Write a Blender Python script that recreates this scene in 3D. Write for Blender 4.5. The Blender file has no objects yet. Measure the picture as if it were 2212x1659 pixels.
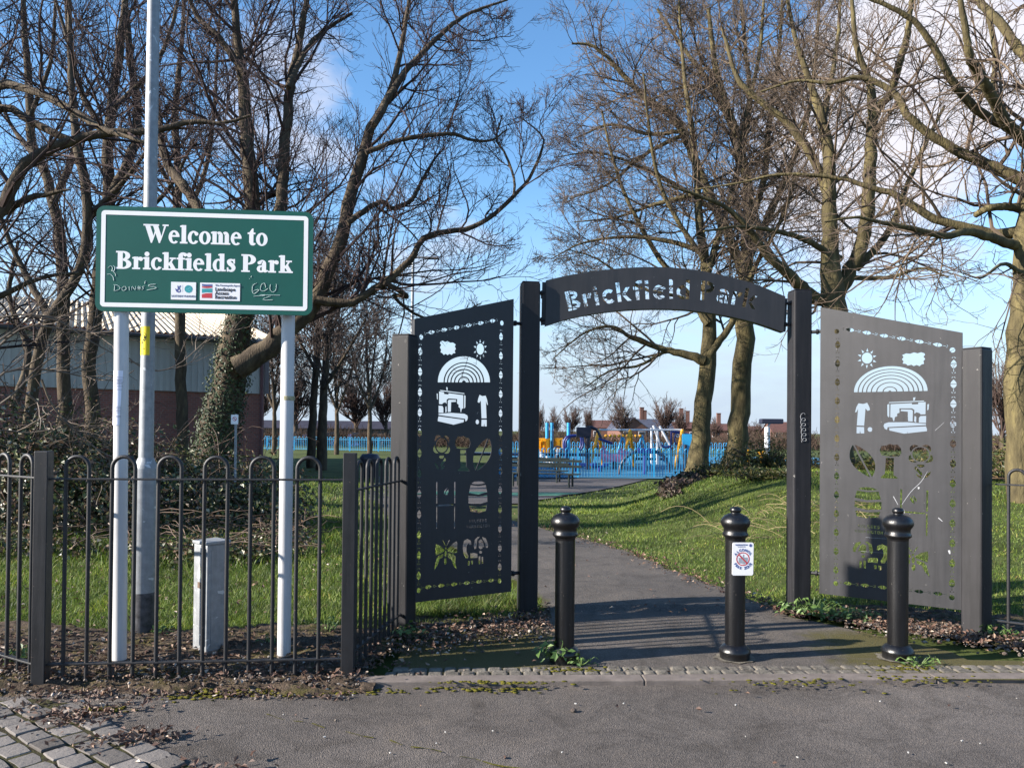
import bpy, math, random
import numpy as np
from mathutils import Vector, Matrix
from mathutils.geometry import tessellate_polygon, delaunay_2d_cdt
rng = np.random.default_rng(7)
random.seed(7)
SC = bpy.context.scene
COL = SC.collection
PI = math.pi
# ------------------------------------------------------------------ camera
F, CX, CY, EYE = 1650.0, 1106.0, 0.0, 1.47
PITCH, ROLL, HOR = 0.012, 0.009, 930.0
CY = HOR - F * math.tan(PITCH)
_f = np.array([0, math.cos(PITCH), math.sin(PITCH)])
_u0 = np.array([0, -math.sin(PITCH), math.cos(PITCH)])
_r0 = np.array([1.0, 0, 0])
_r = _r0 * math.cos(ROLL) + _u0 * math.sin(ROLL)
_u = _u0 * math.cos(ROLL) - _r0 * math.sin(ROLL)
CAM = np.array([0, 0, EYE])

def ray(x, y):
    return _f + _r * ((x - CX) / F) + _u * ((CY - y) / F)

def G(x, y, z=0.0):            # survey point: where a sight line meets the height z
    d = ray(x, y); t = (z - EYE) / d[2]
    return CAM + d * t

def A(x, y, Y):                # survey point: where a sight line meets the distance Y
    d = ray(x, y); return CAM + d * (Y / d[1])

def on_plane(x, y, o, n):
    d = ray(x, y); t = np.dot(np.array(o) - CAM, n) / np.dot(d, n)
    return CAM + d * t

cam = bpy.data.cameras.new('camera'); co = bpy.data.objects.new('camera', cam); COL.objects.link(co)
cam.sensor_width = 36; cam.lens = 36 * F / 2212
cam.shift_y = (CY - 1659 / 2) / 2212
cam.clip_end = 4000; cam.clip_start = 0.05
M = Matrix(((_r[0], _u[0], -_f[0], CAM[0]), (_r[1], _u[1], -_f[1], CAM[1]), (_r[2], _u[2], -_f[2], CAM[2]), (0, 0, 0, 1)))
co.matrix_world = M
SC.camera = co

# ------------------------------------------------------------------ light
SUN_EL, SUN_SL = math.radians(24), 0.26        # light travels (+x, +SUN_SL*y)
hd = np.array([1, SUN_SL]) / math.hypot(1, SUN_SL)
sdir = Vector((hd[0] * math.cos(SUN_EL), hd[1] * math.cos(SUN_EL), -math.sin(SUN_EL)))
sl = bpy.data.lights.new('sun', 'SUN'); so = bpy.data.objects.new('sun', sl); COL.objects.link(so)
sl.energy = 5.0; sl.angle = math.radians(0.53); sl.color = (1.0, 0.92, 0.82)
so.rotation_euler = sdir.to_track_quat('-Z', 'Y').to_euler()
so.location = (-20, -5, 20)
SC.view_settings.view_transform = 'Standard'; SC.view_settings.look = 'None'
SC.view_settings.gamma = 1; SC.view_settings.exposure = 1.5

# ------------------------------------------------------------------ node helpers
def newmat(name):
    m = bpy.data.materials.new(name); m.use_nodes = True
    nt = m.node_tree; b = nt.nodes['Principled BSDF']
    return m, nt, b

def N(nt, typ, **kw):
    n = nt.nodes.new(typ)
    for k, v in kw.items():
        if k.startswith('_'): setattr(n, k[1:], v)
        else: n.inputs[k.replace('__', ' ')].default_value = v
    return n

def L(nt, a, b): nt.links.new(a, b)

def ramp(nt, stops):
    r = nt.nodes.new('ShaderNodeValToRGB'); e = r.color_ramp.elements
    while len(e) < len(stops): e.new(0.5)
    for i, (p, c) in enumerate(stops):
        e[i].position = p; e[i].color = (c[0], c[1], c[2], 1) if len(c) == 3 else c
    return r

def mat(name, col, rough=0.6, var=0.25, scale=8.0, bump=0.0, bscale=60.0, metal=0.0, spec=0.5, col2=None, detail=4.0, stretch=None):
    m, nt, b = newmat(name)
    tc = N(nt, 'ShaderNodeTexCoord'); src = tc.outputs['Object']
    if stretch:
        mp = N(nt, 'ShaderNodeMapping'); mp.inputs['Scale'].default_value = stretch
        L(nt, src, mp.inputs['Vector']); src = mp.outputs['Vector']
    nz = N(nt, 'ShaderNodeTexNoise', Scale=scale, Detail=detail, Roughness=0.6); L(nt, src, nz.inputs['Vector'])
    c1 = [max(0, v * (1 - var)) for v in col]
    c2 = col2 if col2 else [min(1, v * (1 + var)) for v in col]
    r = ramp(nt, [(0.3, c1), (0.7, c2)]); L(nt, nz.outputs['Fac'], r.inputs['Fac'])
    L(nt, r.outputs['Color'], b.inputs['Base Color'])
    b.inputs['Roughness'].default_value = rough; b.inputs['Metallic'].default_value = metal
    b.inputs['Specular IOR Level'].default_value = spec
    if bump:
        n2 = N(nt, 'ShaderNodeTexNoise', Scale=bscale, Detail=5.0, Roughness=0.65); L(nt, src, n2.inputs['Vector'])
        bp = N(nt, 'ShaderNodeBump', Strength=bump, Distance=0.02); L(nt, n2.outputs['Fac'], bp.inputs['Height'])
        L(nt, bp.outputs['Normal'], b.inputs['Normal'])
    return m

def leafmat(name, stops, rough=0.5, trans=0.25):
    m, nt, b = newmat(name)
    g = N(nt, 'ShaderNodeNewGeometry'); r = ramp(nt, stops)
    L(nt, g.outputs['Random Per Island'], r.inputs['Fac']); L(nt, r.outputs['Color'], b.inputs['Base Color'])
    b.inputs['Roughness'].default_value = rough
    if trans:
        t = N(nt, 'ShaderNodeBsdfTranslucent'); mx = N(nt, 'ShaderNodeMixShader'); mx.inputs[0].default_value = trans
        L(nt, r.outputs['Color'], t.inputs['Color']); L(nt, b.outputs[0], mx.inputs[1]); L(nt, t.outputs[0], mx.inputs[2])
        L(nt, mx.outputs[0], nt.nodes['Material Output'].inputs[0])
    return m

def wear(m, chip=(0.20, 0.19, 0.18), thr=0.70, scale=55.0, dirt=0.35, ro=(0.42, 0.68)):
    """paint chips and vertical dirt runs over a painted metal"""
    nt = m.node_tree; b = nt.nodes['Principled BSDF']; src = b.inputs['Base Color'].links[0].from_socket; tc = N(nt, 'ShaderNodeTexCoord')
    mp = N(nt, 'ShaderNodeMapping'); mp.inputs['Scale'].default_value = (1, 1, 0.06); L(nt, tc.outputs['Object'], mp.inputs[0]); n1 = N(nt, 'ShaderNodeTexNoise', Scale=26.0, Detail=5.0, Roughness=0.7); L(nt, mp.outputs[0], n1.inputs['Vector'])
    r1 = ramp(nt, [(0.35, (1 - dirt, 1 - dirt, 1 - dirt)), (0.65, (1 + dirt * 0.6, 1 + dirt * 0.55, 1 + dirt * 0.5))]); L(nt, n1.outputs['Fac'], r1.inputs['Fac'])
    mu = N(nt, 'ShaderNodeMix', _data_type='RGBA', _blend_type='MULTIPLY'); mu.inputs[0].default_value = 1.0; L(nt, src, mu.inputs[6]); L(nt, r1.outputs['Color'], mu.inputs[7])
    n2 = N(nt, 'ShaderNodeTexNoise', Scale=scale, Detail=3.0, Roughness=0.5, Distortion=0.6); L(nt, tc.outputs['Object'], n2.inputs['Vector']); r2 = ramp(nt, [(thr, (0, 0, 0)), (thr + 0.02, (1, 1, 1))]); L(nt, n2.outputs['Fac'], r2.inputs['Fac'])
    mx = N(nt, 'ShaderNodeMix', _data_type='RGBA'); L(nt, r2.outputs['Color'], mx.inputs[0]); L(nt, mu.outputs[2], mx.inputs[6]); mx.inputs[7].default_value = (*chip, 1); L(nt, mx.outputs[2], b.inputs['Base Color'])
    r3 = ramp(nt, [(0.3, (ro[0],) * 3), (0.7, (ro[1],) * 3)]); L(nt, n1.outputs['Fac'], r3.inputs['Fac']); L(nt, r3.outputs['Color'], b.inputs['Roughness'])
    return m

# ------------------------------------------------------------------ world: daylight sky with clouds
w = bpy.data.worlds.new('World'); SC.world = w; w.use_nodes = True
nt = w.node_tree; bg = nt.nodes['Background']; bg.inputs['Strength'].default_value = 0.098
sky = N(nt, 'ShaderNodeTexSky', _sky_type='NISHITA'); sky.sun_disc = False
sky.sun_elevation = SUN_EL
sky.sun_rotation = math.atan2(-hd[0], -hd[1])
sky.air_density = 1.0; sky.dust_density = 0.1; sky.ozone_density = 2.2
hs = N(nt, 'ShaderNodeHueSaturation', Saturation=1.18, Value=1.0); L(nt, sky.outputs[0], hs.inputs['Color'])
tc = N(nt, 'ShaderNodeTexCoord')
sx = N(nt, 'ShaderNodeSeparateXYZ'); L(nt, tc.outputs['Generated'], sx.inputs[0])
den = N(nt, 'ShaderNodeMath', _operation='MULTIPLY_ADD'); L(nt, sx.outputs['Z'], den.inputs[0]); den.inputs[1].default_value = 1.0; den.inputs[2].default_value = 0.25
dx = N(nt, 'ShaderNodeMath', _operation='DIVIDE'); L(nt, sx.outputs['X'], dx.inputs[0]); L(nt, den.outputs[0], dx.inputs[1])
dy = N(nt, 'ShaderNodeMath', _operation='DIVIDE'); L(nt, sx.outputs['Y'], dy.inputs[0]); L(nt, den.outputs[0], dy.inputs[1])
cv = N(nt, 'ShaderNodeCombineXYZ'); L(nt, dx.outputs[0], cv.inputs[0]); L(nt, dy.outputs[0], cv.inputs[1])
nz = N(nt, 'ShaderNodeTexNoise', Scale=2.4, Detail=9.0, Roughness=0.58, Distortion=0.3); L(nt, cv.outputs[0], nz.inputs['Vector'])
acc = nz.outputs['Fac']
# cloud banks: direction, angular size, weight
for (px, py, rad, wt) in [(1860, 330, 0.22, 0.40), (2080, 130, 0.2, 0.34), (600, 220, 0.17, 0.28), (980, 540, 0.14, 0.18), (1450, 850, 0.26, 0.20), (150, 620, 0.12, 0.12), (250, 200, 0.3, -0.15), (900, 150, 0.2, -0.1), (1150, 150, 0.24, -0.24), (1230, 450, 0.16, -0.16)]:
    d = ray(px, py); d = d / np.linalg.norm(d)
    vd = N(nt, 'ShaderNodeVectorMath', _operation='DISTANCE'); L(nt, tc.outputs['Generated'], vd.inputs[0]); vd.inputs[1].default_value = tuple(d)
    mr = N(nt, 'ShaderNodeMapRange', _interpolation_type='SMOOTHSTEP'); L(nt, vd.outputs['Value'], mr.inputs['Value'])
    mr.inputs['From Min'].default_value = rad * 0.15; mr.inputs['From Max'].default_value = rad
    mr.inputs['To Min'].default_value = wt; mr.inputs['To Max'].default_value = 0
    ad = N(nt, 'ShaderNodeMath', _operation='ADD'); L(nt, acc, ad.inputs[0]); L(nt, mr.outputs[0], ad.inputs[1]); acc = ad.outputs[0]
cr = ramp(nt, [(0.58, (0, 0, 0)), (0.86, (1, 1, 1))]); L(nt, acc, cr.inputs['Fac'])
mx = N(nt, 'ShaderNodeMix', _data_type='RGBA'); L(nt, cr.outputs['Color'], mx.inputs[0]); L(nt, hs.outputs[0], mx.inputs[6])
mx.inputs[7].default_value = (3.5, 3.45, 3.8, 1)
# pale band of thin cloud low in the sky
hz_ = N(nt, 'ShaderNodeMapRange', _interpolation_type='SMOOTHSTEP'); L(nt, sx.outputs['Z'], hz_.inputs['Value'])
hz_.inputs['From Min'].default_value = 0.0; hz_.inputs['From Max'].default_value = 0.30; hz_.inputs['To Min'].default_value = 0.97; hz_.inputs['To Max'].default_value = 0.0
m2 = N(nt, 'ShaderNodeMix', _data_type='RGBA'); L(nt, hz_.outputs[0], m2.inputs[0]); L(nt, mx.outputs[2], m2.inputs[6]); m2.inputs[7].default_value = (2.2, 2.68, 3.3, 1)
L(nt, m2.outputs[2], bg.inputs['Color'])

# ------------------------------------------------------------------ object helpers
def prop(o, label=None, cat=None, group=None, kind=None):
    if label: o['label'] = label
    if cat: o['category'] = cat
    if group: o['group'] = group
    if kind: o['kind'] = kind
    return o

def thing(name, loc, label, cat, group=None):
    o = bpy.data.objects.new(name, None); COL.objects.link(o); o.location = loc
    o.empty_display_size = 0.2
    return prop(o, label, cat, group)

def worldloc(o):
    v = Vector((0, 0, 0))
    while o is not None: v = v + Vector(o.location); o = o.parent
    return np.array(v)

def mesh_np(name, V, faces, m, parent=None, smooth=False):
    me = bpy.data.meshes.new(name); V = np.asarray(V, dtype=np.float64)
    off = worldloc(parent) if parent is not None else np.zeros(3)
    V = V - off
    faces = [np.asarray(f, dtype=np.int32) for f in faces if len(f)]
    nl = sum(f.size for f in faces); nf = sum(f.shape[0] for f in faces)
    me.vertices.add(len(V)); me.vertices.foreach_set('co', V.astype(np.float32).ravel())
    me.loops.add(nl); me.polygons.add(nf)
    me.loops.foreach_set('vertex_index', np.concatenate([f.ravel() for f in faces]))
    st = []; c = 0
    for f in faces:
        st.append(c + np.arange(f.shape[0]) * f.shape[1]); c += f.size
    me.polygons.foreach_set('loop_start', np.concatenate(st).astype(np.int32))
    me.polygons.foreach_set('use_smooth', np.full(nf, bool(smooth)))
    me.update(calc_edges=True); me.validate()
    if m: me.materials.append(m)
    o = bpy.data.objects.new(name, me); COL.objects.link(o)
    if parent is not None: o.parent = parent
    return o

class MB:
    def __init__(s): s.v = []; s.f = {}; s.n = 0
    def add(s, V, faces):
        V = np.asarray(V, float); s.v.append(V)
        for f in faces:
            f = np.asarray(f, int)
            if f.size: s.f.setdefault(f.shape[1], []).append(f + s.n)
        s.n += len(V); return s
    def box(s, c, size, rz=0, ax=None):
        hx, hy, hz = [q / 2 for q in size]
        P = np.array([[x, y, z] for x in (-hx, hx) for y in (-hy, hy) for z in (-hz, hz)])
        if ax is not None: P = P @ np.array(ax)      # rows = axes
        elif rz:
            cs, sn = math.cos(rz), math.sin(rz)
            P = np.stack([P[:, 0] * cs - P[:, 1] * sn, P[:, 0] * sn + P[:, 1] * cs, P[:, 2]], 1)
        return s.add(P + np.array(c), [[[0, 1, 3, 2], [4, 6, 7, 5], [0, 4, 5, 1], [2, 3, 7, 6], [0, 2, 6, 4], [1, 5, 7, 3]]])
    def bar(s, p, q, wd, ht):                 # box from p to q
        p = np.array(p, float); q = np.array(q, float); d = q - p; ln = np.linalg.norm(d); d /= ln
        up = np.array([0, 0, 1.0]) if abs(d[2]) < 0.9 else np.array([0, 1.0, 0])
        sd = np.cross(up, d); sd /= np.linalg.norm(sd); up = np.cross(d, sd)
        return s.box((p + q) / 2, (ln, wd, ht), ax=[d, sd, up])
    def tube(s, pts, rad, n=10, cap=True):
        P = np.array(pts, float)[None]; R = np.broadcast_to(np.array(rad, float), P.shape[1:2])[None]
        V, Fq = tube_arr(P, R, n); s.add(V, [Fq])
        if cap:
            k = P.shape[1]
            for ring in (0, k - 1):
                ids = np.arange(n) + ring * n
                s.add(np.concatenate([V[ids], P[0, ring][None]]), [[[i, (i + 1) % n, n] for i in range(n)]])
        return s
    def lathe(s, prof, c, n=28, sx=1, sy=1):
        a = np.linspace(0, 2 * PI, n, endpoint=False)
        V = np.array([[r * math.cos(t) * sx, r * math.sin(t) * sy, z] for (r, z) in prof for t in a]) + np.array(c)
        Fq = [[i * n + j, i * n + (j + 1) % n, (i + 1) * n + (j + 1) % n, (i + 1) * n + j] for i in range(len(prof) - 1) for j in range(n)]
        return s.add(V, [Fq])
    def prism(s, poly, fr, y0, y1):           # polygon in frame fr=(o,ex,ez), extruded along the frame normal
        o, ex, ez = [np.array(q, float) for q in fr]; ny = np.cross(ex, ez)
        P = np.array(poly, float); n = len(P)
        a = o + P[:, :1] * ex + P[:, 1:2] * ez
        tris = np.array(tessellate_polygon([[Vector((p[0], p[1], 0)) for p in P]]))
        V = np.concatenate([a + ny * y0, a + ny * y1])
        s.add(V, [tris, tris + n, [[i, (i + 1) % n, (i + 1) % n + n, i + n] for i in range(n)]])
        return s
    def flat(s, poly, fr, y):
        o, ex, ez = [np.array(q, float) for q in fr]; ny = np.cross(ex, ez); P = np.array(poly, float)
        tris = np.array(tessellate_polygon([[Vector((p[0], p[1], 0)) for p in P]]))
        return s.add(o + P[:, :1] * ex + P[:, 1:2] * ez + ny * y, [tris])
    def build(s, name, m, parent=None, smooth=False, bevel=0):
        o = mesh_np(name, np.concatenate(s.v), [np.concatenate(v) for v in s.f.values()], m, parent, smooth)
        if bevel:
            b = o.modifiers.new('bevel', 'BEVEL'); b.width = bevel; b.segments = 2; b.limit_method = 'ANGLE'
        return o

def tube_arr(P, R, n):
    P = np.asarray(P, float); R = np.asarray(R, float); Nn, K, _ = P.shape
    T = np.empty_like(P); T[:, 1:-1] = P[:, 2:] - P[:, :-2]; T[:, 0] = P[:, 1] - P[:, 0]; T[:, -1] = P[:, -1] - P[:, -2]
    T /= np.linalg.norm(T, axis=2, keepdims=True) + 1e-12
    av = P[:, -1] - P[:, 0]; av /= np.linalg.norm(av, axis=1, keepdims=True) + 1e-12
    ref = np.where(np.abs(av[:, 2:3]) < 0.8, np.array([[0, 0, 1.0]]), np.array([[0.35, 0.94, 0.0]]))
    # planar curves (hoops): a reference off their plane
    if Nn == 1 and K > 2:
        q = P[0] - P[0].mean(0); _, sv, vt = np.linalg.svd(q)
        if sv[2] < 1e-4 * sv[0] and sv[1] > 1e-3 * sv[0]: ref = vt[2:3]
    U = np.cross(T, ref[:, None, :]); U /= np.linalg.norm(U, axis=2, keepdims=True) + 1e-12
    W = np.cross(T, U)
    a = np.linspace(0, 2 * PI, n, endpoint=False)
    V = P[:, :, None] + R[:, :, None, None] * (np.cos(a)[None, None, :, None] * U[:, :, None] + np.sin(a)[None, None, :, None] * W[:, :, None])
    i = np.arange(Nn)[:, None, None]; k = np.arange(K - 1)[None, :, None]; j = np.arange(n)[None, None, :]
    base = i * K * n
    f = np.stack([base + k * n + j, base + k * n + (j + 1) % n, base + (k + 1) * n + (j + 1) % n, base + (k + 1) * n + j], -1).reshape(-1, 4)
    return V.reshape(-1, 3), f

def smooth_path(pts, k):               # Catmull-Rom resampled to k points
    P = np.array(pts, float)
    if len(P) == 2: return P[0] + (P[1] - P[0]) * np.linspace(0, 1, k)[:, None]
    E = np.concatenate([[2 * P[0] - P[1]], P, [2 * P[-1] - P[-2]]]); out = []
    for i in range(1, len(E) - 2):
        t = np.linspace(0, 1, 12, endpoint=False)[:, None]
        p0, p1, p2, p3 = E[i - 1], E[i], E[i + 1], E[i + 2]
        out.append(0.5 * (2 * p1 + (p2 - p0) * t + (2 * p0 - 5 * p1 + 4 * p2 - p3) * t ** 2 + (3 * p1 - p0 - 3 * p2 + p3) * t ** 3))
    out = np.concatenate(out + [P[-1:]])
    d = np.r_[0, np.cumsum(np.linalg.norm(np.diff(out[:, :3], axis=0), axis=1))]
    s = np.linspace(0, d[-1], k)
    return np.stack([np.interp(s, d, out[:, c]) for c in range(out.shape[1])], 1)

def copy_tree(o, parent=None):
    c = o.copy(); COL.objects.link(c)
    if parent is not None: c.parent = parent
    for ch in list(o.children): copy_tree(ch, c)
    return c

def text_mesh(txt, fr, x, z, size, y, name, m, parent, align='CENTER', ext=0.0004, space=1.0, sx=1.0, bold=0.012):
    """sans lettering in a frame (o, ex, ez)"""
    cu = bpy.data.curves.new(name, 'FONT'); cu.body = txt; cu.size = size; cu.align_x = align; cu.extrude = ext; cu.space_character = space; cu.resolution_u = 3; cu.offset = bold * size
    t = bpy.data.objects.new(name + '_tmp', cu); COL.objects.link(t)
    me = bpy.data.meshes.new_from_object(t.evaluated_get(bpy.context.evaluated_depsgraph_get()))
    bpy.data.objects.remove(t)
    o, ex, ez = [np.array(q, float) for q in fr]; ny = np.cross(ex, ez)
    V = np.empty(len(me.vertices) * 3); me.vertices.foreach_get('co', V); V = V.reshape(-1, 3)
    Wd = o + (x + V[:, :1] * sx) * ex + (z + V[:, 1:2]) * ez + (y + V[:, 2:3] * 1.0) * ny
    if parent is not None: Wd = Wd - worldloc(parent)
    me.vertices.foreach_set('co', Wd.ravel()); me.update()
    me.materials.clear(); me.materials.append(m)
    ob = bpy.data.objects.new(name, me); COL.objects.link(ob)
    if parent is not None: ob.parent = parent
    return ob

def _cross(p, q, r, s):
    o = lambda a, b, c: (b[0] - a[0]) * (c[1] - a[1]) - (b[1] - a[1]) * (c[0] - a[0])
    return o(p, q, r) * o(p, q, s) < 0 and o(r, s, p) * o(r, s, q) < 0
def _inside(x, y, P):
    c = False; n = len(P)
    for i in range(n):
        (x1, y1), (x2, y2) = P[i], P[(i + 1) % n]
        if (y1 > y) != (y2 > y) and x < (x2 - x1) * (y - y1) / (y2 - y1) + x1: c = not c
    return c
def disjoint(outer, holes):
    ar = lambda P: abs(sum(P[i][0] * P[(i + 1) % len(P)][1] - P[(i + 1) % len(P)][0] * P[i][1] for i in range(len(P)))) / 2
    keep = []; bb = []
    for h in sorted(holes, key=lambda P: -ar(P)):
        xs = [p[0] for p in h]; ys = [p[1] for p in h]; b = (min(xs), min(ys), max(xs), max(ys)); ok = all(_inside(p[0], p[1], outer) for p in h)
        if ok:
            for k, kb_ in zip(keep, bb):
                if b[0] > kb_[2] or b[2] < kb_[0] or b[1] > kb_[3] or b[3] < kb_[1]: continue
                if _inside(h[0][0], h[0][1], k) or any(_cross(h[i], h[(i + 1) % len(h)], k[j], k[(j + 1) % len(k)]) for i in range(len(h)) for j in range(len(k))): ok = False; break
        if ok: keep.append(h); bb.append(b)
    return keep

def holes_mesh(name, outer, holes, fr, thick, m, parent, txt=None):
    """a sheet in frame fr with cut-outs: even-odd filled 2D curve, thickened, turned into a mesh"""
    holes = disjoint(outer, [[(float(a), float(b)) for a, b in h] for h in holes])
    vs = []; es = []
    for poly in [outer] + holes:
        b0 = len(vs); vs += [Vector((float(p[0]), float(p[1]))) for p in poly]; es += [(b0 + k, b0 + (k + 1) % len(poly)) for k in range(len(poly))]
    vo, _, fo, _, _, _ = delaunay_2d_cdt(vs, es, [], 1, 1e-7)
    P = np.array([(v[0], v[1]) for v in vo]); bbs = [(min(p[0] for p in h), max(p[0] for p in h), min(p[1] for p in h), max(p[1] for p in h), h) for h in holes]; T = []
    for f in fo:
        c = P[list(f)].mean(0); T += [] if any(b[0] < c[0] < b[1] and b[2] < c[1] < b[3] and _inside(c[0], c[1], b[4]) for b in bbs) else [f]
    T = np.array([list(f) for f in T]); n = len(P); ed = {}
    for t in T:
        for k in range(3):
            a, b = int(t[k]), int(t[(k + 1) % 3]); ed.setdefault((min(a, b), max(a, b)), []).append((a, b))
    side = np.array([[e[0][1], e[0][0], e[0][0] + n, e[0][1] + n] for e in ed.values() if len(e) == 1])
    o, ex, ez = [np.array(q, float) for q in fr]; ny = np.cross(ex, ez); B = o + P[:, :1] * ex + P[:, 1:2] * ez
    return mesh_np(name, np.concatenate([B - ny * thick / 2, B + ny * thick / 2]), [T[:, ::-1], T + n, side], m, parent)

def ell(cx, cy, rx, ry, n=20, a0=0, a1=2 * PI, rot=0):
    t = np.linspace(a0, a1, n, endpoint=(a1 - a0) < 2 * PI - 1e-6)
    x, y = rx * np.cos(t), ry * np.sin(t)
    return [(cx + a * math.cos(rot) - b * math.sin(rot), cy + a * math.sin(rot) + b * math.cos(rot)) for a, b in zip(x, y)]

def arcband(cx, cy, rx, ry, th, a0, a1, n=16):      # thick arc as one polygon (degrees)
    t = np.radians(np.linspace(a0, a1, n))
    o = [(cx + rx * math.cos(k), cy + ry * math.sin(k)) for k in t]
    i = [(cx + (rx - th) * math.cos(k), cy + (ry - th) * math.sin(k)) for k in t[::-1]]
    return o + i

def rrect(x0, y0, x1, y1, r, n=6):
    out = []
    for (cx, cy, a) in ((x1 - r, y0 + r, -90), (x1 - r, y1 - r, 0), (x0 + r, y1 - r, 90), (x0 + r, y0 + r, 180)):
        for k in range(n + 1):
            t = math.radians(a + 90 * k / n); out.append((cx + r * math.cos(t), cy + r * math.sin(t)))
    return out

def stroke(pts, wid, k=None):                       # variable width stroke as polygon
    P = smooth_path([list(p) + [w_] for p, w_ in zip(pts, wid)], k or max(8, 5 * len(pts))) if len(pts) > 2 else np.array([list(p) + [w_] for p, w_ in zip(pts, wid)])
    T = np.gradient(P[:, :2], axis=0); T /= np.linalg.norm(T, axis=1, keepdims=True) + 1e-9
    Nn = np.stack([-T[:, 1], T[:, 0]], 1) * P[:, 2:3] / 2
    return [tuple(p) for p in P[:, :2] + Nn] + [tuple(p) for p in (P[:, :2] - Nn)[::-1]]

def sstep(t): t = np.clip(t, 0, 1); return t * t * (3 - 2 * t)

# ------------------------------------------------------------------ terrain
PR = np.array([[6.0, 2.35], [6.45, 2.12], [7.2, 1.98], [8.1, 1.66], [9.6, 1.3], [11, 0.85], [12, 0.4], [14, -0.6], [17.5, -1.6]])
PL = np.array([[6.0, 0.30], [6.6, 0.24], [8.0, -0.12], [9.6, -0.75], [11, -1.25], [12, -1.6], [14, -2.3], [17.5, -3.1]])
def _wob(y): return 0.022 * np.sin(y * 9.1) + 0.014 * np.sin(y * 23.0 + 1) + 0.009 * np.sin(y * 51.0)
def pr(y): return np.interp(y, PR[:, 0], PR[:, 1]) + _wob(np.asarray(y, float))
def pl(y): return np.interp(y, PL[:, 0], PL[:, 1]) + _wob(np.asarray(y, float) + 3.3)
def terr(x, y):
    x = np.asarray(x, float); y = np.asarray(y, float)
    z = -0.45 * sstep((y - 7) / 24)
    xr = np.interp(y, [6, 6.45, 8.1, 9.6, 12, 15, 18, 22, 26], [2.35, 2.2, 1.9, 1.75, 1.6, 1.7, 2.2, 3.0, 4.0])
    mound = sstep((x - xr) / 3.4) * sstep((y - 6.3) / 7.5) * (1 - sstep((y - 23) / 7)) * 0.85
    z = z + mound
    z = z + 0.30 * sstep((-x - 2.6) / 3.5) * sstep((y - 6.5) / 5) * (1 - sstep((y - 18) / 10))
    z = z + 0.02 * np.sin(x * 1.7 + y * 0.9) * np.sin(y * 1.3 - x * 0.4) * sstep((y - 5.6) / 2) * (1 - sstep((y - 20) / 10))
    z = z - 0.05 * (1 - sstep((y - 4.2) / 1.0))
    return z
def tz(x, y): return float(terr(x, y))
# ------------------------------------------------------------------ materials
M_black = mat('dark_powder_coat', (0.0215, 0.0212, 0.0240), rough=0.56, var=0.18, scale=5, bump=0.10, bscale=260, spec=0.55)
M_post = mat('dark_grey_paint', (0.0165, 0.0162, 0.0185), rough=0.60, var=0.15, scale=4, bump=0.10, bscale=240, spec=0.30)
M_rail = mat('railing_paint', (0.0115, 0.0115, 0.0135), rough=0.42, var=0.25, scale=14, bump=0.08, bscale=120, spec=0.5)
M_iron = mat('cast_iron_paint', (0.0045, 0.0045, 0.0055), rough=0.36, var=0.25, scale=10, bump=0.12, bscale=90, spec=0.55)
M_galv = mat('galvanised_steel', (0.26, 0.275, 0.29), rough=0.48, var=0.16, scale=22, metal=0.35, bump=0.03, bscale=80)
M_white = mat('white_coating', (0.50, 0.50, 0.505), rough=0.42, var=0.05, scale=5)
M_green = mat('sign_green', (0.006, 0.085, 0.062), rough=0.38, var=0.06, scale=4, spec=0.4)
M_signw = mat('sign_white', (0.84, 0.82, 0.82), rough=0.45, var=0.03, scale=6)
M_paper = mat('paper_white', (0.80, 0.80, 0.90), rough=0.7, var=0.04, scale=9)
M_ink = mat('ink_grey', (0.16, 0.16, 0.22), rough=0.7, var=0.1)
M_inkk = mat('ink_black', (0.02, 0.02, 0.02), rough=0.6, var=0.1)
M_red = mat('ink_red', (0.50, 0.035, 0.045), rough=0.5, var=0.1)
M_teal = mat('ink_teal', (0.02, 0.30, 0.33), rough=0.5, var=0.2)
M_navy = mat('ink_navy', (0.07, 0.09, 0.26), rough=0.5, var=0.1)
M_scratch = mat('scratched_metal', (0.33, 0.34, 0.36), rough=0.5, var=0.1)
M_yellow = mat('label_yellow', (0.80, 0.62, 0.01), rough=0.5, var=0.06)
M_blkpaint = mat('bitumen_paint', (0.012, 0.012, 0.014), rough=0.6, var=0.5, scale=18, col2=(0.09, 0.09, 0.10))

wear(M_black, thr=0.74, scale=34, dirt=0.25, ro=(0.5, 0.62)); wear(M_post, thr=0.735, scale=40); wear(M_iron, chip=(0.16, 0.14, 0.12), thr=0.71, scale=48, ro=(0.27, 0.42)); wear(M_rail, chip=(0.12, 0.08, 0.06), thr=0.72, scale=60); wear(M_white, chip=(0.30, 0.28, 0.25), thr=0.74, scale=30, dirt=0.12, ro=(0.35, 0.5)); wear(M_galv, chip=(0.50, 0.52, 0.54), thr=0.66, scale=14, dirt=0.14)

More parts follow.
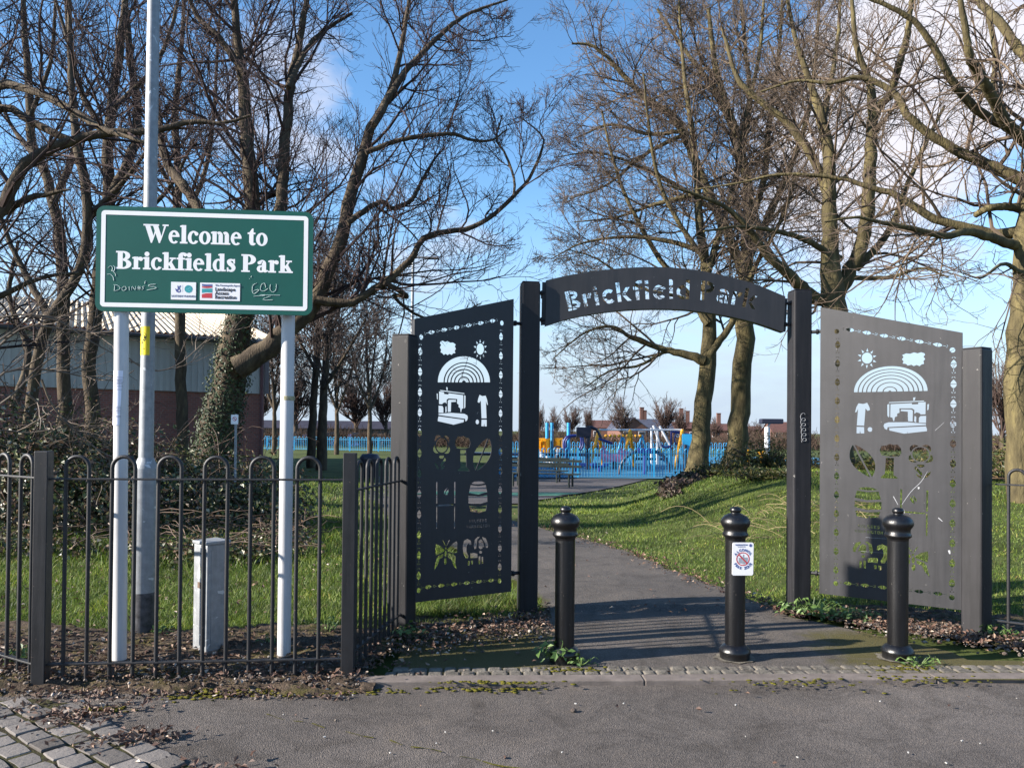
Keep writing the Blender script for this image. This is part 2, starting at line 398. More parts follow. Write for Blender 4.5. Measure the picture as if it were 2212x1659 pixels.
def asphalt(name, c0, c1, moss=0.0):
    m, nt, b = newmat(name); tc = N(nt, 'ShaderNodeTexCoord')
    n1 = N(nt, 'ShaderNodeTexNoise', Scale=0.55, Detail=6.0, Roughness=0.62); L(nt, tc.outputs['Object'], n1.inputs['Vector'])
    n2 = N(nt, 'ShaderNodeTexVoronoi', Scale=170.0); L(nt, tc.outputs['Object'], n2.inputs['Vector'])
    n3 = N(nt, 'ShaderNodeTexNoise', Scale=140.0, Detail=3.0, Roughness=0.7); L(nt, tc.outputs['Object'], n3.inputs['Vector'])
    r1 = ramp(nt, [(0.3, c0), (0.7, c1)]); L(nt, n1.outputs['Fac'], r1.inputs['Fac'])
    r2 = ramp(nt, [(0.15, (0.62, 0.62, 0.62)), (0.5, (0.96, 0.96, 0.96)), (0.85, (1.5, 1.48, 1.45))]); L(nt, n2.outputs['Color'], r2.inputs['Fac'])
    n5 = N(nt, 'ShaderNodeTexNoise', Scale=2.6, Detail=8.0, Roughness=0.75, Distortion=0.8); L(nt, tc.outputs['Object'], n5.inputs['Vector']); r5 = ramp(nt, [(0.34, (0.60, 0.58, 0.55)), (0.50, (1, 1, 1)), (0.68, (1.22, 1.18, 1.12))]); L(nt, n5.outputs['Fac'], r5.inputs['Fac'])
    m5 = N(nt, 'ShaderNodeMix', _data_type='RGBA', _blend_type='MULTIPLY'); m5.inputs[0].default_value = 1.0; L(nt, r1.outputs['Color'], m5.inputs[6]); L(nt, r5.outputs['Color'], m5.inputs[7]); r1 = m5
    mu = N(nt, 'ShaderNodeMix', _data_type='RGBA', _blend_type='MULTIPLY'); mu.inputs[0].default_value = 0.9
    L(nt, r1.outputs[2], mu.inputs[6]); L(nt, r2.outputs['Color'], mu.inputs[7]); colr = mu.outputs[2]
    if moss:
        n4 = N(nt, 'ShaderNodeTexNoise', Scale=6.0, Detail=9.0, Roughness=0.75); L(nt, tc.outputs['Object'], n4.inputs['Vector'])
        at_ = N(nt, 'ShaderNodeAttribute', _attribute_name='moss'); am = N(nt, 'ShaderNodeMath', _operation='MULTIPLY_ADD'); L(nt, at_.outputs['Fac'], am.inputs[0]); am.inputs[1].default_value = 0.70; L(nt, n4.outputs['Fac'], am.inputs[2])
        r4 = ramp(nt, [(0.72, (0, 0, 0)), (1.0, (0.85, 0.85, 0.85))]); L(nt, am.outputs[0], r4.inputs['Fac'])
        mm = N(nt, 'ShaderNodeMix', _data_type='RGBA'); L(nt, r4.outputs['Color'], mm.inputs[0]); L(nt, colr, mm.inputs[6])
        mm.inputs[7].default_value = (0.070, 0.060, 0.010, 1); colr = mm.outputs[2]
    L(nt, colr, b.inputs['Base Color']); b.inputs['Roughness'].default_value = 0.82; b.inputs['Specular IOR Level'].default_value = 0.35
    ad = N(nt, 'ShaderNodeMath', _operation='ADD'); L(nt, n2.outputs['Distance'], ad.inputs[0]); L(nt, n3.outputs['Fac'], ad.inputs[1])
    bp = N(nt, 'ShaderNodeBump', Strength=0.75, Distance=0.006); L(nt, ad.outputs[0], bp.inputs['Height']); L(nt, bp.outputs['Normal'], b.inputs['Normal'])
    return m

M_asph = asphalt('pavement_asphalt', (0.062, 0.053, 0.047), (0.124, 0.108, 0.097), 0.0)
M_path = asphalt('path_asphalt', (0.066, 0.057, 0.050), (0.104, 0.091, 0.081), 1.0)
M_soil = mat('soil', (0.055, 0.038, 0.028), rough=0.95, var=0.6, scale=22, bump=1.0, bscale=60, col2=(0.12, 0.088, 0.062), spec=0.2)
nt = M_soil.node_tree; b = nt.nodes['Principled BSDF']; rp_ = [n for n in nt.nodes if n.type == 'VALTORGB'][0]; tc = [n for n in nt.nodes if n.type == 'TEX_COORD'][0]
nz = N(nt, 'ShaderNodeTexNoise', Scale=3.2, Detail=8.0, Roughness=0.7); L(nt, tc.outputs['Object'], nz.inputs['Vector']); rm_ = ramp(nt, [(0.50, (0, 0, 0)), (0.64, (0.8, 0.8, 0.8))]); L(nt, nz.outputs['Fac'], rm_.inputs['Fac'])
mm = N(nt, 'ShaderNodeMix', _data_type='RGBA'); L(nt, rm_.outputs['Color'], mm.inputs[0]); L(nt, rp_.outputs['Color'], mm.inputs[6]); mm.inputs[7].default_value = (0.075, 0.066, 0.014, 1); L(nt, mm.outputs[2], b.inputs['Base Color'])
M_ground = mat('turf_base', (0.05, 0.066, 0.014), rough=0.95, var=0.4, scale=1.2, bump=0.6, bscale=18, col2=(0.085, 0.105, 0.028), spec=0.15)
M_kerb = mat('kerb_concrete', (0.145, 0.122, 0.108), rough=0.85, var=0.25, scale=9, bump=0.3, bscale=110, spec=0.3)
M_sett = mat('sett_granite', (0.125, 0.112, 0.10), rough=0.85, var=0.35, scale=6, bump=0.4, bscale=70, spec=0.3)
M_court = mat('court_tarmac', (0.055, 0.046, 0.045), rough=0.9, var=0.2, scale=1.5, bump=0.2, bscale=60)
M_cgreen = mat('court_green', (0.03, 0.13, 0.085), rough=0.85, var=0.2, scale=2)
M_play = mat('play_surface_blue', (0.022, 0.12, 0.20), rough=0.8, var=0.15, scale=1.5)

# ------------------------------------------------------------------ ground sheets
def grid_sheet(name, xs, ys, zf, m, mask=None):
    X, Y = np.meshgrid(xs, ys); Z = zf(X, Y)
    V = np.stack([X, Y, Z], -1).reshape(-1, 3); nx, ny = len(xs), len(ys)
    i, j = np.meshgrid(np.arange(nx - 1), np.arange(ny - 1)); a = (j * nx + i).ravel()
    f = np.stack([a, a + 1, a + nx + 1, a + nx], 1)
    if mask is not None:
        c = V[f].mean(1); f = f[mask(c[:, 0], c[:, 1])]
    o = mesh_np(name, V, [f], m, smooth=True); return prop(o, kind='structure')

def nug(a, b, fine, far, k=1.12):
    out = list(np.arange(a, b, fine)); s = fine
    while out[-1] < far: s *= k; out.append(out[-1] + s)
    return np.array(out)
gx = np.concatenate([-nug(0, 9, 0.25, 1500)[::-1][:-1], nug(0, 9, 0.25, 1500)])
gy = np.concatenate([[-40, -10, 0, 3, 3.8], nug(4.4, 24, 0.25, 2200)])
grid_sheet('ground', gx, gy, lambda x, y: terr(x, y) - 0.03, M_ground)

# pavement in front: up to the kerb line
KL, KR = G(740, 1475), G(2212, 1468)
ksl = (KR[1] - KL[1]) / (KR[0] - KL[0])
def kfront(x): return KL[1] + (x - KL[0]) * ksl
xs = np.linspace(-14, 14, 113)
V = []; 
ys = np.linspace(0, 1, 40)
X, T = np.meshgrid(xs, ys); lim = np.where(X < KL[0], 4.28 + 0.05 * np.sin(X * 5), kfront(X)); Y = -12 + (lim + 12) * T ** 0.5
V = np.stack([X, Y, np.full_like(X, -0.02) + 0.004 * np.sin(X * 1.3) * np.sin(Y * 1.1)], -1).reshape(-1, 3)
i, j = np.meshgrid(np.arange(112), np.arange(39)); a = (j * 113 + i).ravel()
prop(mesh_np('pavement', V, [np.stack([a, a + 1, a + 114, a + 113], 1)], M_asph, smooth=True), kind='structure')
# mossy joint line across the asphalt
js = G(640, 1560, -0.02), G(1100, 1659, -0.02)
sm = MB(); pts = [js[0] + (js[1] - js[0]) * t + np.array([0.012 * math.sin(t * 19), 0.01 * math.sin(t * 31), 0]) for t in np.linspace(-0.25, 1.3, 40)]
for p, q in zip(pts[:-1], pts[1:]):
    dd = (q - p); nn = np.array([-dd[1], dd[0], 0]); nn /= np.linalg.norm(nn); wdt = 0.0015 + 0.007 * random.random() ** 2
    if random.random() < 0.3: continue
    z = np.array([0, 0, 0.008])
    sm.add([p - nn * wdt + z, q - nn * wdt + z, q + nn * wdt + z, p + nn * wdt + z], [[[0, 1, 2, 3]]])
M_mossg = mat('moss', (0.07, 0.075, 0.012), rough=0.95, var=0.6, scale=30, bump=0.6, bscale=90, col2=(0.14, 0.125, 0.02), spec=0.1)
prop(sm.build('pavement_joint_moss', M_mossg), kind='stuff', label='thin line of moss in a joint across the pavement', cat='moss')

# kerb edging stones
kb = MB(); ln = (KR[0] + 3 - KL[0]); nseg = 4
ku = np.array([1, ksl, 0]) / math.hypot(1, ksl); kn = np.array([-ku[1], ku[0], 0])
for s in range(nseg):
    a = KL + ku * (ln * s / nseg + 0.0012); b = KL + ku * (ln * (s + 1) / nseg - 0.0012)
    c = (a + b) / 2 + kn * 0.055; kb.box((c[0], c[1], -0.055), (np.linalg.norm(b - a), 0.11, 0.13 + 0.001 * (s % 3)), ax=[ku, kn, np.array([0, 0, 1.0])])
prop(kb.build('kerb', M_kerb, bevel=0.008), kind='structure')
# sett strip behind the kerb
ss = MB(); r2 = np.random.default_rng(3)
for row in range(2):
    x = KL[0] + 0.22 + 0.04 * row
    while x < KR[0] + 2:
        wd = r2.uniform(0.07, 0.12); p = KL + ku * (x - KL[0] + wd / 2) + kn * (0.15 + row * 0.078)
        ss.box((p[0], p[1], -0.0245 + r2.uniform(-0.004, 0.005)), (wd - 0.008, 0.071, 0.07), ax=[ku, kn, np.array([0, 0, 1.0])]); x += wd
prop(ss.build('sett_strip', mat('sett_pale', (0.085, 0.076, 0.066), rough=0.85, var=0.4, scale=14, bump=0.5, bscale=80, col2=(0.19, 0.17, 0.14), spec=0.3), bevel=0.012), kind='structure')
# footpath through the gate
yy = np.concatenate([np.linspace(kfront(0) + 0.105, 6.4, 34), np.linspace(6.45, 17.6, 150)])
V = []; nq = 41; MO = []
for y in yy:
    if y < 6.05:
        x0, x1 = (-0.72 if y < 5.2 else -0.72 + (y - 5.2) * 0.95), 3.0 - max(0, (y - 5.2)) * 0.75
        if y < 5.0: x1 = 6.0 if y < 4.8 else 4.2
    else: x0, x1 = pl(y), pr(y)
    for t in np.linspace(0, 1, nq):
        x = x0 + (x1 - x0) * t
        V.append((x, y, max(tz(x, y) if y > 6.3 else -0.03, -0.5) + 0.026 + 0.012 * (1 - abs(2 * t - 1))))
        ml = sstep((0.75 - x) / 0.9) * sstep((6.3 - y) / 0.5) if y < 6.4 else 0.0; mr_ = sstep((x - 1.7) / 0.8) * sstep((6.0 - y) / 0.5); me_ = 0.55 * sstep((0.10 - t) / 0.1) + 0.5 * sstep((t - 0.92) / 0.08)
        MO.append(min(1.0, float(max(ml, mr_ * 0.85, me_ if y > 6.2 else 0.0))))
i, j = np.meshgrid(np.arange(nq - 1), np.arange(len(yy) - 1)); a = (j * nq + i).ravel()
po_ = prop(mesh_np('path', V, [np.stack([a, a + 1, a + nq + 1, a + nq], 1)], M_path, smooth=True), kind='structure')
att = po_.data.attributes.new('moss', 'FLOAT', 'POINT'); att.data.foreach_set('value', np.array(MO, dtype=np.float32))
# mossy edge patches of the forecourt asphalt (left, right): thin growth on the path, irregular outline
def patch(name, pts, m, z=0.017, label=None, cat=None, kind='structure', jit=0.05, sub=5):
    P = []
    for p, q in zip(pts, pts[1:] + pts[:1]):
        for k in range(sub):
            t = k / sub; P.append((p[0] + (q[0] - p[0]) * t + random.uniform(-jit, jit), p[1] + (q[1] - p[1]) * t + random.uniform(-jit, jit)))
    tr = np.array(tessellate_polygon([[Vector((a[0], a[1], 0)) for a in P]]))
    V = [(a[0], a[1], (z(a[0], a[1]) if callable(z) else z)) for a in P]
    return prop(mesh_np(name, V, [tr], m), label=label, cat=cat, kind=kind)

# soil beds under fences
def bumpy(x, y, s=0.0): return s + 0.012 * np.sin(x * 17 + y * 9) * np.sin(y * 21 - x * 6) + 0.008 * np.sin(x * 41 - y * 33) * np.sin(x * 29 + y * 37) + 0.006 * np.sin(x * 83 + y * 61) * np.sin(y * 97 - x * 55)
def softz(base, edge):
    return lambda x, y: base + bumpy(x, y)
def soil(name, x0, x1, y0, y1, inside, zf_=lambda x, y: 0.006 + bumpy(x, y)):
    xs = np.arange(x0, x1, 0.025); ys = np.arange(y0, y1, 0.025)
    return grid_sheet(name, xs, ys, zf_, M_soil, inside)
soil('soil_bed', -6, -0.5, 4.12, 5.75, lambda x, y: (y > 4.1) & (y < 5.5 + 0.12 * np.sin(x * 3)) & ((x < -0.82 + 0.05 * np.sin(y * 9)) | ((y > 5.25 + (x + 0.8) * 0.5) & (x < -0.3))),
     lambda x, y: -0.075 + 0.9 * bumpy(x, y) + 0.085 * sstep((y - 4.14 - 0.05 * np.sin(x * 7) - 0.03 * np.sin(x * 17)) / 0.28) + 0.03 * sstep((y - 4.5) / 0.6))
soil('soil_bed', -0.9, 0.35, 5.3, 6.6, lambda x, y: (y > 5.42 + (x + 0.75) * 0.60 + 0.03 * np.sin(x * 15)) & (y < 6.35 + 0.08 * np.sin(x * 8)))
soil('soil_bed', 2.2, 6.5, 4.95, 6.7, lambda x, y: (y > np.where(x < 3.5, 6.25 - (x - 2.3) * 0.85, 5.2 - (x - 3.5) * 0.16) + 0.05 * np.sin(x * 13)) & (y < 6.55 - np.maximum(0, x - 3.0) * 0.25))

# court and playground surface
def sheet(name, quad, m, dz):
    n = 14; V = []
    q = [np.array(p, float) for p in quad]
    for a_ in np.linspace(0, 1, n):
        for b_ in np.linspace(0, 1, n):
            p = (q[0] * (1 - b_) + q[1] * b_) * (1 - a_) + (q[3] * (1 - b_) + q[2] * b_) * a_
            V.append((p[0], p[1], tz(p[0], p[1]) + dz))
    i, j = np.meshgrid(np.arange(n - 1), np.arange(n - 1)); a = (j * n + i).ravel()
    return prop(mesh_np(name, V, [np.stack([a, a + 1, a + n + 1, a + n], 1)], m, smooth=True), kind='structure')
sheet('court', [(-3.3, 17.5), (0.2, 17.3), (5.5, 31), (-5.6, 31.2)], M_court, 0.0)
sheet('court_green_marking', [(-2.6, 20.2), (1.2, 20.2), (2.0, 21.9), (-2.4, 21.9)], M_cgreen, 0.012)
sheet('play_surface', [(-0.7, 31.2), (17, 31.2), (24, 60), (-0.8, 60)], M_play, 0.02)

M_cob = leafmat('worn_setts', [(0, (0.070, 0.060, 0.052)), (0.5, (0.115, 0.102, 0.092)), (1, (0.175, 0.155, 0.14))], rough=0.85, trans=0)
_b = M_cob.node_tree.nodes['Principled BSDF']; _nt = M_cob.node_tree; _tc = N(_nt, 'ShaderNodeTexCoord'); _n = N(_nt, 'ShaderNodeTexNoise', Scale=38.0, Detail=6.0, Roughness=0.7); L(_nt, _tc.outputs['Object'], _n.inputs['Vector'])
_bp = N(_nt, 'ShaderNodeBump', Strength=0.8, Distance=0.008); L(_nt, _n.outputs['Fac'], _bp.inputs['Height']); L(_nt, _bp.outputs['Normal'], _b.inputs['Normal'])
# cobbled corner, bottom left: every sett its own stone inside one paved surface
cb = MB(); r3 = np.random.default_rng(11)
edge = [G(*p) for p in ((-260, 1545), (60, 1506), (160, 1520), (215, 1560), (300, 1600), (420, 1645), (470, 1700))]
from mathutils.geometry import intersect_point_tri_2d
poly = [(p[0], p[1]) for p in edge] + [(-1.0, 2.0), (-4.5, 2.0)]
def inpoly(x, y, P):
    c = False; n = len(P)
    for i in range(n):
        (x1, y1), (x2, y2) = P[i], P[(i + 1) % n]
        if (y1 > y) != (y2 > y) and x < (x2 - x1) * (y - y1) / (y2 - y1) + x1: c = not c
    return c
ang = math.radians(-38); ca, sa = math.cos(ang), math.sin(ang)
for r_ in range(-40, 40):
    xo = r3.uniform(0, 0.12); s_ = -4.0
    while s_ < 4.0:
        wd = r3.uniform(0.13, 0.19); cx0, cy0 = s_ + wd / 2 + xo, r_ * 0.125; s_ += wd
        px, py = -2.6 + cx0 * ca - cy0 * sa, 3.6 + cx0 * sa + cy0 * ca
        if py < 1.9 or not inpoly(px, py, poly): continue
        hw, hh = wd / 2 - 0.010, 0.053; zt = 0.0 + r3.uniform(-0.006, 0.008)
        ring = []
        for (sx_, sy_) in ((-1, -1), (0, -1.06), (1, -1), (1.05, 0), (1, 1), (0, 1.05), (-1, 1), (-1.04, 0)):
            ring.append((sx_ * hw + r3.normal(0, 0.004), sy_ * hh + r3.normal(0, 0.004)))
        R_ = np.array(ring); V = []
        for sc, z in ((1.0, -0.05), (1.0, zt - 0.004), (0.93, zt), (0.5, zt + 0.0012)):
            q = R_ * sc; V += [(px + a_ * ca - b_ * sa, py + a_ * sa + b_ * ca, z) for a_, b_ in q]
        V.append((px, py, zt + 0.0015)); f4 = [[k * 8 + j, k * 8 + (j + 1) % 8, (k + 1) * 8 + (j + 1) % 8, (k + 1) * 8 + j] for k in range(3) for j in range(8)]
        cb.add(V, [f4, [[24 + j, 24 + (j + 1) % 8, 32] for j in range(8)]])
prop(cb.build('cobbled_paving', M_cob), kind='structure')
M_joint = mat('joint_soil', (0.045, 0.030, 0.020), rough=0.95, var=0.5, scale=16, bump=0.6, bscale=60, col2=(0.05, 0.052, 0.014), spec=0.2)
patch('cobble_bedding', poly, M_joint, z=-0.0065, jit=0.03)

# ------------------------------------------------------------------ bow-top railings
def post_mb(p, z0, z1, wd, rz=0.0, cap=True):
    mb = MB(); mb.box((p[0], p[1], (z0 + z1) / 2), (wd, wd, z1 - z0), rz); return mb
def hoop_mb(p, q, z0, zt, r):
    p = np.array(p[:2]); q = np.array(q[:2]); c = (p + q) / 2; hw = np.linalg.norm(q - p) / 2; d = (q - p) / (2 * hw)
    pts = [(*p, z0), (*p, z0 + 0.5 * (zt - hw - z0)), (*p, zt - hw)]
    for t in np.linspace(PI, 0, 13)[1:-1]: pts.append((*(c + d * hw * math.cos(t)), zt - hw + hw * math.sin(t)))
    pts += [(*q, zt - hw), (*q, z0 + 0.5 * (zt - hw - z0)), (*q, z0)]
    return MB().tube(pts, r, n=9)
def bow_fence(name, label, a, b, bars, z0, zt, zr, rb, rail_w, rail_h, mt, loc=None, posts=(), group=None, ext=(0, 0), pw=0.075, ptop=0.03):
    a = np.array(a[:2]); b = np.array(b[:2]); root = thing(name, (*((a + b) / 2), 0), label, 'fence', group)
    at = lambda t: a + (b - a) * t
    for k in range(0, len(bars) - 1, 2): hoop_mb(at(bars[k]), at(bars[k + 1]), z0, zt, rb).build('hoop', mt, root, smooth=True)
    ang = math.atan2(b[1] - a[1], b[0] - a[0]); u = (b - a) / np.linalg.norm(b - a)
    for z in zr:
        p, q = a - u * ext[0], b + u * ext[1]
        MB().bar((*p, z), (*q, z), rail_w, rail_h).build('rail', mt, root, bevel=0.002)
    for pp in posts:
        o = post_mb(pp, -0.05, zt + ptop, pw, ang).build('post', mt, root, bevel=0.004)
        # cast feet: flange bolts on the post
    return root

P1, P2 = G(78, 1480), G(748, 1466)
P1[1] += 0.04; P2[1] += 0.04
fd = P2[:2] - P1[:2]
def par(xpx):   # fraction along the front fence for a sight line
    d = ray(xpx, 1200); s = np.linalg.solve(np.array([[fd[0], -d[0]], [fd[1], -d[1]]]), -P1[:2]); return s[0]
bars = [par(140 + 50.0 * k) for k in range(12)]
bow_fence('bow_top_railing', 'dark grey bow top railing running in front of the green welcome sign', P1, P2, bars, 0.02, 1.298, (1.168, 0.108), 0.0115, 0.034, 0.011, M_rail, posts=[P1, P2], group='dark bow top railings beside the gate')
LO, LI, RI, RO = G(866, 1364), G(1139, 1328), G(1731, 1325), G(2122, 1377)
LO[1] += 0.07; RO[1] += 0.07; LI[1] += 0.07; RI[1] += 0.07
wb = P2.copy(); wv = (LO - P2); wl = np.linalg.norm(wv[:2])
bow_fence('bow_top_railing', 'short dark grey bow top railing between the corner post and left outer gate post', P2 + wv * 0.05, P2 + wv * 0.93, list(np.linspace(0.06, 0.94, 10)), 0.02, 1.27, (1.10, 0.13), 0.0115, 0.034, 0.011, M_rail, group='dark bow top railings beside the gate', ext=(0.02, 0.0))
lf = P1 + np.array([-0.90, 0.52, 0]) * 1.55
bow_fence('bow_top_railing', 'dark grey bow top railing angling away at the left edge past the far left post', P1, lf, list(np.linspace(0.07, 0.93, 12)), 0.02, 1.30, (1.172, 0.10), 0.0115, 0.034, 0.011, M_rail, group='dark bow top railings beside the gate')
re_ = RO + np.array([0.80, -0.55, 0]) * 1.25
bow_fence('bow_top_railing', 'dark grey bow top railing at the right edge beyond the right outer gate post', RO + np.array([0.11, -0.04, 0]), re_, list(np.linspace(0.075, 0.93, 10)), 0.02, 1.22, (1.11, 0.12), 0.0115, 0.034, 0.011, M_rail, group='dark bow top railings beside the gate')

# ------------------------------------------------------------------ gate posts
def gate_post(p, h, rz, label, wd=0.15, hole=False, scratch=False, plate=True):
    root = thing('gate_post', (p[0], p[1], 0), label, 'gate post', 'square gate posts')
    mb = MB().box((p[0], p[1], h / 2 - 0.02), (wd, wd, h + 0.04), rz); mb.build('shaft', M_post, root, bevel=0.012)
    MB().box((p[0], p[1], h + 0.005), (wd - 0.01, wd - 0.01, 0.01), rz).build('cap', M_post, root, bevel=0.003)
    return root
aLO = math.radians(-22.3)      # front face turned to the left
aRO = math.radians(-58.7 + 90)
gpo = gate_post(LO, 2.16, math.radians(-22), 'shorter square gate post at the left end of the black pierced panel')
gpi = gate_post(LI, 2.66, math.radians(7), 'tall square gate post holding the left end of the arch', wd=0.150)
gri = gate_post(RI, 2.64, math.radians(4), 'tall square gate post holding the right end of the arch', wd=0.150)
gro = gate_post(RO, 2.10, math.radians(31), 'shorter square gate post right of the grey pierced panel')
# bolt hole in the left outer post
a_ = math.radians(-22); ex = np.array([math.cos(a_), math.sin(a_), 0]); fr = (LO, ex, np.array([0, 0, 1.0]))
MB().flat(ell(0.045, 2.115, 0.011, 0.014), fr, 0.0756).build('bolt_hole', M_inkk, gpo)
# scratched graffiti loops on the right inner post
a_ = math.radians(4); ex = np.array([math.cos(a_), math.sin(a_), 0]); fr = (RI, ex, np.array([0, 0, 1.0])); o_, e1, e3 = fr; ny = np.cross(e1, e3)
zz = EYE - (895 - 936) / F * RI[1]
pts = []
for t in np.linspace(0, 1, 90):
    pts.append(RI + e1 * (-0.005 + 0.020 * math.cos(t * 2 * PI * 5.5) + 0.012 * t) + ny * 0.0793 + np.array([0, 0, zz - 0.005 - 0.225 * t + 0.022 * math.sin(t * 2 * PI * 5.5)]))
MB().tube(pts, 0.0016, n=5).build('scratched_graffiti', M_scratch, gri)
# railing brackets at the outer posts
q = P2 + wv * 0.93
for z in (1.10, 0.13):
    MB().bar((q[0], q[1], z), (LO[0] + 0.02, LO[1] - 0.085, z - 0.01), 0.03, 0.02).build('railing_bracket', M_rail, gpo, bevel=0.002)
# ------------------------------------------------------------------ pierced panels: design drawn once, mirrored for the right panel
def AA(x, y): return (1600 + x / 2.675, 1180 + y / 2.675)
def BB(x, y): return (1600 + x / 2.592, 1780 + y / 2.592)
K = 1.0 / 1.8314
plv = (LI - LO); plv[2] = 0; pdir = plv / np.linalg.norm(plv); pn = np.array([pdir[1], -pdir[0], 0])
O0 = LO + pdir * 0.02
def unp(sx, sy): # source pixel -> (u metres along, z) on the left panel's plane
    p = on_plane(sx * K, sy * K, O0 + pn * 0.03, pn); return float(np.dot(p - O0, pdir)), float(p[2])
c_bl, c_tl = unp(890 / K, 1303 / K), unp(890 / K, 688 / K)
c_br, c_tr = unp(1105 / K, 1277 / K), unp(1105 / K, 645 / K)
U0, U1 = c_bl[0], c_br[0]; ZB = 0.5 * (c_bl[1] + c_br[1])
def A_(pts): return [unp(*AA(*p)) for p in pts]
def B_(pts): return [unp(*BB(*p)) for p in pts]
H = []
H.append(A_([(385, 458), (410, 448), (436, 462), (462, 453), (490, 470), (520, 468), (548, 488), (538, 510), (550, 533), (537, 556), (545, 580), (520, 582), (505, 600), (480, 588), (462, 602), (440, 588), (420, 600), (404, 580), (386, 572), (392, 545), (379, 520), (392, 495), (380, 475)]))
H.append(A_(ell(807, 537, 40, 60)))
for k in range(10):
    t = 2 * PI * k / 10 + 0.3
    f_ = lambda r, dt: (807 + r * 0.66 * math.cos(t + dt), 540 + r * math.sin(t + dt))
    H.append(A_([f_(75, -0.17), f_(75, 0.17), f_(112, 0)]))
rcx, rcy, rr, ry = 634, 889, 277, 275
NB = len(H)
for (a, b) in ((1.0, 0.775), (0.735, 0.645), (0.605, 0.515), (0.475, 0.375), (0.335, 0.225), (0.185, 0.07)):
    t = np.linspace(0, PI, 28)
    H.append(A_([(rcx + rr * a * math.cos(q), rcy - ry * a * math.sin(q)) for q in t] + [(rcx + rr * b * math.cos(q), rcy - ry * b * math.sin(q)) for q in t[::-1]]))
SEW = [[(370, 985), (425, 993), (425, 1012), (470, 1018), (470, 1003), (628, 1025), (628, 1165), (612, 1170), (606, 1205), (598, 1205), (594, 1163), (577, 1152), (578, 1125), (560, 1112), (562, 1066), (470, 1060), (452, 1075), (452, 1120), (436, 1100), (414, 1108), (405, 1122), (370, 1118)],
       [(636, 1022), (652, 1032), (650, 1150), (641, 1168), (635, 1160)], [(380, 970), (640, 1004), (640, 1013), (385, 981)], [(445, 938), (462, 943), (462, 975), (450, 972)],
       [(345, 1005), (358, 1010), (358, 1075), (348, 1065)], [(365, 1135), (408, 1140), (418, 1160), (418, 1212), (365, 1212)], [(437, 1150), (450, 1140), (453, 1200), (437, 1212)],
       [(463, 1085), (475, 1073), (550, 1076), (553, 1095), (500, 1098), (497, 1200), (463, 1204)], [(365, 1222), (500, 1212), (640, 1222), (670, 1238), (677, 1262), (668, 1292), (650, 1305), (646, 1275), (365, 1235)],
       [(365, 1248), (636, 1285), (632, 1310), (525, 1338), (357, 1300), (357, 1280)]]
H += [A_(p) for p in SEW]
H += [A_([(800, 1020), (830, 1035), (865, 1030), (880, 1070), (890, 1130), (878, 1125), (868, 1092), (875, 1270), (820, 1270), (812, 1085), (795, 1108), (778, 1096), (785, 1060)]),
      A_([(820, 1285), (876, 1285), (876, 1355), (852, 1355), (850, 1325), (845, 1355), (818, 1352)]), A_(ell(776, 1308, 18, 25))]
fc = (400, 1555)
H.append(A_(ell(fc[0], fc[1], 62, 78)))
for k, t0 in enumerate((128, 45, -35, -90, 210)):
    pts = []
    for t in np.linspace(-31, 31, 9): q = math.radians(t0 + t); pts.append((fc[0] + 72 * math.cos(q), fc[1] - 90 * math.sin(q)))
    for t in np.linspace(31, -31, 9):
        q = math.radians(t0 + t); bulge = 1 + 0.36 * math.cos(t / 31 * PI / 2.1); pts.append((fc[0] + 74 * bulge * math.cos(q), fc[1] - 92 * bulge * math.sin(q)))
    if t0 != -90: H.append(A_(pts))
H += [B_([(365, 58), (410, 58), (412, 70), (398, 88), (372, 88), (358, 72)]), B_([(418, 78), (430, 92), (428, 112), (408, 135), (393, 160), (385, 172), (374, 172), (374, 146), (394, 118), (408, 98)]),
      B_([(312, 125), (340, 152), (362, 200), (338, 190), (320, 160)]), B_([(422, 155), (408, 185), (378, 207), (382, 178)])]
H.append([*A_([(570, 1458), (600, 1465), (630, 1455), (650, 1472), (690, 1482), (702, 1530), (690, 1580), (650, 1590), (600, 1592), (557, 1585), (540, 1550), (545, 1500)])])
H.append(A_([(595, 1606), (655, 1606)]) + B_([(640, 170), (668, 205), (668, 218), (548, 215), (548, 205), (578, 180)]))
lfp = lambda p: [unp(*q) for q in p]
tip, basep = AA(895, 1480), BB(738, 213)
def leafhalf(side):
    out = []
    for t in np.linspace(0.0, 1, 14):
        bx, by = tip[0] + (basep[0] - tip[0]) * t, tip[1] + (basep[1] - tip[1]) * t
        wv_ = 34 * math.sin(PI * min(1, t * 0.97 + 0.015)) ** 0.8
        out.append((bx + side * wv_ * 0.9, by + side * wv_ * 0.25))
    back = [(tip[0] + (basep[0] - tip[0]) * t + side * 2.2, tip[1] + (basep[1] - tip[1]) * t + side * 0.8) for t in np.linspace(0.97, 0.03, 10)]
    return lfp(out + back)
H += [leafhalf(1), leafhalf(-1)]
H += [B_(p) for p in ([(329, 325), (343, 325), (342, 548), (330, 548)], [(330, 575), (342, 575), (340, 805), (330, 805)], [(514, 325), (528, 325), (527, 545), (515, 545)], [(514, 578), (525, 578), (523, 802), (513, 802)], [(348, 563), (508, 553), (508, 569), (348, 577)])]
H += [B_([(410, 450), (412, 420), (430, 395), (450, 390), (432, 412), (418, 450)]), B_([(424, 468), (430, 430), (455, 400), (458, 425), (445, 458), (430, 470)])]
H += [B_([(690, 343), (720, 325), (760, 318), (800, 322), (832, 338), (800, 348), (760, 352), (720, 350)]), B_([(682, 360), (765, 370), (838, 358), (853, 432), (765, 455), (665, 442)]), B_([(660, 467), (765, 477), (852, 465), (855, 530), (765, 557), (660, 547)]), B_([(668, 573), (765, 582), (848, 568), (838, 625), (770, 645), (752, 642), (752, 618), (740, 618), (740, 640), (680, 630)])]
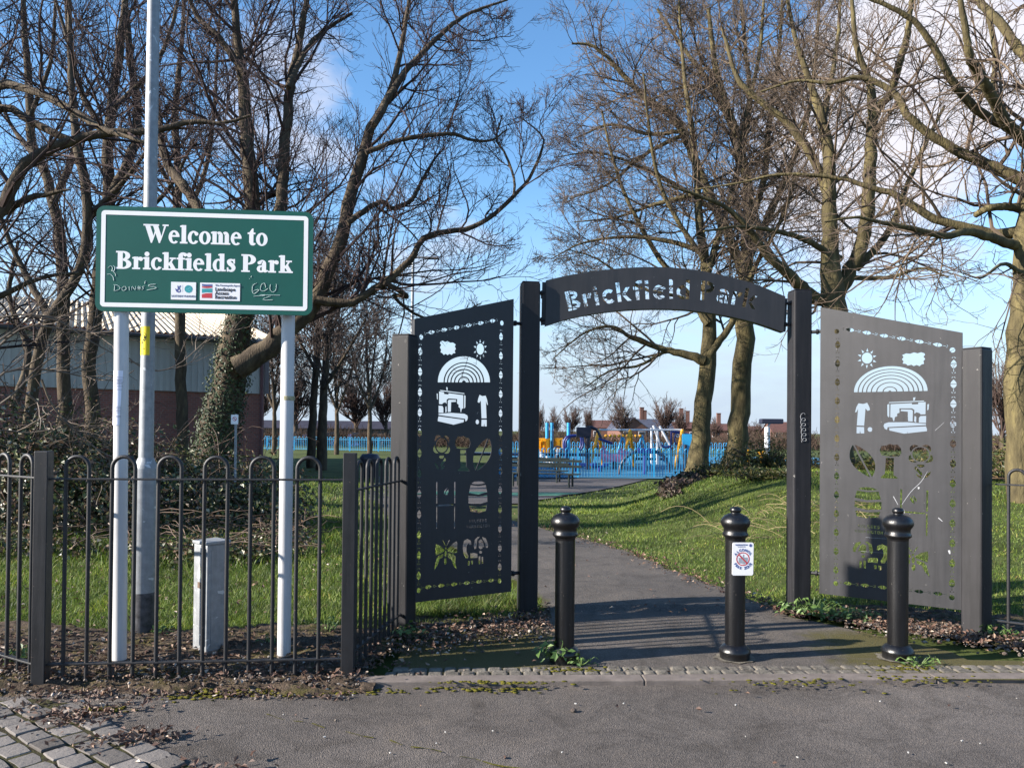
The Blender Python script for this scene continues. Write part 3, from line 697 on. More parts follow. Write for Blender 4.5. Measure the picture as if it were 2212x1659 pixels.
H += [B_(p) for p in ([(325, 965), (375, 985), (416, 1025), (410, 1042), (325, 1085), (320, 1020)], [(442, 1020), (500, 960), (538, 935), (548, 950), (545, 1050), (510, 1060), (446, 1040)], [(405, 1062), (402, 1098), (365, 1120), (345, 1180), (308, 1238), (330, 1120), (350, 1085)], [(449, 1057), (510, 1067), (530, 1100), (525, 1160), (543, 1222), (510, 1195), (490, 1130), (449, 1100)])]
H += [B_(ell(430, 1008, 10, 13, 12)), B_(ell(427, 1064, 12, 34, 14)), B_(ell(424, 1142, 14, 35, 14)), B_([(394, 925), (403, 925), (428, 982), (422, 984)]), B_([(462, 920), (470, 926), (440, 984), (434, 982)])]
H += [B_(p) for p in ([(600, 980), (615, 930), (650, 910), (685, 930), (690, 970), (675, 975), (655, 955), (640, 985), (640, 1040), (660, 1085), (655, 1110), (630, 1108), (608, 1060)], [(680, 1060), (720, 1055), (752, 1065), (754, 1105), (680, 1110)], [(715, 985), (725, 920), (755, 890), (778, 890), (750, 920), (738, 1010), (722, 1018)], [(800, 890), (840, 905), (862, 970), (858, 1000), (842, 1005), (832, 960), (805, 910)], [(765, 932), (788, 915), (806, 932), (818, 975), (822, 1000), (805, 985), (803, 1008), (785, 1018), (765, 1000)], [(765, 1090), (783, 1088), (780, 1170), (764, 1172)], [(795, 1095), (810, 1095), (812, 1165), (797, 1168)], [(655, 1140), (675, 1135), (670, 1185), (654, 1182)], [(688, 1135), (706, 1132), (704, 1175), (688, 1172)])]
H.append(B_(ell(785, 1047, 14, 15, 12)))
# border of split leaves, stalks and dots
def motif(c, ax, s):     # c=(u,z) centre, ax = running direction
    ax = np.array(ax, float); ax /= np.linalg.norm(ax); sd = np.array([-ax[1], ax[0]]); c = np.array(c); out = []
    P = lambda a, b: tuple(c + ax * a * s + sd * b * s)
    up = [P(0.05, -0.46), P(0.05, 0.46), P(0.35, 0.38), P(0.68, 0.2), P(0.92, 0), P(0.68, -0.2), P(0.35, -0.38)]
    dn = [P(-0.05, 0.46), P(-0.05, -0.46), P(-0.4, -0.4), P(-0.72, -0.18), P(-0.8, 0), P(-0.72, 0.18), P(-0.4, 0.4)]
    st = [P(-0.92, 0.04), P(-0.92, -0.04), P(-1.5, -0.04), P(-1.5, 0.04)]
    d1 = [P(-1.5, 0.25), P(-1.62, 0.2), P(-1.85, 0.08), P(-1.75, 0.3)]; d2 = [P(-1.5, -0.25), P(-1.62, -0.2), P(-1.85, -0.08), P(-1.75, -0.3)]
    d3 = [P(1.2, 0.28), P(1.32, 0.3), P(1.5, 0.06), P(1.38, 0.06)]; d4 = [P(1.2, -0.28), P(1.32, -0.3), P(1.5, -0.06), P(1.38, -0.06)]
    return [up, dn, st, d1, d2, d3, d4]
def border(p, q, n, s, flip=1):
    p = np.array(p); q = np.array(q); out = []
    for k in range(n):
        c = p + (q - p) * (k + 0.5) / n; out += motif(c, (q - p) * flip, s)
    return out
sL0, sL1 = unp(*BB(150, 1395)), unp(*AA(172, 455)); sR0, sR1 = unp(*BB(980, 1300)), unp(*AA(1028, 305))
H += border(sL0, sL1, 12, 0.038); H += border(sR0, sR1, 13, 0.037)
tL, tR = unp(*AA(222, 372)), unp(*AA(998, 228)); bL, bR = unp(*BB(180, 1412)), unp(*BB(955, 1330))
H += border(tL, tR, 6, 0.032); H += border(bL, bR, 6, 0.032)
for q in (AA(182, 410), AA(1036, 262), BB(150, 1440), BB(980, 1342)):
    c = unp(*q); H.append(ell(c[0], c[1], 0.016, 0.02, 12))
# stamped lettering below the barrel
LET = {'W': [[(0, 1), (.18, 1), (.3, .35), (.2, .1)], [(.34, .2), (.5, 1), (.62, 1), (.42, 0)], [(.66, .1), (.78, .2), (1, 1), (.85, 1)]], 'A': [[(0, 0), (.2, 0), (.45, 1), (.3, 1)], [(.55, 1), (.68, 1), (.95, 0), (.75, 0)]], 'L': [[(0, .2), (.2, .2), (.2, 1), (0, 1)], [(0, 0), (.7, 0), (.7, .15), (0, .15)]], 'K': [[(0, 0), (.2, 0), (.2, 1), (0, 1)], [(.28, .5), (.6, 1), (.85, 1), (.45, .5)], [(.3, .42), (.5, .42), (.9, 0), (.65, 0)]], 'E': [[(0, 0), (.2, 0), (.2, 1), (0, 1)], [(.27, .84), (.75, .84), (.75, 1), (.27, 1)], [(.27, .42), (.65, .42), (.65, .57), (.27, .57)], [(.27, 0), (.75, 0), (.75, .15), (.27, .15)]], 'R': [[(0, 0), (.2, 0), (.2, 1), (0, 1)], [(.27, .85), (.6, .85), (.82, .72), (.6, .5), (.6, .62), (.27, .62)], [(.4, .45), (.58, .45), (.88, 0), (.65, 0)]], 'S': [[(.1, .6), (.3, .6), (.3, .85), (.8, .85), (.8, 1), (.1, 1)], [(.1, 0), (.8, 0), (.8, .5), (.1, .52), (.1, .42), (.6, .38), (.6, .15), (.1, .15)]], 'I': [[(.2, 0), (.4, 0), (.4, 1), (.2, 1)]], 'N': [[(0, 0), (.18, 0), (.18, 1), (0, 1)], [(.25, .8), (.25, 1), (.6, .2), (.6, 0)], [(.66, 0), (.84, 0), (.84, 1), (.66, 1)]], 'G': [[(0, .1), (.2, 0), (.2, 1), (0, .9)], [(.27, .85), (.8, .85), (.8, 1), (.27, 1)], [(.27, 0), (.8, 0), (.8, .45), (.6, .45), (.6, .15), (.27, .15)]], 'T': [[(0, .85), (.8, .85), (.8, 1), (0, 1)], [(.3, 0), (.5, 0), (.5, .78), (.3, .78)]], 'O': [[(0, .1), (.2, 0), (.37, 0), (.37, .15), (.2, .3), (.2, .7), (.37, .85), (.37, 1), (.2, 1), (0, .9)], [(.45, 0), (.65, 0), (.85, .1), (.85, .9), (.65, 1), (.45, 1), (.45, .85), (.65, .7), (.65, .3), (.45, .15)]]}
def plate_text(txt, x, z, s, mirror=False):
    out = []
    for ch in txt:
        wd = 0.5 if ch == 'I' else 1.0
        out += [[(x + a * s * 0.8, z + b * s) for a, b in p] for p in LET[ch]]; x += s * 0.95 * wd
    return out
def make_panel(name, label, holes, u0, u1, zb, ztl, ztr, fr, scr):
    o, ex, ez = fr; root = thing(name, tuple((o + ex * (u0 + u1) / 2) * np.array([1, 1, 0])), label, 'gate panel', 'pierced panels of the gateway')
    outer = [(u0, zb), (u1, zb), (u1, ztr), (u0, ztl)]
    holes_mesh('pierced_sheet', outer, holes, (o + np.cross(ex, ez) * 0.022, ex, ez), 0.004, M_black, root)
    # folded edge behind the sheet
    for p, q in (((u0, zb), (u1, zb)), ((u0, ztl), (u1, ztr))):
        e = MB(); P = o + ex * p[0] + ez * p[1]; Q = o + ex * q[0] + ez * q[1]; dz = 0.003 if p[1] == zb else -0.003
        e.bar(P + ez * dz, Q + ez * dz, 0.042, 0.006); e.build('folded_edge', M_black, root)
    for u, zt, sg in ((u0, ztl, 1), (u1, ztr, -1)):
        P = o + ex * (u + sg * 0.003); e = MB(); e.box(P + ez * ((zb + zt) / 2), (0.006, 0.042, zt - zb - 0.012), ax=[ex, np.cross(ez, ex), ez]); e.build('folded_edge', M_black, root)
    return root
# left panel
frL = (O0, pdir, np.array([0, 0, 1.0]))
tx = plate_text('WALKERS', unp(*BB(668, 755))[0], unp(*BB(668, 748))[1], 0.024) + plate_text('WARRINGTON', unp(*BB(640, 805))[0], unp(*BB(640, 803))[1], 0.023)
panL = make_panel('pierced_panel', 'black laser cut steel panel left of the path, in its own shade', H + tx, U0, U1, ZB, c_tl[1], c_tr[1], frL, None)
# right panel: mirrored drawing on its own plane
pv = (RO - RI); pv[2] = 0; pdR = pv / np.linalg.norm(pv); pnR = np.array([pdR[1], -pdR[0], 0]); O1 = RI + pdR * 0.02
def unpR(x, y):
    p = on_plane(x, y, O1 + pnR * 0.02, pnR); return float(np.dot(p - O1, pdR)), float(p[2])
d_bl, d_tl, d_br, d_tr = unpR(1770, 1285), unpR(1770, 664), unpR(2078, 1313), unpR(2078, 719)
V0, V1 = d_bl[0], d_br[0]; ZBR = (d_bl[1] + d_br[1]) / 2
def mir(p):
    u, z = p; t = (u - U0) / (U1 - U0); zt = c_tl[1] + (c_tr[1] - c_tl[1]) * t; h = (z - ZB) / (zt - ZB)
    t2 = 1 - t; zt2 = d_tl[1] + (d_tr[1] - d_tl[1]) * t2
    return (V0 + (V1 - V0) * t2, ZBR + (zt2 - ZBR) * h)
HR = [[mir(p) for p in h] for k, h in enumerate(H) if not (NB <= k < NB + 6)]
# full set of even rainbow bands on this side
rc = mir(unp(*AA(rcx, rcy))); e1_ = mir(unp(*AA(rcx - rr, rcy))); tp = mir(unp(*AA(rcx, rcy - ry)))
rx_, rz_ = abs(e1_[0] - rc[0]), tp[1] - rc[1]
for (a, b) in ((1.0, 0.895), (0.865, 0.775), (0.745, 0.655), (0.625, 0.525), (0.495, 0.375), (0.345, 0.20), (0.17, 0.04)):
    t = np.linspace(0, PI, 28)
    HR.append([(rc[0] + rx_ * a * math.cos(q), rc[1] + rz_ * a * math.sin(q)) for q in t] + [(rc[0] + rx_ * b * math.cos(q), rc[1] + rz_ * b * math.sin(q)) for q in t[::-1]])
tq = mir(unp(*BB(745, 748))); tq2 = mir(unp(*BB(745, 803)))
HR += plate_text('WALKERS', tq[0] - 0.08, tq[1], 0.024) + plate_text('WARRINGTON', tq2[0] - 0.105, tq2[1], 0.023)
frR = (O1, pdR, np.array([0, 0, 1.0]))
panR = make_panel('pierced_panel', 'grey sunlit laser cut steel panel behind the right bollard', HR, V0, V1, ZBR, d_tl[1], d_tr[1], frR, None)
# scratches and torn paper remnants on the right panel
for pts, wd in (([(2004, 1018), (1990, 1040), (1968, 1062), (1948, 1090)], .008), ([(1985, 1052), (1984, 1056)], .02), ([(1930, 1072), (1940, 1090)], .007), ([(2050, 1188), (2052, 1196)], .022), ([(2027, 1118), (2036, 1126)], .009), ([(1952, 1100), (1954, 1108)], .01), ([(1870, 1160), (1935, 1165)], .0025), ([(1860, 1190), (1935, 1196)], .002), ([(2020, 930), (2040, 912)], .003)):
    q = [unpR(*p) for p in pts]
    MB().flat(stroke(q, [wd * 0.15] + [wd * 0.35] * (len(q) - 2) + [wd * 0.25] if len(q) > 2 else [wd * 0.7, wd * 0.4]), frR, 0.0255).build('scratch', M_scratch, panR)
# fixing pins between posts and panels
for root, a, b, hs_ in ((panL, O0 + pdir * U0, LO, (1.72, 0.36)), (panL, O0 + pdir * U1, LI, (2.33, 0.33)), (panR, O1 + pdR * V0, RI, (2.30, 0.33)), (panR, O1 + pdR * V1, RO, (1.72, 0.33))):
    for h in hs_:
        pm = MB(); p = np.array([a[0], a[1], h]); q = np.array([b[0], b[1], h]); q = p + (q - p) * 0.8
        pm.tube([p, q], 0.014, n=10); d = (q - p) / np.linalg.norm(q - p); pm.tube([p + d * 0.02, p + d * 0.035], 0.024, n=6)
        pm.build('fixing_pin', M_rail, root)

# ------------------------------------------------------------------ arch sign with cut-out lettering
gv = (RI - LI); gv[2] = 0; gd = gv / np.linalg.norm(gv); gn = np.array([gd[1], -gd[0], 0]); OA = LI.copy()
def unpA(x, y):
    p = on_plane(x, y, OA + gn * 0.03, gn); return float(np.dot(p - OA, gd)), float(p[2])
topc = smooth_path([unpA(*p) for p in ((1180, 606), (1240, 593), (1320, 582), (1400, 577.5), (1480, 581), (1560, 595), (1630, 614), (1696, 641))], 30)
botc = smooth_path([unpA(*p) for p in ((1178, 704), (1240, 686), (1320, 673), (1400, 668), (1480, 670), (1560, 681), (1630, 697), (1692, 718))], 30)
base = smooth_path([unpA(*p) for p in ((1225, 673), (1290, 660), (1350, 651), (1410, 646.5), (1470, 646), (1530, 650), (1580, 658), (1640, 671))], 120)
bl = np.r_[0, np.cumsum(np.linalg.norm(np.diff(base, axis=0), axis=1))]
def onarc(s, t):
    x = np.interp(s, bl, base[:, 0]); z = np.interp(s, bl, base[:, 1])
    e = 0.02; x2, z2 = np.interp(s + e, bl, base[:, 0]), np.interp(s + e, bl, base[:, 1]); x1, z1 = np.interp(s - e, bl, base[:, 0]), np.interp(s - e, bl, base[:, 1])
    d = np.array([x2 - x1, z2 - z1]); d /= np.linalg.norm(d); return (x - d[1] * t, z + d[0] * t)
R_ = lambda x0, y0, x1, y1: [(x0, y0), (x1, y0), (x1, y1), (x0, y1)]
GL = {'B': ([R_(0, 0, .19, 1), arcband(.24, .76, .36, .24, .17, -84, 90) + [(.24, .94)][:0], arcband(.24, .25, .42, .25, .17, -90, 84)], .74),
      'r': ([R_(0, 0, .18, .70), arcband(.42, .36, .22, .36, .17, 75, 165)], .50),
      'i': ([R_(0, 0, .18, .68), R_(0, .80, .18, .98)], .30),
      'c': ([arcband(.34, .35, .34, .37, .18, 48, 172), arcband(.34, .35, .34, .37, .18, 186, 312)], .66),
      'k': ([R_(0, 0, .18, 1.0), [(.24, .36), (.46, .70), (.66, .70), (.42, .36)], [(.26, .30), (.44, .30), (.70, 0), (.48, 0)]], .74),
      'f': ([[(.10, 0), (.28, 0), (.28, .74), (.34, .84), (.46, .84), (.46, 1.0), (.28, 1.0), (.14, .92), (.10, .78)], R_(0, .54, .06, .69), R_(.33, .54, .46, .69)], .50),
      'e': ([arcband(.34, .35, .34, .37, .17, 24, 170), arcband(.34, .35, .34, .37, .17, 190, 318), R_(.24, .30, .50, .42)], .74),
      'l': ([R_(0, 0, .18, 1.0)], .28), 'd': ([R_(.46, 0, .64, 1.0), arcband(.36, .35, .36, .37, .17, 82, 278)], .78),
      'P': ([R_(0, 0, .19, 1), arcband(.25, .70, .40, .30, .18, -88, 88)], .72),
      'a': ([R_(.42, 0, .60, .40), arcband(.26, .20, .26, .21, .15, 66, 294), arcband(.31, .46, .29, .25, .16, 4, 150)], .70)}
def glyph_holes(txt, s0, hgt, sp=1.0):
    out = []; s = s0
    for ch in txt:
        if ch == ' ': s += 0.36 * hgt; continue
        polys, wd = GL[ch]
        for p in polys: out.append([onarc(s + a * hgt * sp, b * hgt) for a, b in p])
        s += (wd + 0.08) * hgt * sp
    return out, s
hg = 0.158
tot = glyph_holes('Brickfield Park', 0, hg)[1]; spn = (bl[-1] * 0.985) / tot
HA, _ = glyph_holes('Brickfield Park', 0.012, hg, spn)
frA = (OA, gd, np.array([0, 0, 1.0]))
arch = thing('arch_sign', (*((LI + RI) / 2)[:2], 2.4), 'dark curved arch sign with cut out lettering between the two tall gate posts', 'sign')
outer = [tuple(p) for p in botc] + [tuple(p) for p in topc[::-1]]
holes_mesh('front_plate', outer, HA, (OA + gn * 0.034, gd, frA[2]), 0.004, M_black, arch)
fl = MB()
for crv, sg in ((topc, -1), (botc, 1)):
    fl.prism([tuple(p) for p in crv] + [(p[0], p[1] + sg * 0.007) for p in crv[::-1]], frA, -0.030, 0.0318)
for k in (0, -1):
    p, q = botc[k], topc[k]; fl.bar(OA + gd * p[0] + frA[2] * (p[1] + 0.009) + gn * 0.001, OA + gd * q[0] + frA[2] * (q[1] - 0.009) + gn * 0.001, 0.060, 0.006)
fl.build('folded_edge', M_black, arch)
for (x, y, pst) in ((1176, 632, LI), (1176, 690, LI), (1694, 654, RI), (1694, 700, RI)):
    u, z = unpA(x, y); p = OA + gd * u + frA[2] * z; q = np.array([pst[0], pst[1], z]); d = q - p; q = p + d * (1 - 0.07 / np.linalg.norm(d))
    pm = MB(); pm.tube([p - d * 0.02, q], 0.013, n=10); dd = d / np.linalg.norm(d); pm.tube([p + dd * 0.012, p + dd * 0.028], 0.022, n=6); pm.box(p + dd * 0.02 - frA[2] * 0.02, (0.012, 0.012, 0.05)); pm.build('fixing_pin', M_rail, arch)

# ------------------------------------------------------------------ bollards
prof_px = [(0, 40), (30, 42), (52, 55), (58, 75), (54, 90), (46, 100), (48, 108), (75, 116), (112, 135), (138, 165), (148, 195), (146, 215), (138, 235), (124, 250), (117, 270), (117, 296), (124, 308), (129, 322), (127, 334), (116, 345), (107, 352), (102, 362), (100, 380), (100, 640), (99, 1000), (98, 1440), (108, 1446), (122, 1455), (140, 1475), (156, 1500), (158, 1515), (152, 1535), (148, 1560), (150, 1600)]
bs = 0.976 / 1540
def bprof(a, b): return [(r * bs, (1582 - z) * bs) for r, z in prof_px[a:b]]
B2 = G(1587, 1424); B1 = G(1219, 1428); B3 = G(1939, 1424)
bo = thing('bollard', (B2[0], B2[1], 0.012), 'black cast iron bollard carrying the white alcohol notice', 'bollard', 'cast iron bollards across the gate')
cc = (B2[0], B2[1], 0.012)
MB().lathe(bprof(0, 23)[::-1], cc, 40).build('cap', M_iron, bo, True)
MB().lathe(bprof(22, 26)[::-1], cc, 40).build('shaft', M_iron, bo, True)
MB().lathe(bprof(25, 34)[::-1], cc, 40).build('base', M_iron, bo, True)
for p, lb in ((B1, 'black cast iron bollard left of the path with a leafy weed at its foot'), (B3, 'black cast iron bollard standing before the grey pierced panel')):
    c = copy_tree(bo); c.location = (p[0], p[1], 0.012); c['label'] = lb
# small mortar collar of pale concrete at the feet
M_mort = mat('mortar', (0.12, 0.105, 0.08), rough=0.9, var=0.4, scale=20, bump=0.5, bscale=70)
for p in (B2, B3):
    patch('mortar_patch', [(p[0] + 0.135 * math.cos(t), p[1] + 0.125 * math.sin(t)) for t in np.linspace(0, 2 * PI, 9)[:-1]], M_mort, z=0.0125, jit=0.012, sub=4)

# notice on the middle bollard
pz = B2[1] - 0.115
np_c = A(1604.5, 1207, pz); ex = np.array([math.cos(0.06), math.sin(0.06), 0]); ez = np.array([0.012, 0, 1.0]); ez /= np.linalg.norm(ez)
frn = (np_c, ex, ez)
nt_ = thing('alcohol_notice', tuple(np_c), 'white rounded alcohol free zone notice strapped to the middle bollard', 'sign')
W2, H2 = 0.0685, 0.104
MB().prism(rrect(-W2, -H2, W2, H2, 0.012), frn, -0.0015, 0.0015).build('plate', M_signw, nt_)
MB().flat(arcband(0, 0.0, 0.043, 0.043, 0.006, 0, 360, 40), frn, 0.0022).build('prohibition_ring', M_red, nt_)
MB().flat([(-0.031, 0.026), (-0.026, 0.031), (0.031, -0.026), (0.026, -0.031)], frn, 0.0034).build('prohibition_bar', M_red, nt_)
bt = MB(); bt.flat([(-0.006, -0.031), (0.008, -0.031), (0.008, 0.006), (0.004, 0.013), (0.004, 0.03), (-0.001, 0.03), (-0.001, 0.013), (-0.006, 0.006)], frn, 0.0026)
bt.flat([(0.011, -0.028), (0.025, -0.028), (0.028, 0.010), (0.009, 0.010)], frn, 0.0026); bt.flat([(-0.028, -0.026), (-0.012, -0.026), (-0.012, 0.008), (-0.028, 0.008)], frn, 0.0026)
bt.build('bottle_and_glasses', mat('notice_grey', (0.32, 0.33, 0.36), var=0.1), nt_)
def arc_text(txt, fr, cx, cz, r, a_mid, step, size, y, m, parent, name, inward=False):
    for k, ch in enumerate(txt):
        if ch == ' ': continue
        a = math.radians(a_mid + (k - (len(txt) - 1) / 2) * (step if inward else -step))
        o, e1, e3 = fr; c_ = np.array([math.cos(a), math.sin(a)]); p = o + e1 * (cx + r * c_[0]) + e3 * (cz + r * c_[1])
        up = c_ if not inward else -c_; rt = np.array([up[1], -up[0]])
        f2 = (p, e1 * rt[0] + e3 * rt[1], e1 * up[0] + e3 * up[1]); text_mesh(ch, f2, 0, 0, size, y, name, m, parent, bold=0.028)
arc_text('ALCOHOL', frn, 0, 0, 0.050, 90, 19, 0.022, 0.0024, M_navy, nt_, 'letter')
arc_text('FREE ZONE', frn, 0, 0, 0.066, -90, 14.5, 0.022, 0.0024, M_navy, nt_, 'letter', True)
text_mesh('WARRINGTON', frn, -0.012, 0.086, 0.0115, 0.0024, 'letter', M_navy, nt_)
text_mesh('Borough Council', frn, -0.012, 0.0765, 0.007, 0.0024, 'letter', M_navy, nt_)
MB().flat(ell(0.048, 0.086, 0.009, 0.010, 12), frn, 0.0024).build('crest', M_navy, nt_)
# ------------------------------------------------------------------ welcome sign
SB0, SB1 = A(205, 672, 4.67), A(674, 682, 4.77)
sd_ = SB1 - SB0; sd_[2] = 0; SW = np.linalg.norm(sd_); sd_ /= SW; sn = np.array([sd_[1], -sd_[0], 0])
zb_, zt_ = SB0[2], A(207, 443, 4.67)[2]
zb2, zt2 = SB1[2], A(677, 460, 4.77)[2]
sex = np.array([sd_[0], sd_[1], (zb2 - zb_) / SW * 0.6]); sex /= np.linalg.norm(sex)
SH = 0.5 * ((zt_ - zb_) + (zt2 - zb2))
fs = (np.array([SB0[0], SB0[1], zb_]), sex, np.cross(np.cross(sex, [0, 0, 1.0]), sex))
ws = thing('welcome_sign', (*((SB0 + SB1) / 2)[:2], 0), 'green and white park welcome sign on two white posts behind the railing', 'sign')
MB().prism(rrect(0, 0, SW, SH, 0.05), fs, -0.012, 0.0).build('board', M_green, ws, bevel=0.002)
# white border: a ring with rounded outer and square inner corners
o_, i_ = rrect(0.030, 0.028, SW - 0.030, SH - 0.028, 0.022, 8), None
bw = 0.026
x0, y0, x1, y1 = 0.030 + bw, 0.028 + bw, SW - 0.030 - bw, SH - 0.028 - bw
bd = MB(); yb = 0.0012
for quad in ([(0.03 + 0.022, 0.028), (SW - 0.03 - 0.022, 0.028), (x1, y0), (x0, y0)], [(SW - 0.03, 0.028 + 0.022), (SW - 0.03, SH - 0.05), (x1, y1), (x1, y0)], [(SW - 0.052, SH - 0.028), (0.052, SH - 0.028), (x0, y1), (x1, y1)], [(0.03, SH - 0.05), (0.03, 0.05), (x0, y0), (x0, y1)]):
    bd.flat(quad, fs, yb)
for (cx, cy, a, ip) in ((0.052, 0.05, 180, (x0, y0)), (SW - 0.052, 0.05, 270, (x1, y0)), (SW - 0.052, SH - 0.05, 0, (x1, y1)), (0.052, SH - 0.05, 90, (x0, y1))):
    bd.flat([ip] + [(cx + 0.022 * math.cos(math.radians(a + 15 * k)), cy + 0.022 * math.sin(math.radians(a + 15 * k))) for k in range(7)], fs, yb)
bd.build('border', M_signw, ws)
# bold serif lettering, drawn glyph by glyph (cap height = 1)
R_ = lambda x0, y0, x1, y1: [(x0, y0), (x1, y0), (x1, y1), (x0, y1)]
def bowl(cx, cy, rx, ry, tx, ty, a0=0, a1=360, n=26):
    t = np.radians(np.linspace(a0, a1, n)); o = [(cx + rx * math.cos(k), cy + ry * math.sin(k)) for k in t]
    return o + [(cx + (rx - tx) * math.cos(k), cy + (ry - ty) * math.sin(k)) for k in t[::-1]]
XH = 0.69
sft = lambda x, y: [(x - 0.09, y - 0.075), (x - 0.09, y - 0.035), (x + 0.02, y), (x + 0.1, y), (x + 0.1, y - 0.12), (x + 0.01, y - 0.12), (x, y - 0.085)]
SG = {
 'W': ([[(.06, 1), (.30, 1), (.53, .30), (.44, -.01), (.40, -.01)], [(.44, -.01), (.50, .15), (.71, .80), (.67, .90)], [(.50, 1), (.74, 1), (.98, .30), (.89, -.01), (.85, -.01)], [(.89, -.01), (.95, .15), (1.24, 1), (1.17, 1)], R_(-.02, .955, .38, 1), R_(.42, .955, .82, 1), R_(1.06, .955, 1.36, 1)], 1.36),
 'e': ([bowl(.30, .335, .29, .355, .15, .06, 10, 200), bowl(.30, .335, .29, .355, .15, .06, 196, 310), R_(.16, .36, .58, .42)], .62),
 'l': ([R_(.09, 0, .30, 1), R_(0, 0, .39, .05), sft(.09, 1)], .40),
 'c': ([bowl(.31, .335, .30, .355, .16, .06, 48, 190), bowl(.31, .335, .30, .355, .16, .06, 186, 322), ell(.475, .545, .085, .085, 14)], .60),
 'o': ([bowl(.32, .335, .31, .355, .17, .055, -2, 182), bowl(.32, .335, .31, .355, .17, .055, 178, 362)], .65),
 'm': ([R_(.09, 0, .29, .69), sft(.09, .69), R_(.44, 0, .64, .50), R_(.79, 0, .99, .50), bowl(.455, .47, .185, .22, .12, .12, 0, 125), bowl(.805, .47, .185, .22, .12, .12, 0, 125), R_(0, 0, .37, .05), R_(.38, 0, .71, .05), R_(.73, 0, 1.07, .05)], 1.09),
 't': ([[(.09, .16), (.15, .05), (.22, 0), (.34, 0), (.42, .07), (.40, .10), (.33, .08), (.29, .14), (.29, .92), (.25, .92), (.09, .70)], R_(0, .635, .40, .69)], .44),
 'B': ([R_(.10, 0, .33, 1), R_(0, 0, .4, .05), R_(0, .95, .4, 1), bowl(.38, .755, .36, .245, .22, .055, -88, 90), bowl(.38, .265, .43, .265, .23, .055, -90, 88)], .86),
 'r': ([R_(.09, 0, .29, .69), R_(0, 0, .40, .05), sft(.09, .69), bowl(.43, .50, .15, .19, .09, .10, 40, 165), ell(.46, .575, .085, .09, 14)], .56),
 'i': ([R_(.09, 0, .30, .69), R_(0, 0, .39, .05), sft(.09, .69), ell(.195, .885, .115, .115, 16)], .40),
 'k': ([R_(.09, 0, .30, 1), R_(0, 0, .38, .05), sft(.09, 1), [(.30, .26), (.38, .26), (.60, .66), (.54, .66)], [(.34, .38), (.47, .46), (.72, .03), (.50, .03)], R_(.40, .64, .70, .69), R_(.42, 0, .76, .05)], .76),
 'f': ([R_(.09, 0, .30, .80), R_(0, 0, .40, .05), R_(-.01, .635, .42, .69), bowl(.32, .80, .23, .21, .21, .06, 60, 180), ell(.44, .90, .085, .085, 14)], .44),
 'd': ([R_(.40, .0, .61, 1), sft(.40, 1), bowl(.30, .335, .29, .355, .16, .06, 60, 190), bowl(.30, .335, .29, .355, .16, .06, 186, 300), R_(.56, 0, .70, .05), R_(.3, 0, .42, .05)], .72),
 's': ([stroke([(.43, .56), (.34, .655), (.22, .655), (.13, .57), (.20, .44), (.33, .33), (.40, .19), (.34, .06), (.22, .02), (.11, .07), (.06, .17)], [.05, .06, .10, .17, .2, .2, .18, .12, .07, .05, .04]), R_(.41, .47, .455, .70), R_(.045, -.01, .09, .2)], .50),
 'P': ([R_(.10, 0, .33, 1), R_(0, 0, .44, .05), R_(0, .95, .4, 1), bowl(.38, .72, .40, .28, .24, .055, -90, 90)], .82),
 'a': ([R_(.30, .08, .50, .50), bowl(.30, .48, .20, .21, .20, .06, 0, 150), ell(.14, .54, .085, .08, 14), bowl(.24, .18, .22, .19, .14, .06, 80, 300), [(.50, .10), (.50, .0), (.62, .06), (.60, .09)], [(.30, .08), (.42, 0), (.52, 0), (.50, .1)]], .63)}
def fatten(P, d):
    P = np.array(P, float); sgn = np.sign(np.sum(P[:, 0] * np.roll(P[:, 1], -1) - np.roll(P[:, 0], -1) * P[:, 1])); n = len(P)
    e = np.roll(P, -1, 0) - P; ok = np.linalg.norm(e, axis=1) > 1e-6; P = P[ok]; e = np.roll(P, -1, 0) - P; e /= np.linalg.norm(e, axis=1, keepdims=True) + 1e-12
    nn = np.stack([e[:, 1], -e[:, 0]], 1) * sgn; v = nn + np.roll(nn, 1, 0); l = np.linalg.norm(v, axis=1, keepdims=True); v = v / np.maximum(l, 0.6) ** 2 * 2 * 0.999
    v = v / np.maximum(1, np.linalg.norm(v, axis=1, keepdims=True) / 1.6)
    return [tuple(q) for q in P + v * d]
def serif_text(txt, xc, z, h, wd, name, sx=None):
    adv = sum(SG[c][1] + 0.035 if c != ' ' else 0.32 for c in txt); sx = wd / adv; x = xc - wd / 2
    for ch in txt:
        if ch == ' ': x += 0.32 * sx; continue
        mb = MB()
        for n_, p in enumerate(SG[ch][0]): mb.prism([(x + a * sx, z + b * h) for a, b in fatten(p, 0.022)], fs, 0.0, 0.0003 + 0.00008 * n_)
        mb.build('letter', M_signw, ws); x += (SG[ch][1] + 0.035) * sx
def sp(px, py):
    p = on_plane(px, py, fs[0], sn); return float(np.dot(p - fs[0], fs[1])), float(np.dot(p - fs[0], fs[2]))
def crop7(cx, cy): return sp((360 + cx * 900 / 2212) * K, (780 + cy * 900 / 2212) * K)
w0, w1 = crop7(515, 440), crop7(1722, 470); b0, b1 = crop7(245, 688), crop7(1965, 742)
ch = crop7(560, 268)[1] - crop7(560, 440)[1]
serif_text('Welcome to', (w0[0] + w1[0]) / 2, (w0[1] + w1[1]) / 2, ch, w1[0] - w0[0], 'w')
ch2 = crop7(290, 522)[1] - crop7(290, 688)[1]
serif_text('Brickfields Park', (b0[0] + b1[0]) / 2, (b0[1] + b1[1]) / 2, ch2, b1[0] - b0[0], 'b')
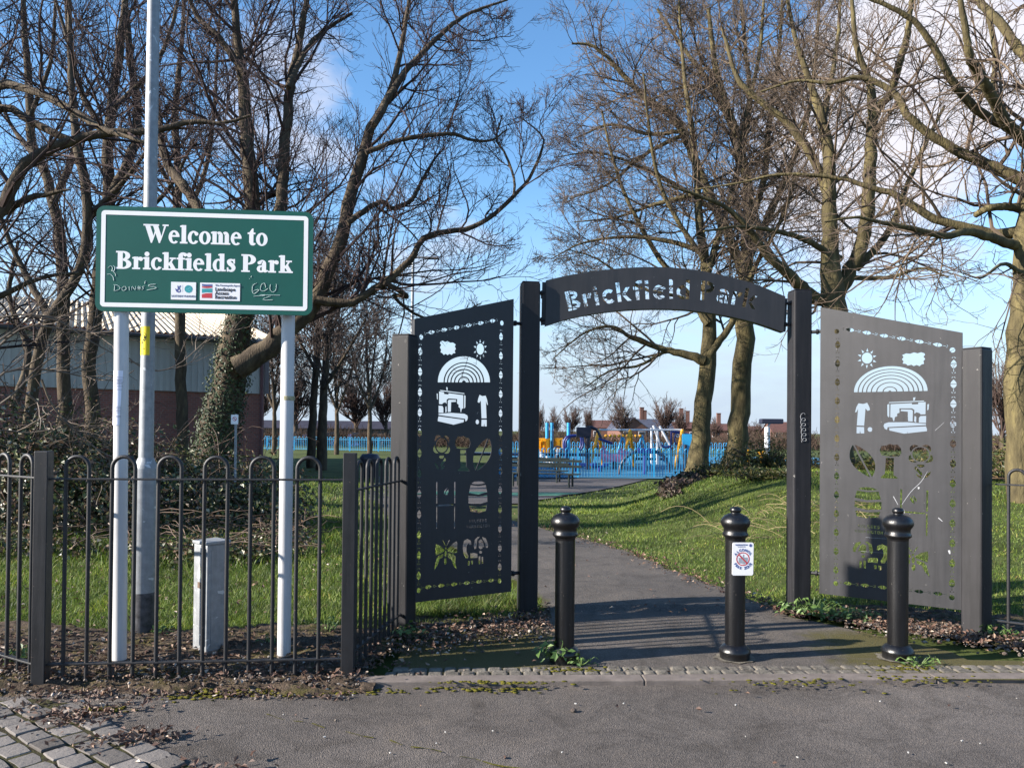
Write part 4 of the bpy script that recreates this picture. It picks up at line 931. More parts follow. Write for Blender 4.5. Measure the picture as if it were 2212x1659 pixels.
# logo plates
def plate(a, b, name):
    p, q = crop7(*a), crop7(*b); x0, z0, x1, z1 = p[0], q[1], q[0], p[1]
    return MB().prism(R_(x0, z0, x1, z1), fs, 0.0, 0.002).build(name, M_signw, ws), (x0, z0, x1, z1)
lp, (x0, z0, x1, z1) = plate((780, 825), (1020, 1002), 'logo_plate')
sx_, sz_ = (x1 - x0) / 240, (z1 - z0) / 177
lg = lambda a, b: (x0 + a * sx_, z1 - b * sz_)
hand = MB(); hand.flat([lg(*p) for p in ((38, 62), (50, 72), (66, 70), (60, 40), (68, 34), (76, 52), (86, 32), (96, 38), (84, 62), (94, 80), (92, 100), (72, 108), (52, 98), (44, 80))], fs, 0.0026)
hand.build('crossed_fingers_emblem', M_navy, lp); MB().flat([lg(*p) for p in ((72, 84), (84, 78), (88, 90), (76, 96))], fs, 0.0032).build('emblem_eye', M_signw, lp)
MB().flat([lg(110, 30), lg(112, 30), lg(112, 100), lg(110, 100)], fs, 0.0026).build('divider', M_ink, lp)
c_ = lg(168, 68); MB().flat(ell(c_[0], c_[1], 38 * sx_, 38 * sx_, 28), fs, 0.0026).build('round_emblem', M_teal, lp)
M_tealp = mat('ink_pale_teal', (0.10, 0.48, 0.50), var=0.1)
bl_ = MB(); bl_.flat(stroke([lg(140, 60), lg(160, 72), lg(182, 56), lg(198, 70)], [.001, .004, .005, .001]), fs, 0.0030); bl_.flat(ell(*lg(176, 84), 0.006, 0.003, 10), fs, 0.0030); bl_.build('emblem_swirl', M_tealp, lp)
text_mesh('LOTTERY FUNDED', fs, *lg(120, 150), 0.017, 0.0026, 'caption', M_ink, lp)
lp2, (x0, z0, x1, z1) = plate((1062, 832), (1448, 1012), 'logo_plate')
sx_, sz_ = (x1 - x0) / 386, (z1 - z0) / 180
for nm, mt, P in (('blue_band', M_navy, ((18, 14), (60, 18), (118, 16), (118, 34), (60, 38), (18, 34))), ('red_band', M_red, ((18, 40), (118, 36), (118, 50), (60, 56), (18, 52))), ('teal_band', M_teal, ((18, 62), (60, 62), (118, 58), (118, 100), (60, 98), (18, 106))), ('red_band', M_red, ((18, 118), (60, 108), (118, 106), (118, 156), (18, 156)))):
    MB().flat([lg(*p) for p in P], fs, 0.0026).build(nm, mt, lp2)
text_mesh('The Countryside Agency', fs, *lg(145, 32), 0.0155, 0.0026, 'caption', M_ink, lp2, 'LEFT')
M_lg = mat('ink_dark_grey', (0.035, 0.035, 0.045), var=0.1)
for k, t in enumerate(('Landscape', 'Access', 'Recreation')): text_mesh(t, fs, *lg(145, 80 + 40 * k), 0.0295, 0.0026, 'caption', M_lg, lp2, 'LEFT', bold=0.035)
# pen graffiti
M_pen = mat('pen_white', (0.62, 0.74, 0.70), rough=0.6, var=0.1)
def pen(pts, r=0.0013):
    q = smooth_path([crop7(*p) for p in pts], max(4, 4 * len(pts))) if len(pts) > 2 else [crop7(*p) for p in pts]
    return MB().tube([fs[0] + fs[1] * p[0] + fs[2] * p[1] + sn * 0.0012 for p in q], r, n=5).build('pen_stroke', M_pen, ws)
for s in ([(232, 860), (228, 910)], [(220, 852), (262, 860), (285, 885), (262, 905), (222, 914)], [(318, 872), (300, 890), (316, 910), (342, 896), (336, 872), (318, 872)], [(372, 870), (374, 908)], [(398, 905), (400, 868), (432, 905), (436, 866)], [(448, 880), (484, 884)], [(462, 866), (460, 900)], [(478, 868), (476, 902)], [(520, 868), (498, 874), (512, 888), (496, 902)], [(528, 818), (524, 845)], [(628, 848), (575, 852), (560, 868), (625, 875), (630, 888), (545, 905)],
          [(1612, 838), (1575, 860), (1570, 920), (1590, 940), (1635, 900), (1580, 912)], [(1690, 838), (1660, 850), (1648, 900), (1680, 915), (1720, 890)], [(1690, 838), (1700, 880)], [(1745, 850), (1742, 900), (1770, 925), (1798, 900), (1804, 848)], [(1580, 966), (1700, 958), (1640, 952), (1838, 956)], [(1745, 965), (1675, 990), (1690, 1002), (1768, 1000)],
          [(166, 690), (190, 670), (210, 690), (200, 720)], [(215, 668), (232, 680), (228, 715), (214, 716)], [(158, 752), (190, 752), (214, 775), (222, 812)], [(205, 712), (236, 745), (240, 768)], [(1562, 768), (1556, 780)], [(1540, 792), (1546, 798)]): pen(s)
# posts
for bx, tx_, Y, bz in ((258, 262, 4.73, 1), (613, 624, 4.86, 2)):
    b = G(bx, 1433 if bz == 1 else 1428, 0.0); t = A(tx_, 690, Y); Yb = Y
    p0 = A(bx, 1440, Yb); p0[2] = -0.03; top = np.array([t[0] - 0.004, Yb, zt_ - 0.05]); p0 = np.array([p0[0], Yb, -0.03])
    c = MB().tube([p0, p0 + (top - p0) * 0.5, top], 0.0415, n=28); c.build('post', M_white, ws, True)
    MB().tube([p0 + np.array([0, 0, 0.03]), p0 + np.array([0, 0, 0.07])], 0.044, n=28).build('post_foot', M_kerb, ws, True)
    for z in (zb_ + 0.1, zt_ - 0.12):
        cc = p0 + (top - p0) * ((z - p0[2]) / (top[2] - p0[2])); MB().tube([cc + np.array([0, 0, -0.02]), cc + np.array([0, 0, 0.02])], 0.045, n=24).build('clip', M_galv, ws, True)
p0 = A(622, 860, 4.86); MB().tube([p0 + np.array([0, 0, -0.014]), p0 + np.array([0, 0, 0.012])], 0.0428, n=24).build('tape_band', mat('old_tape', (0.30, 0.28, 0.17), rough=0.8, var=0.5, scale=40), ws, True)
# paper notice wrapped round the left post
ctr = A(260, 860, 4.73); hgt = 0.335; zc = ctr[2]; ctr = np.array([ctr[0], 4.73, zc])
a = np.radians(np.linspace(-128, -22, 16)); V = []
for zz_ in np.linspace(-hgt / 2, hgt / 2, 5):
    for t in a: V.append((ctr[0] + 0.0435 * math.cos(t), ctr[1] + 0.0435 * math.sin(t), zc + zz_))
i, j = np.meshgrid(np.arange(15), np.arange(4)); q = (j * 16 + i).ravel()
pn_ = thing('paper_notice', tuple(ctr), 'white paper notice wrapped round the left post of the green sign', 'notice')
mesh_np('sheet', np.array(V), [np.stack([q, q + 1, q + 17, q + 16], 1)], M_paper, pn_, True)
for k, zz_ in enumerate([.125, .112, .106, .099, .092, .085, .070, .050, -.055, -.064, -.073, -.082, -.091, -.112, -.12]):
    aa = np.radians(np.linspace(-100, -38 - (k * 7) % 19, 8)); V = [(ctr[0] + 0.0441 * math.cos(t), ctr[1] + 0.0441 * math.sin(t), zc + zz_ + s) for s in (0, 0.0022) for t in aa]
    MB().add(V, [[[n_, n_ + 1, n_ + 9, n_ + 8] for n_ in range(7)]]).build('print_line', M_ink, pn_)

# ------------------------------------------------------------------ lamp column behind the sign
LB = A(309, 1368, 5.43); LB[2] = 0
ltop = A(334, 0, 5.46); ldir = np.array([0.0, 0.004, 1.0]); l1 = A(321, 660, 5.45); lx = (l1[0] - LB[0])
lc = thing('lamp_column', tuple(LB), 'tall grey galvanised lamp column rising behind the welcome sign', 'lamp post')
zs = lambda ypx: EYE - (ypx - 923) / F * 5.43
col = lambda z: np.array([LB[0] + (A(333, 10, 5.46)[0] - LB[0]) * z / A(333, 10, 5.46)[2], LB[1] + 0.005 * z, z])
zshoulder = zs(1012); MB().tube([col(z) for z in (-0.1, 0.5, 0.85, zshoulder)], [0.079] * 4, n=32).build('base_compartment', M_galv, lc, True)
MB().tube([col(z) for z in (zshoulder, zshoulder + 0.02, zshoulder + 0.05, zshoulder + 0.075)], [0.079, 0.075, 0.062, 0.052], n=32).build('shoulder', M_galv, lc, True)
MB().tube([col(z) for z in (zshoulder + 0.07, 2.0, 3.0, 4.2, 6.5)], [0.050, 0.046, 0.044, 0.042, 0.036], n=32).build('shaft', M_galv, lc, True)
MB().tube([col(z) for z in (0.0, 0.15, 0.27, 0.305)], [0.0805] * 4, n=32, cap=False).build('bitumen_band', M_blkpaint, lc, True)
# door set in the left side of the compartment
aa = np.radians(np.linspace(160, 215, 8)); V = []
for z in (0.36, 0.62, 1.12):
    for t in aa: c = col(z); V.append((c[0] + 0.0815 * math.cos(t), c[1] + 0.0815 * math.sin(t), z))
mesh_np('door', np.array(V), [[[r * 8 + k, r * 8 + k + 1, r * 8 + k + 9, r * 8 + k + 8] for r in range(2) for k in range(7)]], M_galv, lc, True)
zt0, zt1 = zs(768), zs(706); aa = np.radians(np.linspace(-165, -50, 18)); V = []
for z in (zt0, zt1):
    for t in aa: c = col(z); V.append((c[0] + 0.0468 * math.cos(t), c[1] + 0.0468 * math.sin(t), z))
lab = mesh_np('number_label', np.array(V), [[[k, k + 1, k + 19, k + 18] for k in range(17)]], M_yellow, lc, True)
cc = col((zt0 + zt1) / 2); tm = text_mesh('2', (np.array([0, 0, 0.0]), np.array([1.0, 0, 0]), np.array([0, 0, 1.0])), 0, 0, 0.135, 0, 'number', M_inkk, None)
me = tm.data; V = np.empty(len(me.vertices) * 3); me.vertices.foreach_get('co', V); V = V.reshape(-1, 3)
t = math.radians(-106) + V[:, 0] / 0.0468; rr_ = 0.0474 + 0 * t
W_ = np.stack([cc[0] + rr_ * np.cos(t), cc[1] + rr_ * np.sin(t), cc[2] - 0.035 + V[:, 2]], 1) - worldloc(lab)
me.vertices.foreach_set('co', W_.ravel()); me.update(); tm.parent = lab
MB().box(tuple(cc + np.array([-0.015, -0.0462, -0.055])), (0.014, 0.001, 0.006), math.radians(-20)).build('number_underline', M_inkk, lab)

# ------------------------------------------------------------------ galvanised feeder pillar
FP = G(441, 1420); FP[1] += 0.10; hh = 0.735; ang = math.radians(-37)
fp = thing('feeder_pillar', tuple(FP), 'squat galvanised metal electric pillar standing on the soil behind the railing', 'feeder pillar')
bw_ = 0.158
MB().box((FP[0], FP[1], hh / 2 - 0.02), (bw_, bw_, hh), ang).build('body', M_galv, fp, bevel=0.006)
MB().box((FP[0], FP[1], hh - 0.008), (bw_ + 0.016, bw_ + 0.016, 0.022), ang).build('lid', M_galv, fp, bevel=0.005)
MB().box((FP[0], FP[1], 0.015), (bw_ + 0.012, bw_ + 0.012, 0.05), ang).build('plinth', M_kerb, fp, bevel=0.004)
e1 = np.array([math.cos(ang), math.sin(ang), 0]); e2 = np.array([-e1[1], e1[0], 0]); ff = (FP - e2 * (bw_ / 2), e1, np.array([0, 0, 1.0]))
door = MB().prism(rrect(-0.066, 0.07, 0.066, hh - 0.04, 0.006), ff, 0.0, 0.004).build('door', M_galv, fp)
MB().flat([(-0.03, 0.50), (0.03, 0.50), (0, 0.585)], ff, 0.0048).build('warning_triangle', mat('triangle_cream', (0.85, 0.8, 0.55), var=0.05), door)
MB().flat(R_(-0.022, 0.435, 0.024, 0.475), ff, 0.0048).build('data_label', mat('label_brown', (0.12, 0.075, 0.05), var=0.3, scale=60), door)
MB().flat(ell(0.01, hh - 0.075, 0.006, 0.006, 10), ff, 0.0048).build('lock', M_inkk, door)
ff2 = (FP + e1 * (bw_ / 2), e2, np.array([0, 0, 1.0])); MB().prism(rrect(-0.05, 0.06, 0.05, hh - 0.05, 0.004), ff2, 0, 0.003).build('side_panel', M_galv, fp)

# ------------------------------------------------------------------ warehouse on the left
def cladding(name, c0, c1, axis_scale, rough=0.6):
    m, nt, b = newmat(name); tc = N(nt, 'ShaderNodeTexCoord'); nz = N(nt, 'ShaderNodeTexNoise', Scale=0.8, Detail=6.0); L(nt, tc.outputs['Object'], nz.inputs['Vector'])
    r = ramp(nt, [(0.3, c0), (0.7, c1)]); L(nt, nz.outputs['Fac'], r.inputs['Fac']); L(nt, r.outputs['Color'], b.inputs['Base Color']); b.inputs['Roughness'].default_value = rough
    return m
M_clad = cladding('grey_cladding', (0.36, 0.35, 0.34), (0.46, 0.45, 0.43), 1)
M_roof = cladding('weathered_roof_sheet', (0.40, 0.33, 0.24), (0.58, 0.49, 0.36), 1, 0.85)
def brickmat(name, c1, c2, mor, scale=1.0, axis='XZ'):
    m, nt, b = newmat(name); tc = N(nt, 'ShaderNodeTexCoord'); sp_ = N(nt, 'ShaderNodeSeparateXYZ'); L(nt, tc.outputs['Object'], sp_.inputs[0])
    cb_ = N(nt, 'ShaderNodeCombineXYZ'); ad = N(nt, 'ShaderNodeMath', _operation='ADD'); L(nt, sp_.outputs['X'], ad.inputs[0]); L(nt, sp_.outputs['Y'], ad.inputs[1])
    L(nt, ad.outputs[0], cb_.inputs[0]); L(nt, sp_.outputs['Z'], cb_.inputs[1])
    br = N(nt, 'ShaderNodeTexBrick', Scale=scale); br.inputs['Color1'].default_value = (*c1, 1); br.inputs['Color2'].default_value = (*c2, 1); br.inputs['Mortar'].default_value = (*mor, 1)
    br.inputs['Brick Width'].default_value = 0.225; br.inputs['Row Height'].default_value = 0.075; br.inputs['Mortar Size'].default_value = 0.008
    L(nt, cb_.outputs[0], br.inputs['Vector']); L(nt, br.outputs['Color'], b.inputs['Base Color']); b.inputs['Roughness'].default_value = 0.9; return m
M_brick = brickmat('red_brick', (0.27, 0.092, 0.07), (0.19, 0.068, 0.056), (0.20, 0.165, 0.145))
M_brick2 = brickmat('house_brick', (0.15, 0.055, 0.038), (0.12, 0.045, 0.034), (0.14, 0.11, 0.09))
W1 = A(572, 741, 28.0); ze = W1[2]; W0 = np.array([-23.0, 20.1, 0]); Wd_ = (W1 - W0); Wd_[2] = 0; WL = np.linalg.norm(Wd_); we = Wd_ / WL; wn = np.array([-we[1], we[0], 0])
zbk = A(566, 851, 28)[2]; wh = thing('warehouse', (*((W0 + W1) / 2)[:2], 0), 'low warehouse with pale corrugated roof, grey cladding and brick base behind the left trees', 'warehouse')
fw = (np.array([W0[0], W0[1], 0.0]), we, np.array([0, 0, 1.0])); DEP = 23.6
MB().box((fw[0] + we * WL / 2 + wn * DEP / 2 + np.array([0, 0, (zbk - 0.6) / 2])), (WL, DEP, zbk + 0.6), ax=[we, wn, np.array([0, 0, 1.0])]).build('brick_wall', M_brick, wh)
cw = MB(); n_ = int(WL / 0.1)
for k in range(0, n_):
    dpt = 0.085 if k % 2 else 0.065
    cw.box(fw[0] + we * (k + 0.5) * 0.1 - wn * dpt / 2 + np.array([0, 0, (zbk + ze) / 2]), (0.1, dpt, ze - zbk), ax=[we, wn, np.array([0, 0, 1.0])])
cw.build('cladding', M_clad, wh)
rise = 2.57; rf = MB(); nr = int((WL + 0.6) / 0.20); us = np.linspace(-0.3, WL + 0.3, nr * 2)
V = []
for k, u in enumerate(us):
    z = 0.085 * (k % 2)
    for (w_, zz_) in ((-0.45, ze - 0.02), (11.8, ze + rise), (24.1, ze - 0.02)): p = fw[0] + we * u + wn * w_; V.append((p[0], p[1], zz_ + z + 0.06))
i, j = np.meshgrid(np.arange(2), np.arange(len(us) - 1)); q = (j * 3 + i).ravel()
mesh_np('corrugated_roof', np.array(V), [np.stack([q, q + 1, q + 4, q + 3], 1)], M_roof, wh)
gb = fw[0] + we * (WL + 0.0); gm = MB(); frg = (gb + we * 0.1, wn, np.array([0, 0, 1.0])); gm.prism([(0.2, zbk), (DEP - 0.2, zbk), (DEP - 0.2, ze), (DEP / 2, ze + rise - 0.12), (0.2, ze)], frg, -0.1, 0.0); gm.build('gable_cladding', M_clad, wh)
MB().tube([fw[0] + we * u - wn * 0.50 + np.array([0, 0, ze - 0.05]) for u in np.linspace(0, WL + 0.2, 6)], 0.085, n=10).build('gutter', mat('gutter_grey', (0.05, 0.05, 0.055), var=0.1), wh)
MB().tube([fw[0] + we * (WL - 0.12) - wn * 0.16 + np.array([0, 0, z]) for z in (-0.3, 1.5, ze - 0.1)], 0.06, n=10).build('downpipe', mat('downpipe_maroon', (0.10, 0.035, 0.04), var=0.15), wh)
MB().box(fw[0] + we * (WL + 0.06) - wn * 0.09 + np.array([0, 0, (zbk + ze) / 2]), (0.16, 0.10, ze - zbk), ax=[we, wn, np.array([0, 0, 1.0])]).build('corner_flashing', mat('flashing_grey', (0.14, 0.12, 0.13), var=0.1), wh)

# small prohibition sign by the ivy trunk
ns_p = A(507, 906, 11.0); ns = thing('small_prohibition_sign', (ns_p[0], ns_p[1], 0.2), 'small white prohibition sign on a short post beside the ivy covered trunk', 'sign')
frs = (ns_p, np.array([1.0, 0, 0]), np.array([0, 0, 1.0])); MB().prism(rrect(-0.052, -0.068, 0.052, 0.068, 0.008), frs, 0, 0.004).build('plate', M_signw, ns)
MB().flat(arcband(0, 0.008, 0.03, 0.03, 0.007, 0, 360, 28), frs, 0.005).build('prohibition_ring', M_red, ns); MB().flat([(-0.022, 0.024), (-0.016, 0.03), (0.022, -0.008), (0.016, -0.014)], frs, 0.0056).build('prohibition_bar', M_red, ns)
MB().tube([ns_p + np.array([0.01, 0.02, -0.9]), ns_p + np.array([0.01, 0.02, 0.08])], 0.018, n=10).build('post', M_galv, ns, True)

# street lamp beyond the left panel
sl_ = A(889, 760, 34.0); stl = thing('street_lamp', (sl_[0], 34.0, tz(sl_[0], 34)), 'slim grey street lamp far behind the black panel', 'lamp post')
zt_l = A(889, 558, 34)[2]; MB().tube([(sl_[0], 34, tz(sl_[0], 34)), (sl_[0], 34, 3), (sl_[0] + 0.03, 34, zt_l)], [0.10, 0.08, 0.06], n=10).build('pole', M_galv, stl, True)
hp = A(912, 557, 34); MB().tube([(sl_[0] - 0.05, 34, zt_l), (sl_[0] + 0.4, 34, zt_l + 0.05), (sl_[0] + 0.55, 34, zt_l + 0.03)], 0.045, n=8).build('arm', M_galv, stl, True)
MB().box((sl_[0] + 0.85, 34, zt_l + 0.01), (0.65, 0.25, 0.10)).build('lantern', mat('lantern_grey', (0.12, 0.12, 0.13), var=0.1), stl, bevel=0.03)
# ------------------------------------------------------------------ trees
def barkmat(name, c0, c1, c2, sc=7.0):
    m, nt, b = newmat(name); tc = N(nt, 'ShaderNodeTexCoord'); mp = N(nt, 'ShaderNodeMapping'); mp.inputs['Scale'].default_value = (1, 1, 0.3); L(nt, tc.outputs['Object'], mp.inputs[0])
    nz = N(nt, 'ShaderNodeTexNoise', Scale=sc, Detail=7.0, Roughness=0.65); L(nt, mp.outputs[0], nz.inputs['Vector'])
    r = ramp(nt, [(0.28, c0), (0.52, c1), (0.72, c2)]); L(nt, nz.outputs['Fac'], r.inputs['Fac']); L(nt, r.outputs['Color'], b.inputs['Base Color'])
    b.inputs['Roughness'].default_value = 0.92; b.inputs['Specular IOR Level'].default_value = 0.2
    n2 = N(nt, 'ShaderNodeTexNoise', Scale=sc * 5, Detail=4.0); L(nt, mp.outputs[0], n2.inputs['Vector']); bp = N(nt, 'ShaderNodeBump', Strength=0.7, Distance=0.03); L(nt, n2.outputs['Fac'], bp.inputs['Height']); L(nt, bp.outputs['Normal'], b.inputs['Normal'])
    return m
M_barkL = barkmat('bark_brown', (0.032, 0.024, 0.018), (0.072, 0.055, 0.038), (0.125, 0.10, 0.062))
M_barkR = barkmat('bark_lichen', (0.038, 0.031, 0.018), (0.092, 0.075, 0.038), (0.165, 0.135, 0.060))
M_twigL = mat('twig_red_brown', (0.042, 0.028, 0.028), rough=0.85, var=0.4, scale=2.0, col2=(0.085, 0.057, 0.052), spec=0.2)
M_twigR = mat('twig_olive', (0.070, 0.049, 0.044), rough=0.85, var=0.4, scale=2.0, col2=(0.145, 0.108, 0.074), spec=0.2)
M_ivy = leafmat('ivy_leaf', [(0.0, (0.012, 0.028, 0.008)), (0.5, (0.030, 0.052, 0.016)), (0.85, (0.045, 0.07, 0.024)), (1.0, (0.08, 0.09, 0.045))], rough=0.6, trans=0.1)

def norm(v): return v / (np.linalg.norm(v, axis=-1, keepdims=True) + 1e-12)
def spawn(P, R, n, rg, ang, lenf, t0, t1, K, up, wig, r_end, rscale, lmin=0.1, rmax=9):
    """children of branches P (N,Kp,3): n each; returns (N*n, K, 3) paths and radii"""
    Nn, Kp, _ = P.shape; t = rg.uniform(t0, t1, (Nn, n)); f = t * (Kp - 1); i = np.minimum(f.astype(int), Kp - 2); fr = (f - i)[..., None]
    idx = np.arange(Nn)[:, None]; p = P[idx, i] * (1 - fr) + P[idx, i + 1] * fr; T = norm(P[idx, i + 1] - P[idx, i])
    r = R[idx, i] * (1 - fr[..., 0]) + R[idx, i + 1] * fr[..., 0]
    plen = np.linalg.norm(np.diff(P, axis=1), axis=2).sum(1)[:, None]
    rnd = norm(rg.normal(size=T.shape)); side = norm(rnd - (rnd * T).sum(-1, keepdims=True) * T)
    a = np.radians(rg.uniform(ang[0], ang[1], (Nn, n)))[..., None]; D = norm(T * np.cos(a) + side * np.sin(a) + np.array([0, 0, up]))
    ln = np.maximum(lmin, lenf(plen, t, r) * rg.uniform(0.6, 1.25, (Nn, n)))
    p = p.reshape(-1, 3); D = D.reshape(-1, 3); ln = ln.reshape(-1); r0 = np.minimum(np.maximum(r_end * 1.25, r.reshape(-1) * rscale), rmax)
    Q = np.empty((len(p), K, 3)); Q[:, 0] = p; step = (ln / (K - 1))[:, None]; bend = rg.normal(0, wig * 0.6, (len(p), 3)); up_v = np.array([0, 0, up * 0.5])
    for k in range(1, K):
        D = norm(D + rg.normal(0, wig, D.shape) + bend * 0.35 + up_v * (0.4 if k < K - 1 else 0.8)); Q[:, k] = Q[:, k - 1] + D * step
    s = np.linspace(0, 1, K)[None]; RR = r0[:, None] * (1 - s) + r_end * s
    return Q, RR

def tree(name, label, Y, limbs, seed, bark, twig, group, start=0.22, dens=1.0, L=(1.9, 0.95, 0.5, 0.26), n=(0.42, 7, 6, 3), rt=(0.007, 0.0048, 0.0036, 0.0028), up=0.22, base=None, spread=0.9, levels=4):
    rg = np.random.default_rng(seed); x, y = limbs[0][0][:2]
    b = A(x, y, Y); gz = tz(b[0], Y); root = thing(name, (b[0], Y, gz), label, 'tree', group)
    tm = MB(); c1P = []; c1R = []
    for li, limb in enumerate(limbs):
        dy = 0.0 if li == 0 else rg.uniform(-spread, spread) * 1.6
        pts = []; m_ = len(limb)
        for k, q in enumerate(limb):
            s = k / (m_ - 1); yy_ = Y + dy * s ** 0.8 + (0.25 * math.sin(3.1 * s + seed) if li else 0.1 * s)
            p = A(q[0], q[1], yy_); pts.append((*p, q[2] * yy_ / F))
        if li == 0: pts[0] = (pts[0][0], pts[0][1], min(pts[0][2], gz - 0.1), pts[0][3] * 1.15)
        S = smooth_path(pts, 40 if m_ > 6 else 26)
        S[1:-1, :3] += rg.normal(0, 1, (len(S) - 2, 3)) * (S[1:-1, 3:4] * 0.10)
        tm.tube(S[:, :3], np.maximum(S[:, 3], 0.004), n=12 if li < 3 else 9)
        ln = np.linalg.norm(np.diff(S[:, :3], axis=0), axis=1).sum(); k1 = max(3, int(ln / n[0] * dens))
        lf = lambda pl_, t, r, ln=ln: np.clip(L[0] * (0.55 + 14 * r), 0.5, L[0] * 1.9) * (1.1 - 0.5 * t)
        st = start if li == 0 else 0.06
        q, r = spawn(S[None, :, :3], S[None, :, 3], k1, rg, (35, 75), lf, st, 1.0, 9, up, 0.16, rt[0], 0.42, 0.3, 0.035); c1P.append(q); c1R.append(r)
    tm.build('trunk', bark, root, True)
    P1_, R1_ = np.concatenate(c1P), np.concatenate(c1R); cr = MB(); V, f = tube_arr(P1_, R1_, 5); cr.add(V, [f])
    P2_, R2_ = spawn(P1_, R1_, n[1], rg, (28, 65), lambda pl_, t, r: np.minimum(pl_ * 0.62, L[1] * 1.7) * (1.15 - 0.6 * t), 0.12, 1.0, 7, up * 0.9, 0.18, rt[1], 0.6, 0.2); V, f = tube_arr(P2_, R2_, 4); cr.add(V, [f])
    P3_, R3_ = spawn(P2_, R2_, n[2], rg, (25, 60), lambda pl_, t, r: np.minimum(pl_ * 0.6, L[2] * 1.7) * (1.15 - 0.6 * t), 0.1, 1.0, 5, up * 0.8, 0.2, rt[2], 0.75, 0.12); V, f = tube_arr(P3_, R3_, 3); cr.add(V, [f])
    if levels > 3:
        P4_, R4_ = spawn(P3_, R3_, n[3], rg, (25, 60), lambda pl_, t, r: np.minimum(pl_ * 0.6, L[3] * 1.6) * (1.1 - 0.5 * t), 0.15, 1.0, 3, up * 0.7, 0.2, rt[3], 0.8, 0.06); V, f = tube_arr(P4_, R4_, 3); cr.add(V, [f])
    cr.build('crown', twig, root, False)
    return root

def leaves_mb(P, Nrm, size, rg, aspect=0.8, fold=0.25):
    n = len(P); Nrm = norm(Nrm); r = norm(rg.normal(size=(n, 3))); u = norm(np.cross(Nrm, r)); v = np.cross(Nrm, u); s = np.asarray(size).reshape(-1, 1)
    V = np.stack([P, P + u * s * 0.55 + v * s * aspect * 0.5 + Nrm * s * fold, P + u * s * 1.1, P + u * s * 0.55 - v * s * aspect * 0.5 + Nrm * s * fold], 1).reshape(-1, 3)
    a = np.arange(n) * 4; f = np.concatenate([np.stack([a, a + 1, a + 2], 1), np.stack([a, a + 2, a + 3], 1)])
    return V, f

GL_ = 'bare trees left of the gate'; GR_ = 'bare trees right of the gate'
T1 = tree('bare_tree', 'large bare tree with an ivy clad leaning trunk behind the welcome sign', 15, [
 [(455, 1085, 44), (466, 960, 39), (488, 860, 35), (505, 760, 31), (522, 690, 27), (540, 600, 21), (545, 450, 17), (534, 300, 14.5), (526, 180, 12), (512, 80, 9), (500, -60, 6)],
 [(512, 795, 26), (560, 765, 23), (620, 715, 20), (672, 665, 17), (705, 590, 15), (737, 516, 14), (754, 433, 13), (780, 350, 12), (800, 283, 10.5), (840, 206, 8), (860, 133, 6), (884, 0, 4), (890, -80, 2.5)],
 [(806, 270, 9), (847, 200, 8), (880, 150, 6.5), (920, 107, 5.5), (977, 53, 4.5), (1020, 27, 3.5), (1097, 0, 2)],
 [(684, 648, 11), (757, 655, 9), (800, 630, 8.5), (850, 596, 8), (890, 556, 7), (917, 514, 6.5), (970, 500, 6), (1014, 493, 5.5), (1054, 473, 5), (1097, 436, 4.5), (1143, 386, 3.6), (1173, 317, 2.8), (1168, 290, 2), (1124, 253, 1.2)],
 [(790, 330, 6), (863, 303, 5), (923, 293, 4.5), (977, 290, 4), (1020, 303, 3.2), (1063, 303, 2.5), (1095, 280, 1.5)],
 [(750, 482, 7), (820, 437, 5.5), (847, 450, 5), (887, 433, 4.5), (910, 393, 3.5), (937, 347, 2.5), (960, 320, 1.2)],
 [(545, 640, 15), (590, 560, 14), (607, 433, 13), (615, 330, 12), (625, 200, 10), (645, 100, 8), (662, 0, 6), (670, -80, 4)],
 [(530, 160, 8), (473, 83, 7), (430, 40, 5.5), (400, -20, 4)], [(622, 190, 7), (660, 110, 5.5), (700, 67, 4.5), (760, 30, 3)],
 [(535, 640, 13), (480, 540, 12.5), (430, 455, 11.5), (395, 400, 11), (367, 363, 10), (350, 310, 8), (345, 250, 5), (335, 180, 3)],
 [(830, 610, 6), (880, 640, 5), (850, 640, 4), (900, 680, 3), (960, 690, 2), (1040, 655, 1.2)],
 [(1110, 425, 3), (1110, 385, 2.8), (1090, 330, 2.4), (1072, 300, 2), (1085, 250, 1.5)]], 5, M_barkL, M_twigL, GL_, start=0.42, n=(0.42, 7, 6, 2))
# ivy on its trunk
rg = np.random.default_rng(21); V_ = []; n_i = 5200
tp = smooth_path([(*A(q[0], q[1], 15), q[2] * 15 / F) for q in [(455, 1085, 46), (466, 960, 40), (488, 860, 36), (505, 760, 32), (518, 700, 27), (530, 640, 22)]], 60)
k = np.minimum((rg.beta(1.0, 1.6, n_i) * 59).astype(int), 58); a = rg.uniform(0, 2 * PI, n_i); nr_ = np.stack([np.cos(a), np.sin(a), rg.normal(0.2, 0.35, n_i)], 1)
Pi_ = tp[k, :3] + np.stack([np.cos(a), np.sin(a), 0 * a], 1) * (tp[k, 3:4] * rg.uniform(1.0, 1.28, (n_i, 1))) + rg.normal(0, 0.03, (n_i, 3))
V, f = leaves_mb(Pi_, nr_, rg.uniform(0.03, 0.075, n_i), rg); mesh_np('ivy', V, [f], M_ivy, T1)

